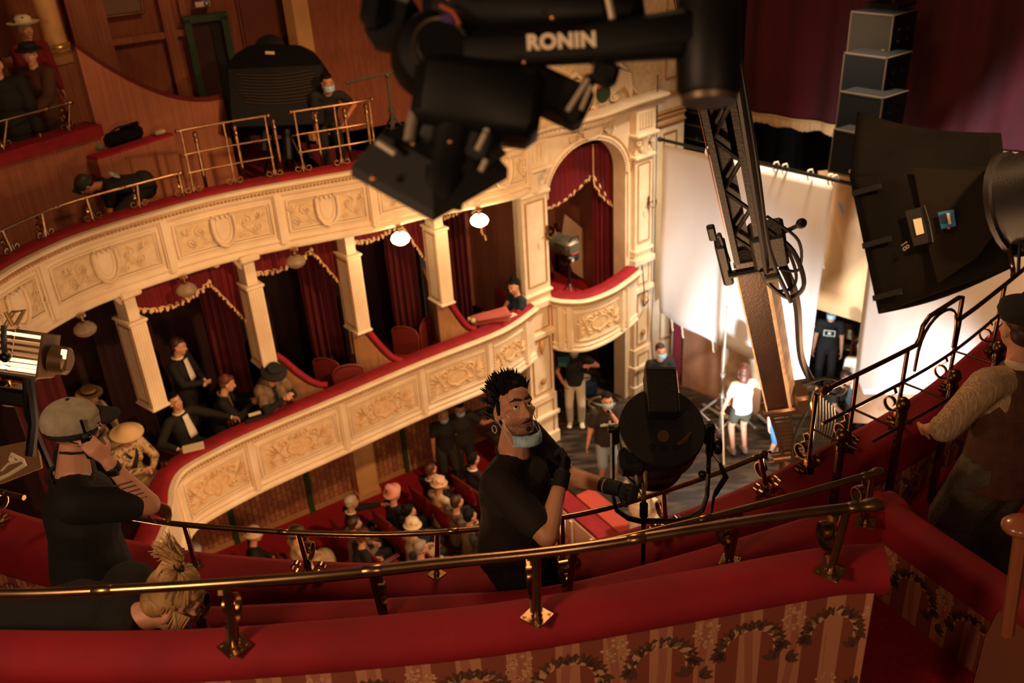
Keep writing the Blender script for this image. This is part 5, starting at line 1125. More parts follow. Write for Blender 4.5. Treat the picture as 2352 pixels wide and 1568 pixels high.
    if mask:
        z0_, z1_ = (-.1, -.01) if mask == 'on' else (-.13, -.082)
        q = MB(); 
        def mf(u, v):
            a = R(-62+124*u) if mask == 'on' else R(-52+104*u); rr = (.108 if mask == 'on' else .098)+.012*math.sin(v*math.pi); z = z0_+(z1_-z0_)*v
            return hh(.01+rr*math.cos(a)*(1.02-.1*abs(u-.5)), .088*math.sin(a), z - (0 if mask == 'on' else .03*math.cos(a)))
        q.grid(mf, 13, 7); mo = q.build('face_mask', MASK, root, solid=.003, angle=180)
        for u in (0, 1): q = MB(); q.tube([mf(u,1), hh(-.005,(-1,1)[u]*.082,.015), hh(-.012,(-1,1)[u]*.08,-.03), mf(u,0)], .0018, 5); q.build('ear_loop', MATS.get('offwhite') or mat('offwhite','c8c0b0',.7), mo)
    # hair
    if hair and hairstyle != 'none':
        q = MB(); hm = HAIRS[hair]
        q.ell(hh(-.034,0,.052), (.092,.084,.084), Mh, 16, 10); q.ell(hh(-.052,0,-.005), (.062,.078,.07), Mh, 14, 8); q.ell(hh(.02,0,.092), (.055,.06,.03), Mh, 12, 8)
        if hairstyle == 'long': q.ell(hh(-.06,0,-.09), (.055,.08,.12), Mh); q.ell(hh(-.05,0,-.17), (.04,.07,.08), Mh); [q.capsule(hh(0,sy*.075,.02), .02, hh(-.01,sy*.08,-.12), .018, 8) for sy in (-1,1)]
        if hairstyle == 'bun': q.ell(hh(-.1,0,.06), .05, Mh); q.ell(hh(-.04,0,.09), (.08,.08,.06), Mh)
        if hairstyle == 'top': q.ell(hh(-.03,0,.11), (.06,.055,.06), Mh); q.ell(hh(.03,0,.09), (.045,.06,.03), Mh)
        if hairstyle == 'wavy':
            for k in range(26): a = k*2.4; q.ell(hh(-.02+.085*math.cos(a), .085*math.sin(a), .03+.07*math.sin(k*1.7)), .026, None, 8, 6)
        if hairstyle == 'spiky':
            r_ = random.Random(3)
            for k in range(230):
                a = r_.uniform(0, 6.283); t = r_.uniform(0, 1); n_ = V((math.cos(a)*math.sqrt(1-(.25+.75*t)**2+1e-6), math.sin(a)*math.sqrt(1-(.25+.75*t)**2+1e-6), .25+.75*t)); b_ = V((-.022+.095*n_.x, .08*n_.y, .045+.083*n_.z))
                if b_.x > .055 and b_.z < .09: continue
                e_ = b_ + (n_*.5+V((-.25,r_.uniform(-.3,.3),.75))).normalized()*r_.uniform(.02,.055); q.tube([hh(*b_), hh(*(b_.lerp(e_,.5)+V((0,0,.004)))), hh(*e_)], [.008,.005,.0008], 5)
            for sy in (-1,1):
                for k in range(26): b_ = V((r_.uniform(-.1,.01), sy*.078, r_.uniform(-.03,.06))); q.tube([hh(*b_), hh(*(b_+V((-.03,sy*.012,.012))))], [.006,.001], 5)
                q.capsule(hh(.015,sy*.074,.04), .010, hh(.008,sy*.076,-.01), .008, 8)
        q.build('hair', hm, root, angle=180)
    if hat: hat(root, hh, Mh)
    # clothes
    def inflate(v, d): return v+d
    if top:
        tm = cloth_m(top); q = MB(); c = .013+shirt_over
        bot = P + (V((0,0,-.07)) if not shirt_over else V((0,0,-.12)))
        q.tube([bot, bot.lerp(P,.5), P, Wst], [(.126*g+c,.158*g+c),(.128*g+c,.16*g+c),(.126*g+c,.158*g+c),(.108*g+c,.143*g+c)], 18, ref=V((0,1,0))); q.capsule(Wst, (.106*g+c,.14*g+c), Ch, (.118*g+c,.164*g+c), 16, ref=V((0,1,0))); q.capsule(Ch, (.108*g+c,.158*g+c), N-Ms@V((0,0,.075)), (.07+c,.12+c), 16, ref=V((0,1,0)))
        if fem: [q.ell(Ch+Ms@V((.095,sy*.07,-.01)), (.055,.06,.055), None, 10, 8) for sy in (-1,1)]
        for i in (0, 1):
            q.capsule(N-Ms@V((0,0,.062)), .052+c, sh[i], .056*g+c, 12)
            e_ = lerp(sh[i], el[i], min(1, sleeve*2)) if sleeve < .5 else el[i]
            q.capsule(sh[i], .057*g+c, e_, lerp(.057,.043,min(1,sleeve*2))*g+c*1.1, 12)
            if sleeve > .5: q.capsule(el[i], .043*g+c, lerp(el[i], wr[i], (sleeve-.5)*2*.93), .03+c*.9, 12)
        q.build('jacket' if sleeve > .9 else 'shirt', tm, root, remesh=max(vox, .010), smooth_it=2)
    if dress_front:                             # white shirt front and bow tie
        q = MB(); 
        def df(u, v): 
            wd = .055*(1-v)+.045*v if v < .85 else .05; return Ch.lerp(N,v*.9) + Ms @ V((.128*g+.026-.045*v, (u-.5)*2*wd*1.15*(1-.3*abs(v-.2)), -.13*(1-v)))
        q.grid(df, 5, 6); q.build('shirt_front', cloth_m('e8dcc4'), root, solid=.01, angle=180)
        q = MB(); q.tube([N+Ms@V((.07*math.cos(a*.7)-.0,.066*math.sin(a*.7),.0)) for a in [k*.9 for k in range(10)]], .016, 8, closed=True); q.build('collar', cloth_m('e8dcc4'), root)
        if dress_front == 'bow': q = MB(); [q.ell(N+Ms@V((.085,sy*.025,-.01)), (.012,.025,.012), None, 8, 6) for sy in (-1,1)]; q.ell(N+Ms@V((.09,0,-.01)), .01, None, 8, 6); q.build('bow_tie', cloth_m('14100e'), root)
        for i in (0,1): q = MB(); q.capsule(lerp(el[i],wr[i],.88), .034, lerp(el[i],wr[i],.97), .034, 12); q.build('cuff', cloth_m('e8dcc4'), root)
    if collar: q = MB(); q.tube([N+Ms@V((.072*math.cos(a)-.005,.072*math.sin(a),.005-.02*math.cos(a))) for a in [k*6.283/14 for k in range(14)]], .013, 8, closed=True); q.build('collar', cloth_m(collar), root)
    if legs:
        q = MB(); c = .014; q.capsule(P+V((0,0,.03)), (.12*g+c,.15*g+c), P+V((0,0,-.06)), (.12*g+c,.155*g+c), 14, ref=V((0,1,0)))
        for i in (0, 1):
            if leglen >= .5: q.capsule(hp[i], (.086*g+c)*(.5+.5*legw), kn[i], (.06*g+c)*legw, 12); q.capsule(kn[i], (.06*g+c)*legw, lerp(kn[i], an[i], (leglen-.5)*2), (lerp(.06,.045,(leglen-.5)*2)*g+c*1.2)*legw, 12)
            else: q.capsule(hp[i], .086*g+c, lerp(hp[i], kn[i], leglen*2), .075*g+c, 12)
        q.build('trousers' if leglen > .6 else 'shorts', cloth_m(legs), root, remesh=max(vox, .012), smooth_it=2)
    if skirt:
        q = MB(); col_, zl = skirt; kk = (kn[0]+kn[1])/2; aa = (an[0]+an[1])/2+V((0,0,zl)); q.capsule(P+V((0,0,.06)), (.12,.15), P+V((0,0,-.05)), (.15,.18), 14, ref=V((0,1,0)))
        q.capsule(P, (.13,.17), kk+V((0,0,-.02)), (.12,.19), 14, ref=V((0,1,0))); q.capsule(kk, (.12,.19), aa, (.15,.22), 14, ref=V((0,1,0))); q.build('skirt', cloth_m(col_), root, remesh=.014, smooth_it=3)
    if shoes:
        for i in (0, 1):
            sy = (1,-1)[i]; q = MB(); kd = V((1,.12*sy,0)).normalized(); q.capsule(an[i]+V((-.035,0,-.04)), (.042,.042), an[i]+kd*.15+V((0,0,-.052)), (.045,.032), 10); q.capsule(an[i]+V((-.02,0,-.02)), .042, an[i]+V((-.02,0,.0)), .043, 10); q.build('shoe', cloth_m(shoes), root)
    info = dict(root=root, hh=hh, Mh=Mh, N=N, Ms=Ms, Ch=Ch, P=P, sh=sh, el=el, wr=wr, kn=kn, an=an, Wst=Wst)
    if extras: extras(info)
    return info
# hats
def H_lathe(nm, m, prof, off=(-.02,0,.07), asp=1, tilt=0, band=None, extra=None):
    def f(root, hh, Mh):
        c = hh(*off); A = Mh @ Matrix.Rotation(R(tilt), 3, 'Y'); q = MB(); q.lathe(prof, c, A@V((0,0,1)), 20, asp=asp, ref=A@V((0,1,0))); h = q.build(nm, m, root, angle=60)
        if band: q = MB(); q.lathe([(band[0],band[1]),(band[0]+.004,band[1]),(band[0]+.004,band[1]+band[2]),(band[0],band[1]+band[2])], c, A@V((0,0,1)), 20, asp=asp, ref=A@V((0,1,0))); q.build('hat_band', cloth_m(band[3]), h)
        if extra:
            q = MB(); r_ = random.Random(5)
            for k in range(extra[0]): a = r_.uniform(0,6.28); rr = r_.uniform(.4,1)*extra[1]; q.ell(c+A@V((rr*math.cos(a), rr*math.sin(a), extra[2]+r_.uniform(-.01,.03))), r_.uniform(.02,.035), None, 8, 6)
            q.build('hat_flowers', cloth_m(extra[3]), h, angle=180)
    return f
STRAW = mat('straw','c8a26a',.8,bump=.6,bscale=120); FELT = mat('black_felt','14100e',.8)
boater = lambda m=STRAW: H_lathe('straw_hat', m, [(.0,.0),(.17,.0),(.17,.008),(.1,.012),(.1,.075),(.0,.08)], (-.01,0,.065), band=(.101,.015,.03,'14100e'))
wide = lambda m, fl=None: H_lathe('wide_hat', m, [(.0,.0),(.18,-.015),(.2,-.01),(.18,.0),(.095,.02),(.1,.06),(.07,.1),(.0,.105)], (-.015,0,.07), extra=fl)
cloche = lambda m, fl=None, b=None: H_lathe('cloche_hat', m, [(.0,-.0),(.135,-.02),(.14,-.01),(.105,.015),(.105,.05),(.085,.09),(.04,.11),(.0,.115)], (-.018,0,.045), extra=fl, band=b)
bonnet = lambda m: H_lathe('bonnet', m, [(.0,.0),(.16,-.02),(.17,-.005),(.13,.03),(.12,.08),(.08,.12),(.0,.13)], (-.03,0,.04), tilt=-25, extra=(8,.1,.02,'8a4a38'))
def beret(root, hh, Mh):
    q = MB(); q.ell(hh(-.02,0,.085), (.125,.115,.05), Mh@Matrix.Rotation(R(-8),3,'Y'), 20, 10); q.ell(hh(.03,-.02,.105), (.1,.1,.035), Mh, 16, 8); q.lathe([(.0,0),(.098,0),(.1,.03),(.0,.04)], hh(-.015,0,.05), Mh@V((0,0,1)), 18); q.build('beret', mat('dark_grey_wool','1c1814',.9,bump=.4), root, angle=180)
# ------------------------------------------------------------ the seated and standing company
def seatp(head_px, zfloor, hz=1.27):            # floor point of a seated person from where the head is seen
    q = Zp(head_px[0], head_px[1], zfloor+hz); return V((q.x, q.y, zfloor))
def hd_(px, zf): return ('H', px[0], px[1], zf)
SIT = dict(pelvis=(0,0,.50), feet=((.42,.10,.09),(.42,-.10,.09)), knees=((.3,.1,1),(.3,-.1,1)))
FA = math.degrees(yaw(AX))                       # facing the stage
LAP = ((.30,.08,.62),(.30,-.08,.62))
DK, DK2 = '15120f', '1c1815'
# --- loge boxes
ZL = 2.02
def loge(px, h=1.27): return hd_(px, ZL)
person('black-tie man standing at the back of the loge with clasped hands, white shirt front', hd_((410,795), ZL), FA-52, lean=0, head=(8,10,0), hands=((.30,.02,1.08),(.30,-.02,1.06)), s=1.0, top=DK, legs=DK, dress_front='plain', hair='brown', grip=(.5,.5))
person('seated black-tie man with bow tie resting both arms, looking up from the loge', loge((402,922)), FA-70, **SIT, lean=-6, head=(-8,-8,6), hands=((.42,.42,.80),(.22,-.36,.72)), top=DK2, legs=DK, dress_front='bow', hair='dark', grip=(.2,.2))
def redflower(i): q = MB(); [q.ell(i['hh'](-.05+.015*math.cos(a), -.03+.015*math.sin(a), .125), .016, None, 8, 6) for a in (0,2,4)]; q.build('hair_flower', mat('flower_red','a01420',.6), i['root']); q = MB(); q.tube([i['N']+i['Ms']@V((.06,.045,.0)), i['Ch']+i['Ms']@V((.135,.0,.0)), i['N']+i['Ms']@V((.06,-.045,.0))], .005, 6); q.build('necklace', mat('pale_gilt','e0b878',.25,.7), i['root'])
person('young person in black with a red flower in short hair, holding papers', loge((522,880)), FA-25, **SIT, lean=14, head=(0,14,0), hands=((.46,.06,.80),(.46,-.08,.80)), top=DK, legs=DK, hair='auburn', collar='6a5a4a', extras=redflower, fem=True)
def fur(i):
    q = MB(); r_ = random.Random(9); FU = mat('fur','5a4630',.95,col2='8a7050',scale=14,stretch=(1,1,.4),bump=1,bscale=90)
    for sy in (-1,1):
        for k in range(9): t = k/8; q.ell(lerp(i['N']+V((-.02,sy*.08,.03)), i['Ch']+V((.15,sy*.12,-.26)), t)+V((r_.uniform(-.01,.01),0,0)), (.07,.075,.075))
        q.ell(i['sh'][0 if sy>0 else 1]+V((0,0,.0)), (.1,.1,.12)); q.ell(lerp(i['sh'][0 if sy>0 else 1], i['el'][0 if sy>0 else 1], .5), (.085,.085,.13))
    q.ell(i['N']+V((-.09,0,0)), (.07,.15,.08)); q.build('fur_collar', FU, i['root'], remesh=.02, smooth_it=1)
person('woman in a wide black hat and grey-brown fur collar leaning on the loge ledge', hd_((628,862), 2.08), FA-72, pelvis=(-.28,0,.62), feet=((-.22,.10,.09),(-.26,-.10,.09)), knees=((.5,.1,.2),(.5,-.1,.2)), lean=20, head=(-15,22,0), hands=((.16,.05,.92),(.16,-.08,.94)), top=DK, legs=DK, hair='grey', hat=H_lathe('black_hat', FELT, [(.0,.0),(.17,-.01),(.175,.02),(.12,.03),(.1,.05),(.095,.09),(.0,.1)], (-.01,0,.07)), extras=fur, fem=True)
person('woman in a straw boater and pale dress sitting deep in the left loge', loge((208,912)), FA-60, **SIT, lean=5, head=(0,5,0), hands=LAP, top='b89a70', legs='b89a70', hair='grey', hat=boater(), fem=True, skirt=('a88a60',.1))
def shawl(i):
    q = MB(); q.tube([i['N']+V((-.04,.10,.0)), i['Ch']+V((.13,.03,.02)), i['Ch']+V((.15,-.05,-.12))], (.03,.012), 8); q.tube([i['N']+V((-.04,-.10,.0)), i['Ch']+V((.13,-.03,.02))], (.03,.012), 8); q.build('ribbon_collar', cloth_m(DK), i['root'])
person('woman in a wide pale bonnet and flowered dress in the left loge', loge((292,1000),1.25), FA-78, **SIT, lean=14, head=(-10,16,0), hands=((.42,.1,.70),(.42,-.05,.72)), top=mat('flowered_dress','c8a878',.85,col2='5c4632',scale=26,mix=(.52,.58)), legs='8a7050', hair='grey', hat=H_lathe('pale_bonnet', mat('pale_bonnet','d8b480',.8,bump=.5), [(.0,-.02),(.13,-.04),(.2,-.0),(.2,.01),(.14,.03),(.1,.07),(.05,.1),(.0,.1)], (.0,0,.05), tilt=-12), extras=shawl, fem=True, skirt=('a88a60',.1))
def pinkskirt(i):
    r = i['root']; q = MB(); inv = (Matrix.Translation(r.location) @ Matrix.Rotation(r.rotation_euler.z, 4, 'Z')).inverted()
    a, b = inv @ Zp(1085,735,2.86), inv @ Zp(1165,722,2.95)
    q.capsule(a-V((0,0,.02)), (.03,.10), b, (.045,.14), 14)
    for k in range(6): t = k/5; q.capsule(a.lerp(b,.1)+V((0,.16*(t-.5),.02)), .022, b+V((0,.24*(t-.5),.05)), .03, 8)
    q.build('spread_skirt', cloth_m('b05a50'), r, remesh=.012, smooth_it=3); q = MB()
    for k in range(4): q.ell(a+V((.04*math.sin(k*2.2),.05*math.cos(k*2.2),.01)), .045, None, 8, 6)
    q.build('lace_hem', cloth_m('c8b088'), r, remesh=.015)
person('woman with piled dark hair in a blue V-neck top and pink skirt', loge((1180,657),1.27), FA+165, **SIT, lean=6, head=(28,12,0), hands=((.36,.04,.66),(.38,-.10,.66)), top='1c2834', sleeve=.18, legs=None, hair='dark', hairstyle='top', fem=True, skirt=('b05a50',.05), shoes=None, extras=pinkskirt)
# programme, papers and opera glasses on the ledge
def on_ledge(px, py, z=Z1+.045): return Zp(px, py, z)
t = on_ledge(444,1027); mb = MB(); mb.box((0,0,0), (.26,.17,.008)); mb.box((.0,.0,.006), (.12,.1,.002)); o = mb.build('programme_sheet', mat('printed_paper','d8c4a0',.7)); o.location = t; o.rotation_euler = (0,0,R(20)); tag(o, 'printed programme sheet on the red ledge before the seated black-tie man', 'paper')
t = thing('opera_glasses', 'small opera glasses standing on the red ledge beside the man in bow tie', 'binoculars', on_ledge(530,975)); [ (lambda mb: (mb.lathe([(.02,0),(.022,.02),(.016,.05),(.018,.07)], (x,0,0), n=12), mb.build('barrel', BRASS, t)))(MB()) for x in (-.022,.022)]
t = thing('opera_glasses', 'opera glasses on the ledge below the fur-collared woman', 'binoculars', on_ledge(668,925)); [ (lambda mb: (mb.lathe([(.02,0),(.022,.02),(.016,.05),(.018,.07)], (x,0,0), n=12), mb.build('barrel', BRASSDK, t)))(MB()) for x in (-.022,.022)]
t = thing('opera_glasses', 'opera glasses on the ledge near the woman in the flowered dress', 'binoculars', on_ledge(378,1070)); [ (lambda mb: (mb.lathe([(.02,0),(.022,.02),(.016,.05),(.018,.07)], (x,0,0), n=12), mb.build('barrel', BRASS, t)))(MB()) for x in (-.022,.022)]
t = thing('clutch_bag', 'black clutch bag on the red ledge before the young person with the red flower', 'bag', on_ledge(590,962)); t.rotation_euler = (0,0,R(30)); mb = MB(); mb.bbox((0,0,.015), (.3,.08,.03), b=.01); mb.build('body', FELT, t)
mb = MB(); mb.box((0,0,0), (.16,.05,.006)); o = mb.build('paper_sheet', MATS['printed_paper']); o.location = on_ledge(585,950,Z1+.1); o.rotation_euler = (R(20),0,R(25)); tag(o, 'white folded paper held by the young person with the red flower', 'paper')
mb = MB(); mb.box((0,0,0), (.28,.1,.01)); o = mb.build('paper_sheet', MATS['printed_paper']); o.location = on_ledge(1168,727); o.rotation_euler = (0,0,R(40)); tag(o, 'pale folded paper on the ledge before the woman in the blue top', 'paper')
# empty loge chairs
LCH = mat('loge_chair_red','6a1812',.7)
def loge_chair(px, py, rz, lab, z=ZL+.8):
    q = Zp(px, py, z); t = thing('loge_chair', lab, 'chair', (q.x, q.y, ZL), R(rz), 'empty red chairs in the loges')
    mb = MB(); n = 10; mb.prism([V((-.22,.21,.5)), V((-.22,.22,.82))]+[V((-.22,.2*math.cos(math.pi*k/n),.84+.09*math.sin(math.pi*k/n))) for k in range(n+1)]+[V((-.22,-.21,.5))], (.05,0,0)); mb.build('backrest', LCH, t, angle=40)
    mb = MB(); mb.tube([V((-.195,.215,.5)), V((-.195,.225,.84))]+[V((-.195,.21*math.cos(math.pi*k/n),.86+.1*math.sin(math.pi*k/n))) for k in range(n+1)]+[V((-.195,-.215,.5))], .012, 6); mb.build('back_frame', WOOD, t)
    mb = MB(); mb.bbox((0,0,.45), (.44,.44,.08), b=.03); mb.build('seat', LCH, t)
    for x in (-.19,.19):
        for y in (-.19,.19): mb = MB(); mb.tube([(x,y,0),(x,y,.42)], .016, 8); mb.build('leg', WOOD, t)
loge_chair(918,785,FA-150,'empty chair seen from behind in the third box, left one'); loge_chair(1005,755,FA-60,'empty chair in the third box, right one, its back to the rail'); loge_chair(735,860,FA-150,'empty chair beside the fur-collared woman, nearer the ledge'); loge_chair(800,845,FA+60,'empty chair side-on against the partition right of the fur-collared woman'); loge_chair(1130,690,FA+170,'chair of the woman in the blue top')
# --- upper left gallery
def gal(px, z, h=0): return hd_(px, z)
person('woman in a black brimmed hat and long brown coat at the upper left', gal((68,125),5.84), FA-142, head=(30,2,0), hands=((.30,.03,.98),(.30,-.03,.97)), top='4a2c18', shirt_over=.02, skirt=('402614',.05), hair='dark', hat=H_lathe('black_hat', FELT, [(.0,.0),(.15,-.015),(.155,.01),(.12,.02),(.1,.03),(.1,.075),(.0,.085)], (-.01,0,.06)), collar='4a2c18', fem=True, grip=(.4,.4), shoes=None)
person('woman in a cream hat and red shawl behind the woman in brown', gal((58,66),6.06), FA-80, head=(0,0,0), top='7a1418', legs=None, skirt=('8a1a1c',.05), hair='grey', hat=H_lathe('cream_hat', mat('cream_felt','e0cfa8',.8), [(.0,.0),(.17,.0),(.19,.02),(.17,.02),(.105,.02),(.1,.07),(.06,.1),(.0,.105)], (-.01,0,.06), extra=(6,.1,.04,'2a2a1c')), fem=True, shoes=None)
person('person in a long black coat cut by the left edge at the upper left', gal((-12,150),5.84), FA-110, top=DK, shirt_over=.03, skirt=(DK,.05), hair='dark', hairstyle='short', shoes=None)
def bandana(root, hh, Mh): q = MB(); q.ell(hh(-.02,0,.04), (.108,.09,.092), Mh, 16, 10); q.capsule(hh(.05,0,.055), (.05,.012), hh(.12,0,.05), (.06,.006), 10, ref=Mh@V((0,1,0))); q.build('green_cap', mat('cap_green','24301c',.8), root, angle=180)
def drawing(i):
    q = MB(); 
    for k in range(4): q.tube([i['N']+i['Ms']@V((-.125-.01*math.sin(a), (.13-.02*k)*math.cos(a), -.16+(.05-.008*k)*math.sin(a))) for a in [j*.5 for j in range(13)]], .005, 5)
    q.build('shirt_drawing', mat('white_print','c8c8b8',.7), i['root'])
person('crew member in a green cap bending over behind the low brass rail', ('H',196,426,5.3), FA+175, pelvis=(-.10,0,.64), lean=80, head=(0,25,0), hands=((.50,.14,.20),(.40,-.14,.20)), top=DK, sleeve=.3, legs=DK2, hair='brown', hat=bandana, skin=SKIN2, extras=drawing)
person('dark-haired masked crew member beside the huge ribbed softbox', gal((752,190),5.3), FA-115, side=-6, lean=30, pelvis=(-.1,0,.86), s=.95, head=(10,0,0), hands=((.05,.25,.85),None), top=DK, sleeve=.3, legs=DK2, hair='dark', mask='on', skin=SKIN2)
# --- stalls audience
ZS_ = ZF
def stall(px, py, lab, f=0, h=1.24, **k):
    kw = dict(SIT); kw.update(k); hd = kw.pop('head', (0,4,0)); top_ = kw.pop('top', DK); hn = kw.pop('hands', LAP)
    return person(lab, hd_((px, py), ZS_), FA+f, head=hd, hands=hn, top=top_, legs=kw.pop('legs', DK), vox=.013, **kw)
CRH = mat('cream_hat_cloth','d8bc94',.8,bump=.4)
stall(808,1153,'white-haired man in black stretching an arm over the seat in front', -10, hair='white', hairstyle='short', hands=((.52,-.12,1.0),(.3,-.1,.62)), collar='d8c8a8')
stall(815,1203,'young man in a grey jacket and white collar beside the white-haired man', -5, top='6a5644', collar='d8c8a8', hair='brown')
stall(835,1232,'curly auburn-haired woman in black with pearl buttons in the left row', -5, hair='auburn', hairstyle='wavy', lean=10, fem=True)
stall(905,1135,'woman in an upright pink hat at the end of the second row', 5, hat=H_lathe('pink_hat', mat('pink_felt','d8907a',.8), [(.0,.0),(.13,.0),(.15,.01),(.1,.02),(.07,.06),(.05,.15),(.0,.16)], (-.03,0,.07), tilt=-30), hair='blond', fem=True)
stall(940,1175,'dark-haired woman in black in the second row, below the pink hat', -5, hairstyle='bun', fem=True)
stall(950,1208,'woman in a pale flowered hat and light shawl in the second row', 5, top='a08860', hat=cloche(CRH, (10,.09,.05,'c8b078')), hair='grey', fem=True)
stall(968,1258,'person in grey and black in the second row, just above the brass rail', 0, hair='grey', top='2a2420')
stall(1010,1295,'grey-haired head at the bottom of the second row, cut by the red parapet', 0, hair='grey', top='2a2420')
stall(990,1078,'man with reddish short hair in black at the aisle end of the third row', 10, hair='auburn', collar='c8b898')
stall(1010,1112,'woman in a large rose-beige flowered hat and cream shawl in the third row', 5, top='b89c72', hat=cloche(mat('rose_beige','c89a78',.8), (14,.1,.05,'d8a888')), hair='blond', fem=True)
stall(1050,1153,'brown-haired man in a grey-brown jacket in the third row', 0, top='5a4a38', hair='brown')
stall(1080,1185,'second man in grey-brown in the third row, dark side-parted hair', 0, top='66543e', hair='dark')
stall(1108,1222,'person in dark green with brown hair at the bottom of the third row', 0, top='2a2a1c', hair='brown')
stall(1088,1055,'dark-haired woman in black with white collar in the fourth row, beside the red seat', 5, hair='dark', hairstyle='bun', collar='d8c8a8', fem=True)
stall(585,1228,'woman in a round cream hat sitting alone at the left of the stalls', -20, top='201a16', hat=cloche(CRH), hair='blond', fem=True, lean=8)
stall(680,1225,'woman in a grey-banded hat and cream coat in the stalls', -5, top='c8a880', hat=H_lathe('grey_hat', mat('grey_felt','6a6050',.8), [(.0,.0),(.14,-.01),(.15,.005),(.105,.01),(.1,.06),(.0,.075)], (-.02,0,.05), band=(.102,.01,.025,'c8b898')), hair='brown', fem=True, legs='a89070', skirt=('a89070',.1))
# red theatre seats: one for every seated person and the empty ones between them
SEATW = mat('seat_wood','5a1c10',.4,coat=.3)
def tseat(p, lab):
    t = thing('theatre_seat', lab, 'seat', p, yaw(AX), 'rows of red theatre seats in the stalls')
    mb = MB(); mb.bbox((-.24,0,.66), (.07,.5,.52), Matrix.Rotation(R(-10),3,'Y'), .03); mb.build('backrest', VELVET, t)
    mb = MB(); mb.bbox((.02,0,.4), (.44,.46,.09), b=.03); mb.build('seat', VELVET, t)
    mb = MB(); mb.tube([(-.30,-.25,.93),(-.30,.25,.93)], .022, 8); mb.build('top_rail', SEATW, t)
    for y in (-.26,.26): mb = MB(); mb.bbox((-.1,y,.3), (.36,.03,.6), b=.01); mb.bbox((0,y,.6), (.4,.045,.03)); mb.build('side_panel', SEATW, t)
    return t
seats = []
base = None
rows = [((808,1153),7),((905,1132),8),((990,1078),9),((1088,1052),9)]
lab_r = ['leftmost row of red seats, behind the bald man','second row of red seats, with the pink hat','third row of red seats, with the flowered hats','fourth row of red seats, nearest the stage']
for r_i, (px, n) in enumerate(rows):
    p0 = seatp(px, ZS_, 1.24)
    for k in range(n):
        q = p0 - AN*(.56*k) + AX*0
        lb = lab_r[r_i]
        if base is None: base = tseat(q, lb); seats.append(base)
        else: seats.append(copy_tree(base, q, yaw(AX), lb))
for px, l_ in (((585,1228),'single red seat under the woman in the round cream hat'),((680,1225),'single red seat under the woman in the cream coat')): seats.append(copy_tree(base, seatp(px, ZS_, 1.24), yaw(AX), l_))
# --- standing crew in the stalls
def stand(foot, lab, f, z=0, **k): return person(lab, (hd_(k.pop('hp'), z) if 'hp' in k else Zp(foot[0], foot[1], z)), f, **k)
MP = '23261c'
stand((1032,1062),'light-haired masked crew member, left one of the pair standing in the stalls', -70, ZF, hp=(1018,952), top=DK, sleeve=.3, legs='2c2a1e', hair='grey', hairstyle='long', mask='on', shoes='a89878', head=(0,15,0), skin=SKIN2, s=.98)
stand((1078,1055),'dark-haired masked crew member with an arm stretched out, standing in the stalls', -75, ZF, hp=(1056,937), top='1f1d14', sleeve=.3, legs=DK2, hair='dark', mask='on', shoes='a89878', head=(0,20,0), hands=((.15,.62,1.28),None), elbows=((0,.2,-1),(-.3,-.5,-.4)), skin=SKIN2, girth=1.1)
# --- on stage
def camkit(i):
    q = MB(); q.bbox(i['sh'][1]+V((.12,-.02,.05)), (.22,.16,.2)); q.ell(i['sh'][1]+V((.0,.02,-.02)), (.13,.1,.16)); q.build('shoulder_bag', mat('teal_cloth','1c4a4c',.8), i['root']); q = MB(); q.capsule(i['Ch']+V((.12,.1,.1)), .03, i['P']+V((.12,-.1,.05)), .03); q.build('strap', cloth_m(DK), i['root'])
stand((1318,945),'crew member in white trousers with a teal bag under the arched box', -95, 0, hp=(1318,797), top=DK, sleeve=.25, legs='c0b49c', shoes='d8ccb4', mask='on', hair='dark', extras=camkit, hands=((.16,.26,1.30),(.22,-.2,1.0)), skin=SKIN2)
def crossprint(i):
    q = MB(); a = i['Ch']+i['Ms']@V((.165*1.12,0,.03)); 
    for y, w_ in ((0,.035),(-.09,.02),(.09,.02)): q.box(a+V((-.01 if y else 0,y,0)), (.006,w_,.13 if y == 0 else .05))
    q.box(a+V((-.002,0,0)), (.006,.30,.035)); q.build('cross_print', mat('white_print','c8c8b8'), i['root'])
stand((1395,1108),'heavy-set masked man in a dark cross-print T-shirt and pale denim shorts', -82, 0, top='2a211b', sleeve=.32, legs='8ea4ac', leglen=.55, shoes='8a8478', mask='on', hair='dark', girth=1.18, hands=(None,(.16,-.05,1.42)) if False else ((.16,.04,1.42),(.06,-.34,.82)), extras=crossprint, skin=SKIN, shirt_over=.01)
def logo(i): q = MB(); q.box(i['Ch']+i['Ms']@V((.14,.09,.06)), (.006,.06,.015)); q.build('chest_print', MATS['white_print'], i['root'])
stand((1512,985),'masked man in a black T-shirt gesturing by the wall, behind the big spotlight', -80, 0, top='1c1814', sleeve=.32, legs='1c1814', mask='on', hair='brown', hands=((.06,.30,.85),(.28,-.1,1.12)), extras=logo, skin=SKIN, grip=(0,.5))
stand((1697,1042),'girl in a white T-shirt and dark shorts seen from behind on the stage', 100, 0, top='ded4c0', sleeve=.3, legs='3a3426', leglen=.28, hair='auburn', hairstyle='long', fem=True, shoes='8a7a68', hands=((.10,-.06,.86),(.14,-.1,.86)) if False else ((.12,.28,.86),(.24,.14,.88)), skin=SKIN, head=(-20,10,0))
stand((1775,1048),'child-sized figure in blue shorts half hidden behind the crane arm', -60, 0, top='d8c8b0', sleeve=.3, legs='3c6a9c', leglen=.5, shoes='8a8478', hair='brown', s=.85)
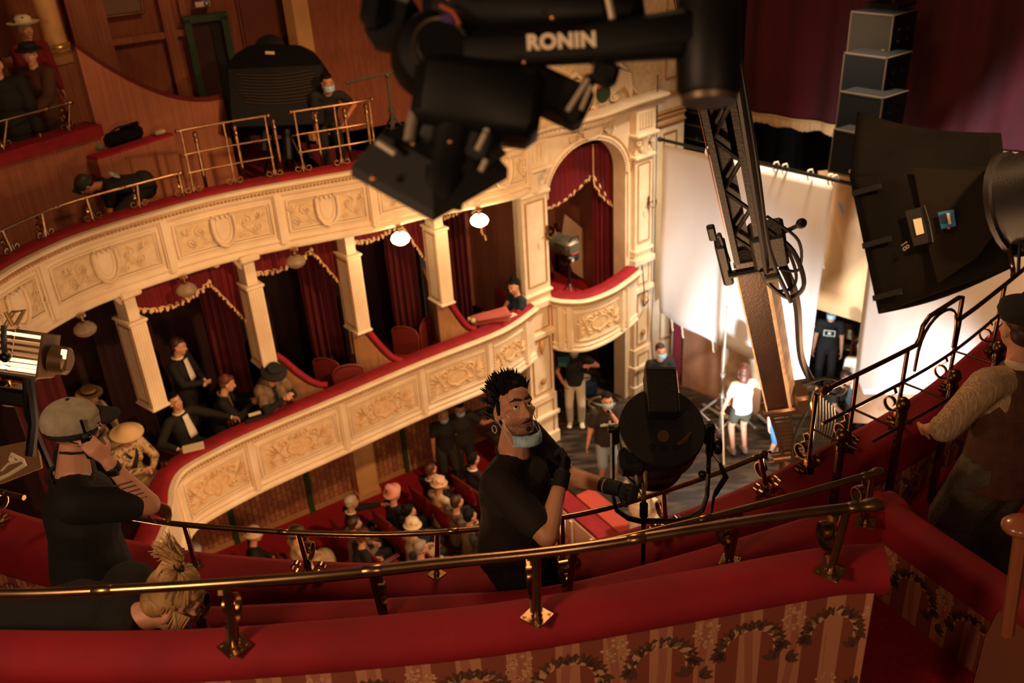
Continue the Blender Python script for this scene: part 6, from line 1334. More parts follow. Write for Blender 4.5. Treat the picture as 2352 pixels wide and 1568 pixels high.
def camprint(i): q = MB(); a = i['Ch']+V((.14,0,.0)); q.box(a, (.006,.2,.12)); q.build('camera_print', MATS['white_print'], i['root']); q = MB(); q.box(a+V((.002,0,0)), (.006,.17,.09)); q.build('print_inner', cloth_m(DK), i['root']); q = MB(); q.lathe([(0,0),(.03,0),(.03,.004)][::-1], a+V((.005,0,0)), V((1,0,0)), 12); q.build('print_lens', MATS['white_print'], i['root'])
stand((1890,890),'masked crew member in a camera-print shirt in the gap between the white cloths', -110, 0, top=DK, sleeve=.3, legs=DK, shoes='b89878', mask='on', hair='dark', extras=camprint, skin=SKIN)
person('person in a cream dress and frilled cream cap behind the spotlight yoke', Zp(1470,1238,0)+V((.0,.0,0)), 60, pelvis=(0,0,.62), lean=20, head=(0,20,0), top='e0ccaa', hair='auburn', hat=bonnet(CRH), fem=True, skirt=('e0ccaa',.05), hands=((.3,.1,.8),(.3,-.1,.8)), feet=((.1,.1,.09),(.1,-.1,.09)), knees=((1,.1,0),(1,-.1,0)), shoes=None)
person('crew member in dark clothes crouching behind the tall brass railing on the stage', Zp(1905,985,0), -60, pelvis=(0,0,.5), lean=18, feet=((.25,.15,.09),(.25,-.15,.09)), knees=((1,.3,.5),(1,-.3,.5)), hands=((.4,.1,.5),(.4,-.1,.5)), top='2a221c', sleeve=.3, legs='2a221c', hair='brown', skin=SKIN)
def wcap(root, hh, Mh): q = MB(); q.ell(hh(-.02,0,.05), (.105,.09,.08), Mh); q.build('white_cap', cloth_m('ded4c0'), root)
person('crew member in pale clothes with a white cap standing behind the tall brass railing', Zp(1955,985,0), -100, top='e0d4c0', sleeve=.3, legs='5c6a74', hair='brown', hat=wcap, skin=SKIN, mask='on')
# ============================================================ THE CREW IN THE NEAR GALLERY
def skin_with_stubble(name, base, c, Mh, col='4a3224', r=(.075,.085,.062), noise=.25):
    m = mat(name, base, .5, spec=.4); nt = m.node_tree; b = nt.nodes['Principled BSDF']
    tc = nt.nodes.new('ShaderNodeTexCoord'); sub = nt.nodes.new('ShaderNodeVectorMath'); sub.operation = 'SUBTRACT'; sub.inputs[1].default_value = c
    nt.links.new(tc.outputs['Object'], sub.inputs[0]); dots = nt.nodes.new('ShaderNodeCombineXYZ')
    for i in range(3):
        d = nt.nodes.new('ShaderNodeVectorMath'); d.operation = 'DOT_PRODUCT'; ax = Mh @ V([1 if j == i else 0 for j in range(3)]); d.inputs[1].default_value = ax/r[i]
        nt.links.new(sub.outputs[0], d.inputs[0]); nt.links.new(d.outputs['Value'], dots.inputs[i])
    ln = nt.nodes.new('ShaderNodeVectorMath'); ln.operation = 'LENGTH'; nt.links.new(dots.outputs[0], ln.inputs[0])
    rp = nt.nodes.new('ShaderNodeValToRGB'); rp.color_ramp.elements[0].position = .62; rp.color_ramp.elements[1].position = 1.06; rp.color_ramp.elements[0].color = (1,1,1,1); rp.color_ramp.elements[1].color = (0,0,0,1)
    nt.links.new(ln.outputs['Value'], rp.inputs[0]); ns = nt.nodes.new('ShaderNodeTexNoise'); ns.inputs['Scale'].default_value = 180; nt.links.new(tc.outputs['Object'], ns.inputs['Vector'])
    mu = nt.nodes.new('ShaderNodeMath'); mu.operation = 'MULTIPLY'; ad = nt.nodes.new('ShaderNodeMath'); ad.operation = 'ADD'; ad.inputs[1].default_value = .2; ad.use_clamp = True
    nt.links.new(ns.outputs[0], ad.inputs[0]); nt.links.new(rp.outputs[0], mu.inputs[0]); nt.links.new(ad.outputs[0], mu.inputs[1])
    mx = nt.nodes.new('ShaderNodeMix'); mx.data_type = 'RGBA'; mx.inputs[6].default_value = lin(base); mx.inputs[7].default_value = lin(col); nt.links.new(mu.outputs[0], mx.inputs[0]); nt.links.new(mx.outputs[2], b.inputs['Base Color'])
    return m
def main_extras(i):
    hh, Mh, N, Ms, root = i['hh'], i['Mh'], i['N'], i['Ms'], i['root']
    body = [c for c in root.children if c.name.startswith('body')][0]; body.data.materials[0] = skin_with_stubble('skin_and_stubble', 'cc9270', hh(.05,0,-.078), Mh)
    B = HAIRS['dark']; q = MB(); q.capsule(hh(.108,.004,-.052), (.003,.004), hh(.098,.022,-.058), (.003,.003), 6); q.capsule(hh(.108,-.004,-.052), (.003,.004), hh(.098,-.022,-.058), (.003,.003), 6); q.ell(hh(.094,0,-.088), (.008,.011,.010), Mh, 8, 6); q.build('goatee', mat('beard_brown','2c1c14',.8), root)
    q = MB(); q.capsule(hh(.1005,.014,-.0635), (.004,.0035), hh(.1005,-.014,-.0635), (.004,.0035), 8); q.capsule(hh(.099,.013,-.0715), (.004,.0045), hh(.099,-.013,-.0715), (.004,.0045), 8); q.build('lips', LIP, root)
    q = MB(); q.capsule(hh(.0985,.012,-.0675), (.004,.002), hh(.0985,-.012,-.0675), (.004,.002), 8); q.build('mouth_opening', mat('mouth_dark','1c0c08',.6), root)
    for sy in (-1,1): q = MB(); q.capsule(hh(.0945,sy*.014,.0375), .006, hh(.090,sy*.034,.043), .0055, 8); q.capsule(hh(.090,sy*.034,.043), .0042, hh(.077,sy*.052,.035), .0025, 8); q.build('eyebrow', mat('beard_brown','2c1c14'), root)
    for sy in (-1,1): q = MB(); q.ell(hh(.1125,sy*.0075,-.0425), (.003,.003,.002), Mh, 6, 5); q.build('nostril', MATS['mouth_dark'], root)
    q = MB(); q.tube([hh(-.02,-.095,-.05), hh(-.03,-.098,-.06), hh(-.035,-.095,-.075), hh(-.025,-.09,-.085), hh(-.012,-.088,-.075), hh(-.012,-.09,-.055)], .0022, 6, closed=True); q.build('earpiece_tube', mat('clear_tube','d8c4a8',.2), root)
    q = MB(); q.tube([N+Ms@V((.069*math.cos(a)-.0,.072*math.sin(a),-.022-.018*math.cos(a))) for a in [k*6.283/16 for k in range(16)]], .007, 8, closed=True); q.build('shirt_neckband', cloth_m('1a1613'), root)
    # watch on the far wrist and a radio on the belt
    q = MB(); f = (i['wr'][0]-i['el'][0]).normalized(); q.tube([i['wr'][0]-f*.08, i['wr'][0]-f*.062], .034, 14); q.build('wrist_watch', BLACK, root)
    q = MB(); p = i['P']+V((-.13,.10,.02)); q.bbox(p, (.05,.07,.12), b=.015); q.tube([p+V((0,.01,.05)), p+V((.0,.01,.12))], .006, 6); q.build('belt_pouch', BLACKG, root)
    q = MB(); p = i['P']+V((-.02,-.17,-.0)); q.bbox(p, (.06,.045,.11), b=.012); q.build('radio', BLACKG, root)
FX = -20
person('spiky-haired bearded man with mask under his chin, gloved, holding the spotlight yoke', ('H',1178,938,5.36), FX,
       lean=2, twist=0, head=(-36,-27,-8), hands=((.43,.17,1.17),(.25,-.06,1.37)), elbows=((-.3,.4,-.8),(.55,-.9,-.75)), grip=(.95,.8), palm=((0,-.4,.3),(-1,.3,0)), glove=(0,1), s=1.08,
       top='231b16', sleeve=.36, legs='14110f', hair='dark', hairstyle='spiky', skin=mat('skin_near','cc9270',.5), mask='chin', vox=.0065, fine=True, gaze=(-.003,.0035), extras=main_extras, girth=1.22, neckext=.01)
def cap_extras(i):
    hh, Mh, root = i['hh'], i['Mh'], i['root']
    KH = mat('khaki_cap','b0a488',.85,col2='9c9076',scale=20,bump=.3); KB = mat('cap_black','14120f',.8)
    q = MB(); q.ell(hh(-.012,0,.045), (.112,.094,.09), Mh, 24, 14); cap = q.build('cap', KH, root)
    q = MB(); n = 14; q.grid(lambda u, v: hh(.04+.085*math.cos((u-.5)*2.6)*1.0*(v*.95+.05) + .05, .085*math.sin((u-.5)*2.6)*(1-.12*v), .045-.016*v+.018*math.cos((u-.5)*2.6)), 16, 8); q.build('peak', KB, cap, solid=.005, angle=180)
    q = MB(); q.tube([hh(.10*math.cos(a)-.012,.092*math.sin(a),.012) for a in [k*6.283/20 for k in range(20)]], (.006,.014), 6, closed=True); q.build('cap_band', KB, cap)
    q = MB(); q.ell(hh(-.112,0,.03), (.012,.035,.022), Mh, 10, 8); q.build('cap_opening', mat('skin','d29a78'), cap)
    q = MB(); q.ell(hh(-.012,0,.137), (.008,.008,.004), Mh, 8, 6); q.build('cap_button', KB, cap)
    q = MB(); q.grid(lambda u, v: hh(.035+.075*math.cos((u-.5)*2.2), .083*math.sin((u-.5)*2.2), -.02-.085*v), 10, 7); q.build('face_mask', mat('grey_mask','8a8474',.8), root, solid=.004, angle=180)
    q = MB(); q.tube([hh(-.03,-.085,-.005), hh(.0,-.09,-.02), hh(.04,-.085,-.05)], .003, 6); q.tube([hh(-.07,-.06,-.06), hh(-.03,-.085,-.06), hh(.03,-.08,-.07)], .005, 6); q.build('mask_strap', KB, root)
    w_, e_ = i['wr'][1], i['el'][1]; f = (w_-e_).normalized(); q = MB(); q.tube([w_-f*.05, w_-f*.025], .032, 14); q.bbox(w_-f*.037+V((0,-.034,.0)), (.03,.012,.034), b=.004); q.build('wrist_watch', BLACK, root)
    q = MB(); p = w_+f*.075+V((-.02,.035,0)); q.bbox(p, (.045,.035,.12), b=.012); q.tube([p+V((0,0,.05)), p+V((0,0,.12))], .006, 6); q.build('walkie_talkie', BLACKG, root)
    q = MB(); q.tube([i['N']+i['Ms']@V((.085*math.cos(a)-.01,.10*math.sin(a),-.035-.01*math.cos(a))) for a in [k*6.283/16 for k in range(16)]], .010, 8, closed=True); q.build('shirt_neckband', cloth_m('14110f'), root)
    q = MB(); 
    for k in range(5): a_ = e_.lerp(w_, .25+k*.09); q.tube([a_+V((-.03+.012*math.sin(k),-.035,.0)), a_+V((.0,-.044,.006)), a_+V((.03,-.034,.0))], .0025, 5)
    q.build('arm_tattoo', mat('tattoo_ink','5a4438',.6), root)
person('crew man in a khaki cap and black T-shirt talking into a walkie-talkie', ('H',172,985,5.36), 22, lean=6, head=(6,6,0),
       hands=((.25,.25,1.0),(.20,-.13,1.49)), elbows=((-.2,.5,-.7),(-.6,-.3,-1)), grip=(.2,.7), palm=(None,(-.4,.9,0)), top='15120f', sleeve=.36, legs='12100e', hair='brown', hairstyle='none', skin=mat('skin_near2','cf9474',.5), vox=.0075, fine=True, extras=cap_extras, girth=1.2, s=1.12)
def pony(i):
    hh, Mh = i['hh'], i['Mh']; q = MB(); r_ = random.Random(4)
    for k in range(150):
        a = r_.uniform(0, 6.283); b_ = V((-.02+.1*math.cos(a)*.95, .085*math.sin(a), r_.uniform(-.03,.08))); q.tube([hh(b_.x*.95,b_.y*.95,b_.z), hh(b_.x*.75-.03,b_.y*.7,.13+r_.uniform(-.01,.01)), hh(-.055+r_.uniform(-.01,.01), r_.uniform(-.012,.012), .15)], [.005,.006,.004], 5)
    for k in range(90): q.tube([hh(-.06+r_.uniform(-.008,.008), r_.uniform(-.01,.01), .15), hh(-.09+r_.uniform(-.02,.02), r_.uniform(-.03,.03), .195+r_.uniform(-.01,.02)), hh(-.16+r_.uniform(-.03,.02), r_.uniform(-.05,.05), .20+r_.uniform(-.03,.05))], [.005,.005,.001], 5)
    for k in range(60): s_ = r_.choice((-1,1)); q.tube([hh(.05+r_.uniform(-.05,.02), s_*.07, .03), hh(.06+r_.uniform(-.05,.02), s_*(.09+r_.uniform(0,.02)), -.04), hh(.07+r_.uniform(-.05,.04), s_*(.085+r_.uniform(0,.04)), -.11+r_.uniform(-.03,.03))], [.005,.004,.001], 5)
    q.build('hair_strands', HAIRS['blond'], i['root'], angle=180); q = MB(); q.tube([hh(-.058+.016*math.cos(a), .016*math.sin(a), .152) for a in [j*.8 for j in range(8)]], .006, 6, closed=True); q.build('hair_tie', BLACK, i['root'])
person('blond person in a black jumper bending down, hair in a short ponytail', ('H',396,1382,6.02), 6, pelvis=(-.1,0,.86), lean=84, head=(0,12,0), hands=((.55,.16,.30),(.50,-.16,.30)), top='171310', sleeve=1.0, legs='14110f', hair='blond', skin=mat('skin_near2','cf9474'), vox=.008, fine=True, shirt_over=.03, girth=1.15, extras=pony)
def vest(i):
    N, Ms, P, Ch, Wst = i['N'], i['Ms'], i['P'], i['Ch'], i['Wst']; q = MB(); g = 1.15; c = .032
    q.tube([P+V((0,0,-.115)), P+V((0,0,.05)), Wst, Ch], [(.135*g+c,.165*g+c),(.125*g+c,.152*g+c),(.11*g+c,.143*g+c),(.118*g+c,.164*g+c)], 20, ref=V((0,1,0))); q.capsule(Ch, (.112*g+c,.158*g+c), N-Ms@V((0,0,.07)), (.074+c,.10+c), 16, ref=V((0,1,0)))
    q.build('waistcoat', mat('brown_waistcoat','5a3423',.85,col2='4c2a1c',scale=20,bump=.3,bscale=120), i['root'], remesh=.009, smooth_it=2)
    q = MB(); q.tube([N+Ms@V((.068*math.cos(a)-.008,.07*math.sin(a),.022-.012*math.cos(a))) for a in [k*6.283/16 for k in range(16)]], (.008,.02), 8, closed=True); q.build('shirt_collar', cloth_m('c8b090'), i['root'])
    for k in (0,1):
        e_, w_ = i['el'][k], i['wr'][k]; q = MB(); q.tube([e_.lerp(w_,-.02), e_.lerp(w_,.12), e_.lerp(w_,.2)], [.066,.068,.060], 14); q.build('rolled_cuff', MATS['striped_shirt'], i['root'])
mat('striped_shirt','b89a74',.85,col2='94785a',scale=60,stretch=(1,6,.3),mix=(.45,.55),bump=.3,bscale=30)
person('man in a dark beret and brown waistcoat seen from behind at the right', ('H',2344,752,5.30), 108, lean=4, head=(-12,6,0), hands=((.30,.22,.98),(.25,-.25,.98)), elbows=((-.3,.7,-.5),(-.3,-.7,-.5)),
       top=MATS['striped_shirt'], shirt_over=.004, sleeve=.5, s=1.1, legw=1.45, legs=mat('grey_wool_trousers','5c5040',.9,col2='4c4234',scale=30,bump=.5,bscale=40), hair='brown', hat=beret, skin=mat('skin_near','c08060'), vox=.008, girth=1.15, extras=vest)

# ============================================================ THE SPOTLIGHT
LB = mat('lamp_black','120f0d',.5,col2='1a1613',scale=5,bump=.2,bscale=60)
ctr = Dp(1519,985,4.62); AXL = (FWD*math.cos(R(30))-UP*math.sin(R(30))).normalized(); SR = .213
t = thing('film_spotlight', 'big black fresnel spotlight on a yoke, seen from behind, pointing down at the stage', 'spotlight', ctr)
def L_(x, y, z): X_ = RIGHT; Y_ = AXL.cross(X_); Y_ = -Y_ if Y_.z < 0 else Y_; return X_*x + Y_*y + AXL*z
mb = MB(); mb.lathe([(0,-.03),(SR*.98,-.03),(SR,-.022),(SR,.02),(SR*.97,.03),(SR*.97,.16),(SR*.9,.2),(SR*.8,.3),(SR*.78,.36),(SR*.82,.37),(SR*.82,.40),(SR*.7,.41)], (0,0,0), AXL, 40); mb.build('housing', LB, t, angle=35)
mb = MB(); mb.lathe([(SR*.72,.395),(SR*.5,.41),(0,.42)][::-1], (0,0,0), AXL, 32); mb.build('lens', mat('lens_glass','806a50',.1,trans=.6), t)
rotL = Matrix((RIGHT, (L_(0,1,0)), AXL)).transposed()
mb = MB(); mb.bbox(L_(0,.155,-.07), (.15,.24,.12), rotL, .008); mb.build('lamp_box', LB, t); 
mb = MB(); [mb.box(L_(x,.155,-.131), (.004,.24,.003), rotL) for x in (-.074,.074)]; mb.box(L_(0,.274,-.131), (.15,.004,.004), rotL); mb.build('worn_edge', mat('worn_metal','6a5644',.4,.6), t)
mb = MB(); mb.lathe([(0,-.034),(.028,-.034),(.031,-.038),(.031,-.03)], L_(.0,-.055,0), AXL, 20); mb.build('round_badge', mat('worn_metal','6a5644'), t)
for x in (-.058,0,.058): mb = MB(); mb.lathe([(0,-.032),(.017,-.033),(.019,-.03)], L_(x,-.115+abs(x)*.1,0), AXL, 14); mb.build('vent_hole', mat('hole_black','020202',.9), t)
mb = MB(); mb.tube([L_(.065,-.10,-.031), L_(.11,-.075,-.033), L_(.14,-.035,-.031)], [(.004,.012),(.006,.022),(.003,.008)], 6); mb.build('worn_scratch', mat('bare_rust','5a3a26',.7), t)
mb = MB(); mb.bbox(L_(-.15,-.15,.06), (.13,.12,.12), rotL, .02); mb.tube([L_(-.15,-.15,-.01), L_(-.15,-.15,.0)], .03, 12); mb.build('switch_box', LB, t)
RP = mat('pale_cord','b8a07c',.8,col2='7c6850',scale=220)
mb = MB(); mb.tube([L_(-.09,-.16,.05), L_(-.085,-.25,.1), L_(-.1,-.30,.14), L_(-.12,-.26,.12), L_(-.13,-.2,.08)], .007, 8); mb.tube([L_(-.08,-.15,.05), L_(-.078,-.25,.12), L_(-.09,-.31,.16)], .006, 8); mb.build('cord_loop', RP, t)
# yoke
yz = .45; hx = SR+.03
pl = lambda x, z, y=0: RIGHT*x + V((0,0,z)) + V((0,1,0))*y
mb = MB(); U = [(-hx,.03),(-hx,-.1),(-hx,-.38),(-hx+.02,-.47),(-hx+.08,-.525),(0-.1,-.545),(.1,-.545),(hx-.08,-.525),(hx-.02,-.47),(hx,-.38),(hx,-.1),(hx,.06)]
c4 = [V((a,b,0)) for a, b in U]; mb.tube([pl(a,b-.03) for a, b in U], (.012,.02), 8, ref=V((0,1,0))); mb.build('yoke', LB, t, angle=50)
for sx in (-1,1): mb = MB(); mb.tube([RIGHT*(sx*(SR-.02)), RIGHT*(sx*(hx+.02))], .022, 12); mb.bbox(RIGHT*(sx*(SR+.012))+V((0,0,-.03)), (.03,.04,.1), b=.006); mb.build('pivot', BLACKG, t)
mb = MB(); mb.lathe([(.012,0),(.04,.005),(.045,.02),(.04,.035),(.0,.04)], RIGHT*(hx+.02)+V((0,0,-.1)), RIGHT, 16); mb.bbox(RIGHT*(hx+.0)+V((0,0,-.06)), (.035,.05,.2), b=.01); mb.build('clamp_knob', BLACKG, t)
mb = MB(); mb.ell(RIGHT*(hx-.035)+V((0,-.02,-.26)), (.022,.02,.022)); mb.ell(RIGHT*(-hx-.02)+V((0,0,.1)), .008); mb.build('yoke_bolt', BLACKG, t)
fl_ = V((ctr.x-.085, ctr.y-.02, 5.36)); rel = fl_-ctr
mb = MB(); mb.tube([rel+V((0,0,.05)), rel+V((0,0,ctr.z-5.36-.30))], .012, 10); mb.tube([rel+V((0,0,ctr.z-5.36-.52)), rel+V((0,0,ctr.z-5.36-.44))], .022, 10); mb.build('pole', BLACKG, t)
for k in range(3): a = k*2.094+.4; mb = MB(); mb.tube([rel+V((0,0,.35)), rel+V((math.cos(a)*.2,math.sin(a)*.2,.02))], .010, 8); mb.build('leg', BLACKG, t)
mb = MB(); mb.tube([RIGHT*(hx+.01)+V((0,0,-.14)), RIGHT*(hx+.05)+V((0,0,-.2))], .004, 6); mb.build('wire_loop', STEEL, t)
mb = MB(); p0_ = RIGHT*(hx+.055)+V((0,0,-.2)); mb.tube([p0_, p0_+RIGHT*.02+V((0,0,-.06)), p0_+RIGHT*.035+V((0,0,-.09)), p0_-RIGHT*.01+V((0,0,-.19)), p0_-RIGHT*.02+V((0,0,-.22)), p0_-RIGHT*.03+V((0,0,-.36))], [.008,.014,.016,.014,.008,.005], 8); mb.build('safety_strap', BLACK, t)

# ============================================================ THE CAMERA CRANE
CA, CB_ = Dp(1640,160,4.7), Dp(1816,1056,8.7); CD = (CB_-CA).normalized(); TIP = CA-CD*2.0
CN = (RIGHT - CD*RIGHT.dot(CD)).normalized(); CU = CN.cross(CD).normalized()
if CU.dot(FWD) > 0: CU = -CU
t = thing('camera_crane', 'long black and bare-metal camera crane arm reaching down to the stage', 'camera crane', CB_)
cp_ = lambda s, x=0, y=0: (TIP-CB_)+CD*s+CN*x+CU*y
LT = (CB_-TIP).length
rC = Matrix((CN, CU, CD)).transposed()
mb = MB(); s1 = 3.62
for x in (-.09,.06): mb.prism([cp_(0,x-.018,-.04), cp_(s1,x-.018,-.05), cp_(s1,x-.018,.06), cp_(0,x-.018,.04)], CN*.036)
for k in range(16): a, b = s1*k/16, s1*(k+1)/16; x0, x1 = (-.08,.05) if k % 2 else (.05,-.08); mb.tube([cp_(a,x0,.0), cp_(b,x1,.0)], .014, 6)
mb.prism([cp_(0,-.09,-.05), cp_(s1,-.1,-.06), cp_(s1,.01,-.06), cp_(0,.0,-.05)], CU*.02)
mb.build('upper_arm', LB, t, angle=40)
mb = MB(); mb.prism([cp_(0,-.112,.02), cp_(s1,-.125,.02), cp_(s1,-.119,.02), cp_(0,-.106,.02)], CU*.012); mb.build('copper_edge', mat('copper_edge','7a4a30',.3,.8), t)
RM = mat('rusty_panel','1e100b',.4,.4,col2='3c1b11',scale=3,stretch=(1,1,.6),bump=.2,mix=(.3,.75)); AL = mat('worn_aluminium','d8c8b0',.45,.2,col2='b8a488',scale=14)
s2 = s1+.05; s3 = LT-1.05
mb = MB(); mb.prism([cp_(s2,-.11,.0), cp_(s3,-.11,.0), cp_(s3,.075,.0), cp_(s2,.075,.0)], -CU*.13); mb.build('lower_arm', RM, t, angle=30)
mb = MB(); mb.prism([cp_(s2,.078,.01), cp_(s3,.078,.01), cp_(s3,.135,-.10), cp_(s2,.135,-.10)], CN*.012); mb.prism([cp_(s2,.066,.004), cp_(s3,.066,.004), cp_(s3,.08,.004), cp_(s2,.08,.004)], CU*.01); mb.prism([cp_(s2,-.118,.004), cp_(s3,-.118,.004), cp_(s3,-.106,.004), cp_(s2,-.106,.004)], CU*.01); mb.build('aluminium_rail', AL, t, angle=30)
mb = MB(); mb.bbox(cp_(s2-.12,.12,.0), (.22,.16,.34), rC, .02); mb.bbox(cp_(s2-.02,-.17,0), (.07,.09,.45), rC, .015); mb.bbox(cp_(s2-.38,-.2,.02), (.05,.04,.14), rC, .01); mb.tube([cp_(s2+.06,-.16,.05), cp_(s2+.06,.14,.05)], .025, 10); mb.tube([cp_(s2-.35,-.16,.02), cp_(s2-.05,-.14,.02)], .015, 8); mb.tube([cp_(s2-.25,.2,.03), cp_(s2-.3,.32,.03)], .014, 8); mb.ell(cp_(s2-.31,.33,.03), (.035,.02,.035)); mb.build('joint_block', LB, t, angle=40)
mb = MB(); 
for x in (-.1,.07): mb.prism([cp_(s3,x-.012,-.02), cp_(LT,x*.6-.012,-.02), cp_(LT,x*.6-.012,-.1), cp_(s3,x-.012,-.12)], CN*.024)
for k in range(11): s_ = s3+.1+(LT-s3-.2)*k/11; mb.box(cp_(s_,-.015,-.04), (.15,.02,.035), rC)
mb.bbox(cp_(s3+.0,-.01,-.03), (.3,.12,.09), rC, .02); mb.bbox(cp_(s3-.1,.19,-.05), (.16,.2,.3), rC, .03); mb.build('lattice_end', mat('dark_bronze_metal','4c3828',.35,.7), t, angle=40)
mb = MB(); mb.tube([cp_(LT,-.15,-.04), cp_(LT,.15,-.04)], .06, 14); mb.tube([cp_(LT+.02,-.2,-.02), cp_(LT+.02,.22,-.02)], .025, 12); mb.tube([cp_(LT,.0,-.04), cp_(LT,0,-.04)+V((.1,.3,-CB_.z+.02))], .09, 14); mb.lathe([(.45,0),(.45,.05),(.12,.12),(.1,.4)], cp_(LT,0,-.04)+V((.1,.3,-CB_.z+.02)), n=24); mb.build('pivot_column', mat('dark_bronze_metal','4c3828'), t, angle=40)
def ccable(pts, r): cable(None, [cp_(*p) for p in pts], r, CBD, 'cable', parent=t)
ccable([(0,.1,.06),(1.0,.11,.07),(2.2,.10,.08),(3.2,.09,.08),(3.7,.08,.1)], .02); ccable([(0,.14,.05),(1.2,.13,.07),(2.6,.13,.06),(3.5,.12,.08),(4.1,.2,.1)], .016)
ccable([(3.3,.12,.06),(3.6,.26,.05),(3.95,.30,.08),(4.08,.20,.08),(3.9,.09,.08),(3.7,.05,.08)], .016); ccable([(3.3,.1,.06),(3.55,.22,.05),(3.85,.26,.06),(4.0,.22,.06),(3.98,.12,.08)], .011); ccable([(3.2,.14,.05),(3.5,.3,.05),(3.8,.28,.06),(3.75,.16,.06)], .010)
ccable([(3.6,.16,.03),(4.2,.24,.02),(5.0,.22,.02),(5.45,.28,.04)], .03); ccable([(5.4,.2,.05),(5.3,.4,.08),(5.5,.52,.08),(5.65,.45,.06),(5.55,.3,.05)], .014); ccable([(5.5,.28,.04),(5.9,.2,.04),(6.3,.08,.06),(6.8,.02,.06),(7.2,.08,.06)], .014)
for k in range(7): ccable([(5.6+.05*k,.3+.02*k,.04),(6.2,.26+.025*k,.05),(6.7,.2+.02*k,.05),(7.1,.12+.01*k,.04)], .007)
ccable([(6.6,.32,.05),(7.0,.3,.05),(7.15,.15,.05),(7.0,.02,.05)], .016)
mb = MB(); mb.bbox(cp_(3.78,.11,.1), (.1,.05,.05), rC, .01); mb.build('tape_wrap', mat('tape_grey','6a6a60',.6), t)
mb = MB(); mb.bbox(cp_(5.45,.26,.04), (.1,.08,.1), rC, .02); mb.tube([cp_(5.4,.2,.04), cp_(5.55,.4,.05)], .015, 8); mb.ell(cp_(5.45,.4,.06), .045); mb.build('cable_clamp', LB, t)

# ============================================================ THE STABILISED CAMERA HEAD hanging from the crane tip, close to the lens
GD = 1.65; G0 = Dp(1280,110,GD); GS = GD/FPX
def gp(px, py, z=0): return (RIGHT*(px-1280) - UP*(py-110))*GS - FWD*z       # millimetre work in the head's own upright plane
rG = Matrix((RIGHT, UP, -FWD)).transposed()
BG = mat('gimbal_black','080706',.5,spec=.25); BG2 = mat('gimbal_dark','0c0a08',.6,spec=.25)
t = thing('gimbal_camera', 'black blurred remote camera head with white lettering at the top', 'camera', G0)
def rz2(a): return rG @ Matrix.Rotation(R(a), 3, 'Z')
mb = MB(); mb.bbox(gp(1290,118,.02), (560*GS,72*GS,.045), rz2(3), .012); mb.bbox(gp(1470,92,.015), (260*GS,86*GS,.06), rz2(9), .012); mb.build('roll_arm', BG2, t, angle=50)
fc = bpy.data.curves.new('lettering', 'FONT'); fc.body = 'RONIN'; fc.size = 46*GS; fc.extrude = .0006; fc.align_x = 'CENTER'; fc.align_y = 'CENTER'; fc.space_character = 1.08; fc.offset = .0016
fo = bpy.data.objects.new('lettering_tmp', fc); C.objects.link(fo); dg = bpy.context.evaluated_depsgraph_get(); me = bpy.data.meshes.new_from_object(fo.evaluated_get(dg)); bpy.data.objects.remove(fo)
me.transform((Matrix.Translation(gp(1286,115,.047)) @ (rz2(3)).to_4x4())); me.materials.clear(); me.materials.append(mat('white_lettering','d8c4a8',.6)); lo = bpy.data.objects.new('lettering', me); C.objects.link(lo); lo.parent = t
axm = (-FWD*.9+RIGHT*.25).normalized()
mb = MB(); mb.lathe([(0,.055),(52*GS,.055),(58*GS,.05),(60*GS,.04),(90*GS,.03),(96*GS,.015),(96*GS,-.04),(0,-.04)][::-1], gp(1000,126,.0), axm, 36); mb.build('left_motor', BG, t, angle=40)
mb = MB(); mb.lathe([(60*GS,.046),(66*GS,.048),(66*GS,.044)], gp(1000,126,.0), axm, 30); mb.build('motor_ring', mat('warm_grey_metal','5a4a38',.4,.6), t)
mb = MB(); mb.bbox(gp(900,45,-.02), (115*GS,125*GS,.08), rz2(-12), .02); mb.bbox(gp(865,30,.0), (60*GS,95*GS,.09), rz2(-8), .015); mb.build('rear_motor', BG, t)
mb = MB(); mb.lathe([(0,-.11),(60*GS,-.11),(74*GS,-.095),(76*GS,.02),(68*GS,.09),(0,.1)], gp(1628,85,.0), UP, 30); mb.build('right_motor', BG, t, angle=50)
mb = MB(); mb.lathe([(62*GS,-.116),(66*GS,-.106),(58*GS,-.106)], gp(1628,85,.0), UP, 30); mb.build('motor_edge', mat('warm_grey_metal','5a4a38'), t)
mb = MB(); mb.bbox(gp(1100,235,.0), (290*GS,160*GS,.14), rz2(-8), .02); mb.bbox(gp(1060,290,-.02), (200*GS,170*GS,.12), rz2(-22), .02); mb.bbox(gp(1220,10,-.02), (500*GS,110*GS,.1), rz2(2), .02); mb.bbox(gp(1440,30,-.03), (90*GS,120*GS,.06), rz2(8), .01); mb.build('camera_body', BG, t, angle=50)
mb = MB(); mb.bbox(gp(1260,210,-.02), (200*GS,90*GS,.09), rz2(-25), .01); mb.bbox(gp(1330,230,.0), (30*GS,130*GS,.03), rz2(-28), .008); mb.bbox(gp(1390,170,.0), (60*GS,50*GS,.04), rz2(-15), .008); mb.bbox(gp(1210,250,.01), (26*GS,120*GS,.03), rz2(-27), .008); mb.build('accessory_block', BG2, t)
mb = MB(); mb.lathe([(0,-.02),(48*GS,-.02),(52*GS,.0),(52*GS,.09),(60*GS,.10),(60*GS,.16),(0,.16)], gp(1050,270,.02), (-UP*.93-RIGHT*.22+FWD*.1).normalized(), 30); mb.build('lens', BG, t, angle=40)
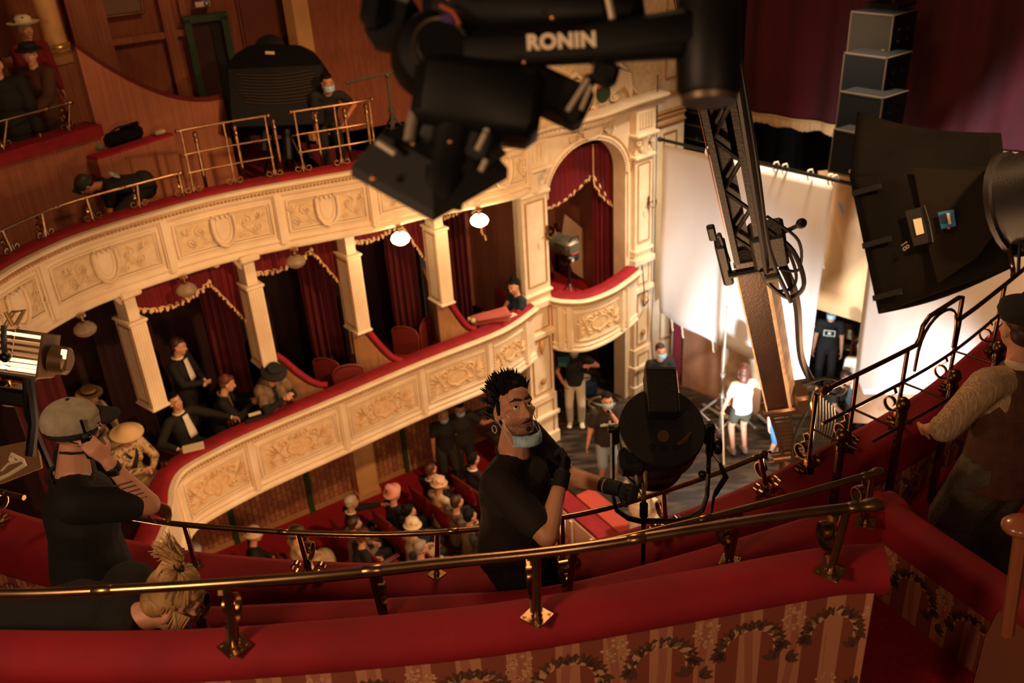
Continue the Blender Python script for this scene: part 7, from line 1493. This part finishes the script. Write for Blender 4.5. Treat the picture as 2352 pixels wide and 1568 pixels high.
# matte box, a deep square hood looking down to the stage
q = [(806,404),(1000,517),(1166,412),(950,318)]
mb = MB(); tp = [gp(x, y, (0,.05,.01,-.05)[k]) for k, (x, y) in enumerate(q)]; dn = (UP*.9+RIGHT*.05-FWD*.2).normalized()
mb.prism(tp, dn*.018); ce = sum(tp, V((0,0,0)))/4; tq = [ce+(p-ce)*.62+dn*.075 for p in tp]; mb.add([p+dn*.018 for p in tp]+tq, [(k,(k+1)%4,4+(k+1)%4,4+k) for k in range(4)]+[(4,5,6,7)]); mb.build('matte_box', BG2, t, angle=30)
mb = MB(); mb.prism([gp(1105,290,.02), gp(1165,360,.02), gp(1110,400,.02), gp(1060,330,.02)], -FWD*.01); mb.build('hood_flag', BG, t)
mb = MB(); mb.prism([gp(890,345,-.02), gp(830,372,-.02), gp(860,330,-.02)], -FWD*.01); mb.build('hood_flag', BG, t)
for a, b, w_, nm in (((1154,228),(1118,318),8,'steel_rod'),((1116,322),(1098,358),7,'steel_rod'),((1106,405),(1118,380),7,'steel_rod'),((875,340),(915,366),7,'steel_rod'),((1300,270),(1345,200),6,'steel_rod'),((1386,0),(1400,66),8,'steel_rod'),((1330,268),(1352,215),5,'steel_rod')):
    mb = MB(); mb.tube([gp(*a,.05), gp(*b,.05)], w_*GS, 10); mb.build(nm, mat('dull_steel','c4b49c',.35,.5), t)
for a, b in (((972,212),(950,300)),((952,290),(945,335))): mb = MB(); mb.tube([gp(*a,.04), gp(*b,.04)], 13*GS, 10); mb.build('follow_focus', mat('grey_plastic','6e6250',.6), t)
for x, y, r_, m_ in ((870,456-30,9,'warm_dot'),(1040,345,6,'warm_dot'),(958,350,5,'warm_dot'),(1203,170,5,'warm_dot'),(1265,72,6,'warm_dot'),(1038,108-80,8,'warm_dot')):
    mb = MB(); mb.ell(gp(x,y,.07), r_*GS, n=8, m=6); mb.build('screw_head', mat('warm_dot','a07040',.3,.8), t)
mb = MB(); mb.bbox(gp(1030,65,.04), (40*GS,30*GS,.02), rz2(20), .006); mb.build('violet_connector', mat('violet_plastic','3a2850',.5), t); mb = MB(); mb.tube([gp(1015,35,.05), gp(1045,50,.05), gp(1060,78,.05)], 5*GS, 8); mb.build('orange_cable', mat('orange_cable','8a3c18',.5), t)
# yoke from the head up to the crane tip
tipw = TIP-G0
mb = MB(); mb.tube([gp(1628,30,-.02), gp(1640,-120,-.03), tipw*.6+gp(1560,-260)*.4, tipw], [.045,.04,.045,.06], 14); mb.build('suspension_arm', BG, t)

# ============================================================ BLACK SOFTBOX at the right
t = thing('black_softbox', 'black fabric softbox with a blue tag and white patch at the right', 'softbox', Dp(2150,540,8.0)); o0 = t.location.copy()
BF = mat('softbox_fabric','0d0b08',.9,spec=.1,col2='13100c',scale=1.6,bump=.5,bscale=5); 
a0, a1 = Dp(1952,408,8.3), Dp(2018,720,7.7); b0_, b1_ = Dp(2305,378,7.1), Dp(2330,610,6.9)
dep = (FWD*.55+UP*.55+RIGHT*.25).normalized()*1.15
A_ = [a0, a1, a1+dep*.9-UP*.0, a0+dep]; B4 = [b0_, b1_, b1_+dep*.4, b0_+dep*.4]
mb = MB()
for k in range(4):
    k2 = (k+1)%4; mb.grid(lambda u, v, k=k, k2=k2: ((A_[k]*(1-v)+A_[k2]*v)*(1-u)+(B4[k]*(1-v)+B4[k2]*v)*u) - o0 + (FWD*(-.05*math.sin(u*math.pi)*math.sin(v*math.pi)) if k == 0 else V((0,0,-.06*math.sin(u*3.1)))), 14, 10)
mb.build('fabric_skirt', BF, t, solid=.01, angle=60)
nrm = (a1-a0).cross(b0_-a0).normalized(); nrm = -nrm if nrm.dot(FWD) > 0 else nrm
def sp(px, py, o=.075): q = on_plane(px, py, (a0+a1+b0_+b1_)/4, nrm); return q-o0+nrm*o
def patch(name, pts, m_, parent=t, o=.075): mb = MB(); mb.prism([sp(x,y,o) for x, y in pts], nrm*.004); return mb.build(name, m_, parent)
patch('fabric_panel', [(2108,390),(2270,400),(2305,530),(2255,595),(2165,655),(2140,560)], mat('softbox_panel','1a150f',.85,spec=.1,bump=.4,bscale=6), o=.06)
patch('flap', [(2092,492),(2138,480),(2160,560),(2112,572)], mat('softbox_flap','0e0b08',.8), o=.075)
patch('white_patch', [(2112,512),(2130,508),(2137,543),(2120,548)], mat('label_white','c8b89c',.7), o=.085)
patch('blue_tag', [(2170,496),(2206,490),(2212,527),(2178,534)], mat('tag_blue','1f5f8c',.6), o=.09)
patch('tag_dark_print', [(2175,503),(2190,499),(2193,520),(2180,522)], mat('tag_print','0c1c2a',.6), o=.096); patch('tag_white_print', [(2191,499),(2197,498),(2202,522),(2196,524)], mat('label_white','c8b89c'), o=.096); patch('tag_red_mark', [(2192,531),(2199,530),(2199,534),(2193,535)], mat('tag_red','a8443c',.6), o=.096)
mb = MB(); mb.tube([sp(2138,480,.09), sp(2150,520,.09), sp(2158,565,.09)], .006, 6); mb.build('elastic_cord', BLACK, t)
def text_on(s, px, py, size, upv, m_, parent, name='lettering'):
    fc = bpy.data.curves.new('tx', 'FONT'); fc.body = s; fc.size = size; fc.extrude = .001; fc.align_x = 'CENTER'; fc.align_y = 'CENTER'; fo = bpy.data.objects.new('tx', fc); C.objects.link(fo); dg = bpy.context.evaluated_depsgraph_get(); me = bpy.data.meshes.new_from_object(fo.evaluated_get(dg)); bpy.data.objects.remove(fo)
    upv = (upv-nrm*upv.dot(nrm)).normalized(); X_ = upv.cross(nrm).normalized(); me.transform(Matrix.Translation(sp(px,py,.088)) @ Matrix((X_, upv, nrm)).transposed().to_4x4()); me.materials.clear(); me.materials.append(m_); o = bpy.data.objects.new(name, me); C.objects.link(o); o.parent = parent
TXM = mat('faded_pen','7a6a50',.7); text_on('18', 2093, 572, .085, (RIGHT+UP*.15), TXM, t); text_on('Chimera'[:0]+'18', 2104, 570, .001, RIGHT, TXM, t) if False else None
for k in range(3):
    mb = MB(); y0 = 430+k*120; x0 = 1962+k*24; mb.prism([sp(x0,y0+12,.03), sp(x0+70,y0-4,.05), sp(x0+72,y0+8,.05), sp(x0+2,y0+24,.03)], nrm*.01); mb.build('velcro_strip', BLACK, t)
mb = MB(); rr = [b0_+(b1_-b0_)*.5-o0]; cB_ = (sum(B4, V((0,0,0)))/4)-o0; ax_ = ((b0_+b1_)/2-(a0+a1)/2).normalized(); mb.lathe([(.36,0),(.4,.02),(.4,.06),(.37,.07),(.37,.35),(.3,.42),(.3,.6)], cB_-dep*.1, ax_, 24); mb.build('lamp_head', LB, t, angle=40)
mb = MB(); mb.tube([b0_+(b1_-b0_)*k/10-o0+nrm*(.03+.02*math.sin(k*2.3))+V((0,0,.03*math.sin(k*1.7))) for k in range(-1,12)], [(.02,.035)]*13, 8); mb.build('foil_strip', mat('crumpled_foil','6a5a48',.15,.9,bump=1,bscale=20), t)
mb = MB(); mb.tube([b0_-o0+ax_*.12+nrm*.06, (b0_+b1_)/2-o0+ax_*.06+nrm*.1, b1_-o0+ax_*.14+nrm*.06], .016, 8); mb.tube([b0_-o0+ax_*.2+nrm*.08+V((0,0,.1)), (b0_+b1_)/2-o0+ax_*.16+nrm*.12, b1_-o0+ax_*.1+nrm*.1-V((0,0,.1))], .012, 8); mb.build('cable', CBD, t)
cb = cB_-dep*.1+ax_*.3; mb = MB(); mb.tube([cb, cb+V((.5,-.1,-.4)), cb+V((.5,-.1,-(o0.z-2.0)))], .03, 10); mb.build('stand_pole', BLACKG, t)
# ============================================================ LAMPS AND KIT IN THE FAR GALLERY, THE BOX AND AT THE LEFT
# big black softbox on the far balcony
zs = 5.30; c0 = Dp(633,205,12.6); t = thing('black_softbox', 'huge black softbox with a ribbed front on the far balcony', 'softbox', c0)
k_ = 12.6/FPX; X = RIGHT; U_ = UP; bk = FWD
def fp(px, py, z=0): return (X*(px-633)-U_*(py-205))*k_ + bk*z
mb = MB(); pr = [(518,160),(524,143),(545,120),(575,104),(610,100),(650,102),(690,104),(720,118),(738,140),(742,155),(746,262),(735,284),(640,292),(540,292),(530,270)]
mb.prism([fp(x,y) for x,y in pr], bk*.5); mb.build('fabric_hood', BLACKF, t, angle=30)
mb = MB(); mb.prism([fp(524,160,-.02), fp(742,150,-.02), fp(745,285,-.02), fp(535,292,-.02)], bk*.02); mb.build('front_frame', mat('softbox_front','070606',.8), t)
mb = MB()
for j in range(10):
    y0 = 172+j*7.2; mb.tube([fp(545+j*2+170*k/12 + 8*math.sin(j), y0-6*(k/12)**2*1.6+5*math.sin(math.pi*k/12), -.035) for k in range(13)], .008, 6)
mb.build('grid_rib', mat('rib_brown','3a2c1c',.7), t)
mb = MB(); mb.lathe([(.21,-.02),(.22,.02),(.21,.2),(.0,.22)], fp(614,112,.3), -bk+U_*.2, 28); mb.build('round_head', LB, t)
mb = MB(); mb.prism([fp(610,118,-.01), fp(631,119,-.01), fp(631,126,-.01), fp(610,125,-.01)], -bk*.005); mb.build('white_label', mat('label_white','c8b89c'), t)
gz = c0.z-5.32
for x, y in ((-.25,.15),(.02,.3),(.2,.1),(-.1,.55)): 
    mb = MB(); mb.tube([fp(633,280,.25)+V((x*.3,y*.3,0)), V((x*1.6, fp(633,280,.25).y+y*1.6-.3, -gz))], .02, 8); mb.build('stand_leg', BLACKG, t)
mb = MB(); mb.tube([fp(600,290,.2), fp(598,340,.2)], .05, 8); mb.tube([fp(650,290,.2), fp(655,360,.2)], .06, 8); mb.tube([fp(690,290,.3), fp(700,350,.4)], .03, 8); mb.build('yoke', BLACK, t)
tripod('t_stand', 'thin grey stand with a T-shaped cross bar behind the far guard rail', Dp(908,330,13.2), .95, mat('dull_grey_metal','4a4638',.5), .3, ((-.55,-.05,-.05),(.15,0,.05)), r=.018, hub=.4)
# fresnel lamp, tripod and reflector inside the arched box
fb = jp(.98,-.6,2.04); t = thing('box_film_lamp', 'film lamp on a tripod standing inside the arched box, facing away', 'film lamp', fb, yaw(JN)+math.pi)
G_ = mat('olive_metal','6c6652',.4,.5); 
mb = MB(); mb.tube([(0,0,.35),(0,0,.78)], .025, 10); mb.build('column', LB, t)
for k in range(3): a = k*2.094+.55; mb = MB(); mb.tube([(0,0,.42),(math.cos(a)*.3,math.sin(a)*.3,.02)], .016, 8); mb.build('leg', STEEL, t)
mb = MB(); mb.bbox((.02,0,1.12), (.36,.34,.28), b=.06); mb.lathe([(.17,0),(.18,.1),(.19,.13)], (.18,0,1.1), V((1,0,0)), 20); mb.build('lamp_housing', G_, t, angle=40)
mb = MB(); mb.bbox((-.0,0,.93), (.3,.3,.16), b=.05); mb.build('lamp_base', BLACKG, t); mb = MB(); mb.bbox((-.17,0,1.03), (.01,.16,.03), b=.004); mb.build('red_stripe', mat('red_plastic','b0442c',.5), t)
mb = MB(); mb.tube([(.0,-.2,1.1),(.0,-.2,.88),(.0,-.1,.8),(.0,.1,.8),(.0,.2,.88),(.0,.2,1.1)], .014, 8); mb.tube([(-.14,-.1,1.26),(-.16,-.08,1.33),(-.16,.08,1.33),(-.14,.1,1.26)], .01, 6); mb.build('yoke', BLACKG, t)
mb = MB(); mb.lathe([(.03,0),(.035,.01),(0,.02)], (-.16,.06,.92), V((-1,0,0)), 12); mb.build('knob', mat('label_white','c8b89c'), t)
rq = [on_plane(x, y, jp(.8,-1.15), JN) for x, y in ((1298,492),(1366,548),(1364,602),(1342,642),(1316,624),(1290,545))]
mb = MB(); mb.prism(rq, -JN*.02); tag(mb.build('reflector_board', mat('reflector_grey','b8a080',.6)), 'pale cut-cornered reflector board behind the film lamp in the arched box', 'board')
# louvred film lamp at the left
D5 = 5.3; t = thing('louvred_lamp', 'film lamp with a stack of brightly lit white louvres, near the left edge', 'film lamp', Dp(62,812,D5)); k5 = D5/FPX
rl5 = Matrix((RIGHT, UP, -FWD)).transposed() @ Matrix.Rotation(R(-8), 3, 'Z')
lp = lambda x, y, z=0: rl5 @ V((x*k5, -y*k5, z))
mb = MB(); [mb.bbox(lp(x,0), (5*k5,98*k5,.2), rl5, .004) for x in (-58,48)]; mb.bbox(lp(-5,48), (104*k5,7*k5,.2), rl5, .004); mb.bbox(lp(-5,-1,-.12), (104*k5,98*k5,.02), rl5, .004); mb.build('frame', mat('lamp_tan_metal','6a5238',.45,.4), t)
LV = mat('lit_louvre','fff0dc',.5,emit='ffd8a8',estr=1.6); LV2 = mat('dim_louvre','c8a888',.5,emit='c88a58',estr=.35)
for j, y in enumerate((-42,-26,-12,2,16,27,37)):
    for x0, x1 in ((-54,-34),(-28,44)): mb = MB(); mb.bbox(lp((x0+x1)/2,y,.04), ((x1-x0)*k5,7*k5,.05), rl5, .004); mb.build('louvre', LV if j in (0,4,5,6) else LV2, t)
mb = MB(); mb.tube([lp(-36,-60,.12), lp(-28,-10,.12), lp(-22,8,.12)], (.012,.02), 8); mb.ell(lp(-20,10,.13), .03); mb.build('clamp_bar', BLACKG, t)
mb = MB(); mb.lathe([(.05,0),(.085,.02),(.08,.1),(.045,.12)], lp(50,5,-.02), rl5@V((1,0,0)), 16); mb.bbox(lp(92,5,0), (14*k5,50*k5,.08), rl5, .01); mb.build('lamp_end', mat('lamp_tan_metal','6a5238'), t)
mb = MB(); mb.bbox(lp(92,-12,.045), (13*k5,22*k5,.01), rl5, .003); mb.build('lit_grille', LV, t)
mb = MB(); mb.tube([lp(-60,-50,.0), lp(-45,-90,.0), lp(-20,-98,.0), lp(-30,-62,.02)], .013, 8); mb.tube([lp(-55,-88,.03), lp(-35,-60,.03)], .012, 8); mb.build('tube_hook', mat('pale_gilt','e0b878'), t)
o5 = t.location; mb = MB(); mb.tube([lp(0,50,-.02), lp(10,140,-.05), V((.02,-.1,5.36-o5.z))], .02, 8); mb.tube([lp(2,60,-.05), lp(28,160,-.05), lp(30,235,-.05)], .03, 8); mb.bbox(lp(-38,108,-.1), (92*k5,40*k5,.1), rl5, .02); mb.bbox(lp(-30,62,-.1), (70*k5,10*k5,.1), rl5, .01); mb.build('stand', BLACKG, t)
mb = MB(); mb.prism([V(Dp(0,1025,5.6))-o5, V(Dp(84,1008,5.6))-o5, V(Dp(95,1075,5.6))-o5, V(Dp(0,1112,5.6))-o5], FWD*.02); mb.build('diffusion_board', mat('tan_board','8a6440',.8), t)
t = thing('tube_bracket', 'pale bent tube bracket in front of the tan board at the left edge', 'bracket', Dp(30,1070,4.9)); k6 = 4.9/FPX; e6 = lambda x, y, z=0: (RIGHT*(x-30)-UP*(y-1070))*k6-FWD*z
mb = MB(); mb.tube([e6(-20,1108), e6(20,1090), e6(58,1066), e6(52,1056), e6(26,1043), e6(24,1052)], .011, 10); mb.tube([e6(24,1052), e6(30,1062)], .014, 8); mb.tube([e6(8,1080,.02), e6(24,1064,.02), e6(60,1054,.02)], .007, 8); mb.build('tube', mat('ivory_paint','d8c8a8',.5), t)
# cream case with lamp and cloth at the foot of the loge front
t = thing('cream_cart', 'cream frilled bundle with dark wheels at the foot of the loge front', 'cart', Zp(415,1260,-.1)-V((0,0,.6))); mb = MB(); mb.bbox((0,0,.35), (.5,.35,.3), b=.1); mb.ell((.1,0,.55), (.22,.2,.14)); mb.ell((-.2,.05,.5), (.12,.14,.1)); mb.build('cloth_hood', mat('offwhite','c8c0b0'), t)
for x in (-.2,.2): mb = MB(); mb.tube([(x+.1*math.cos(a),-.2,.1+.1*math.sin(a)) for a in [k*.52 for k in range(12)]], .015, 6, closed=True); mb.build('wheel', BLACK, t)
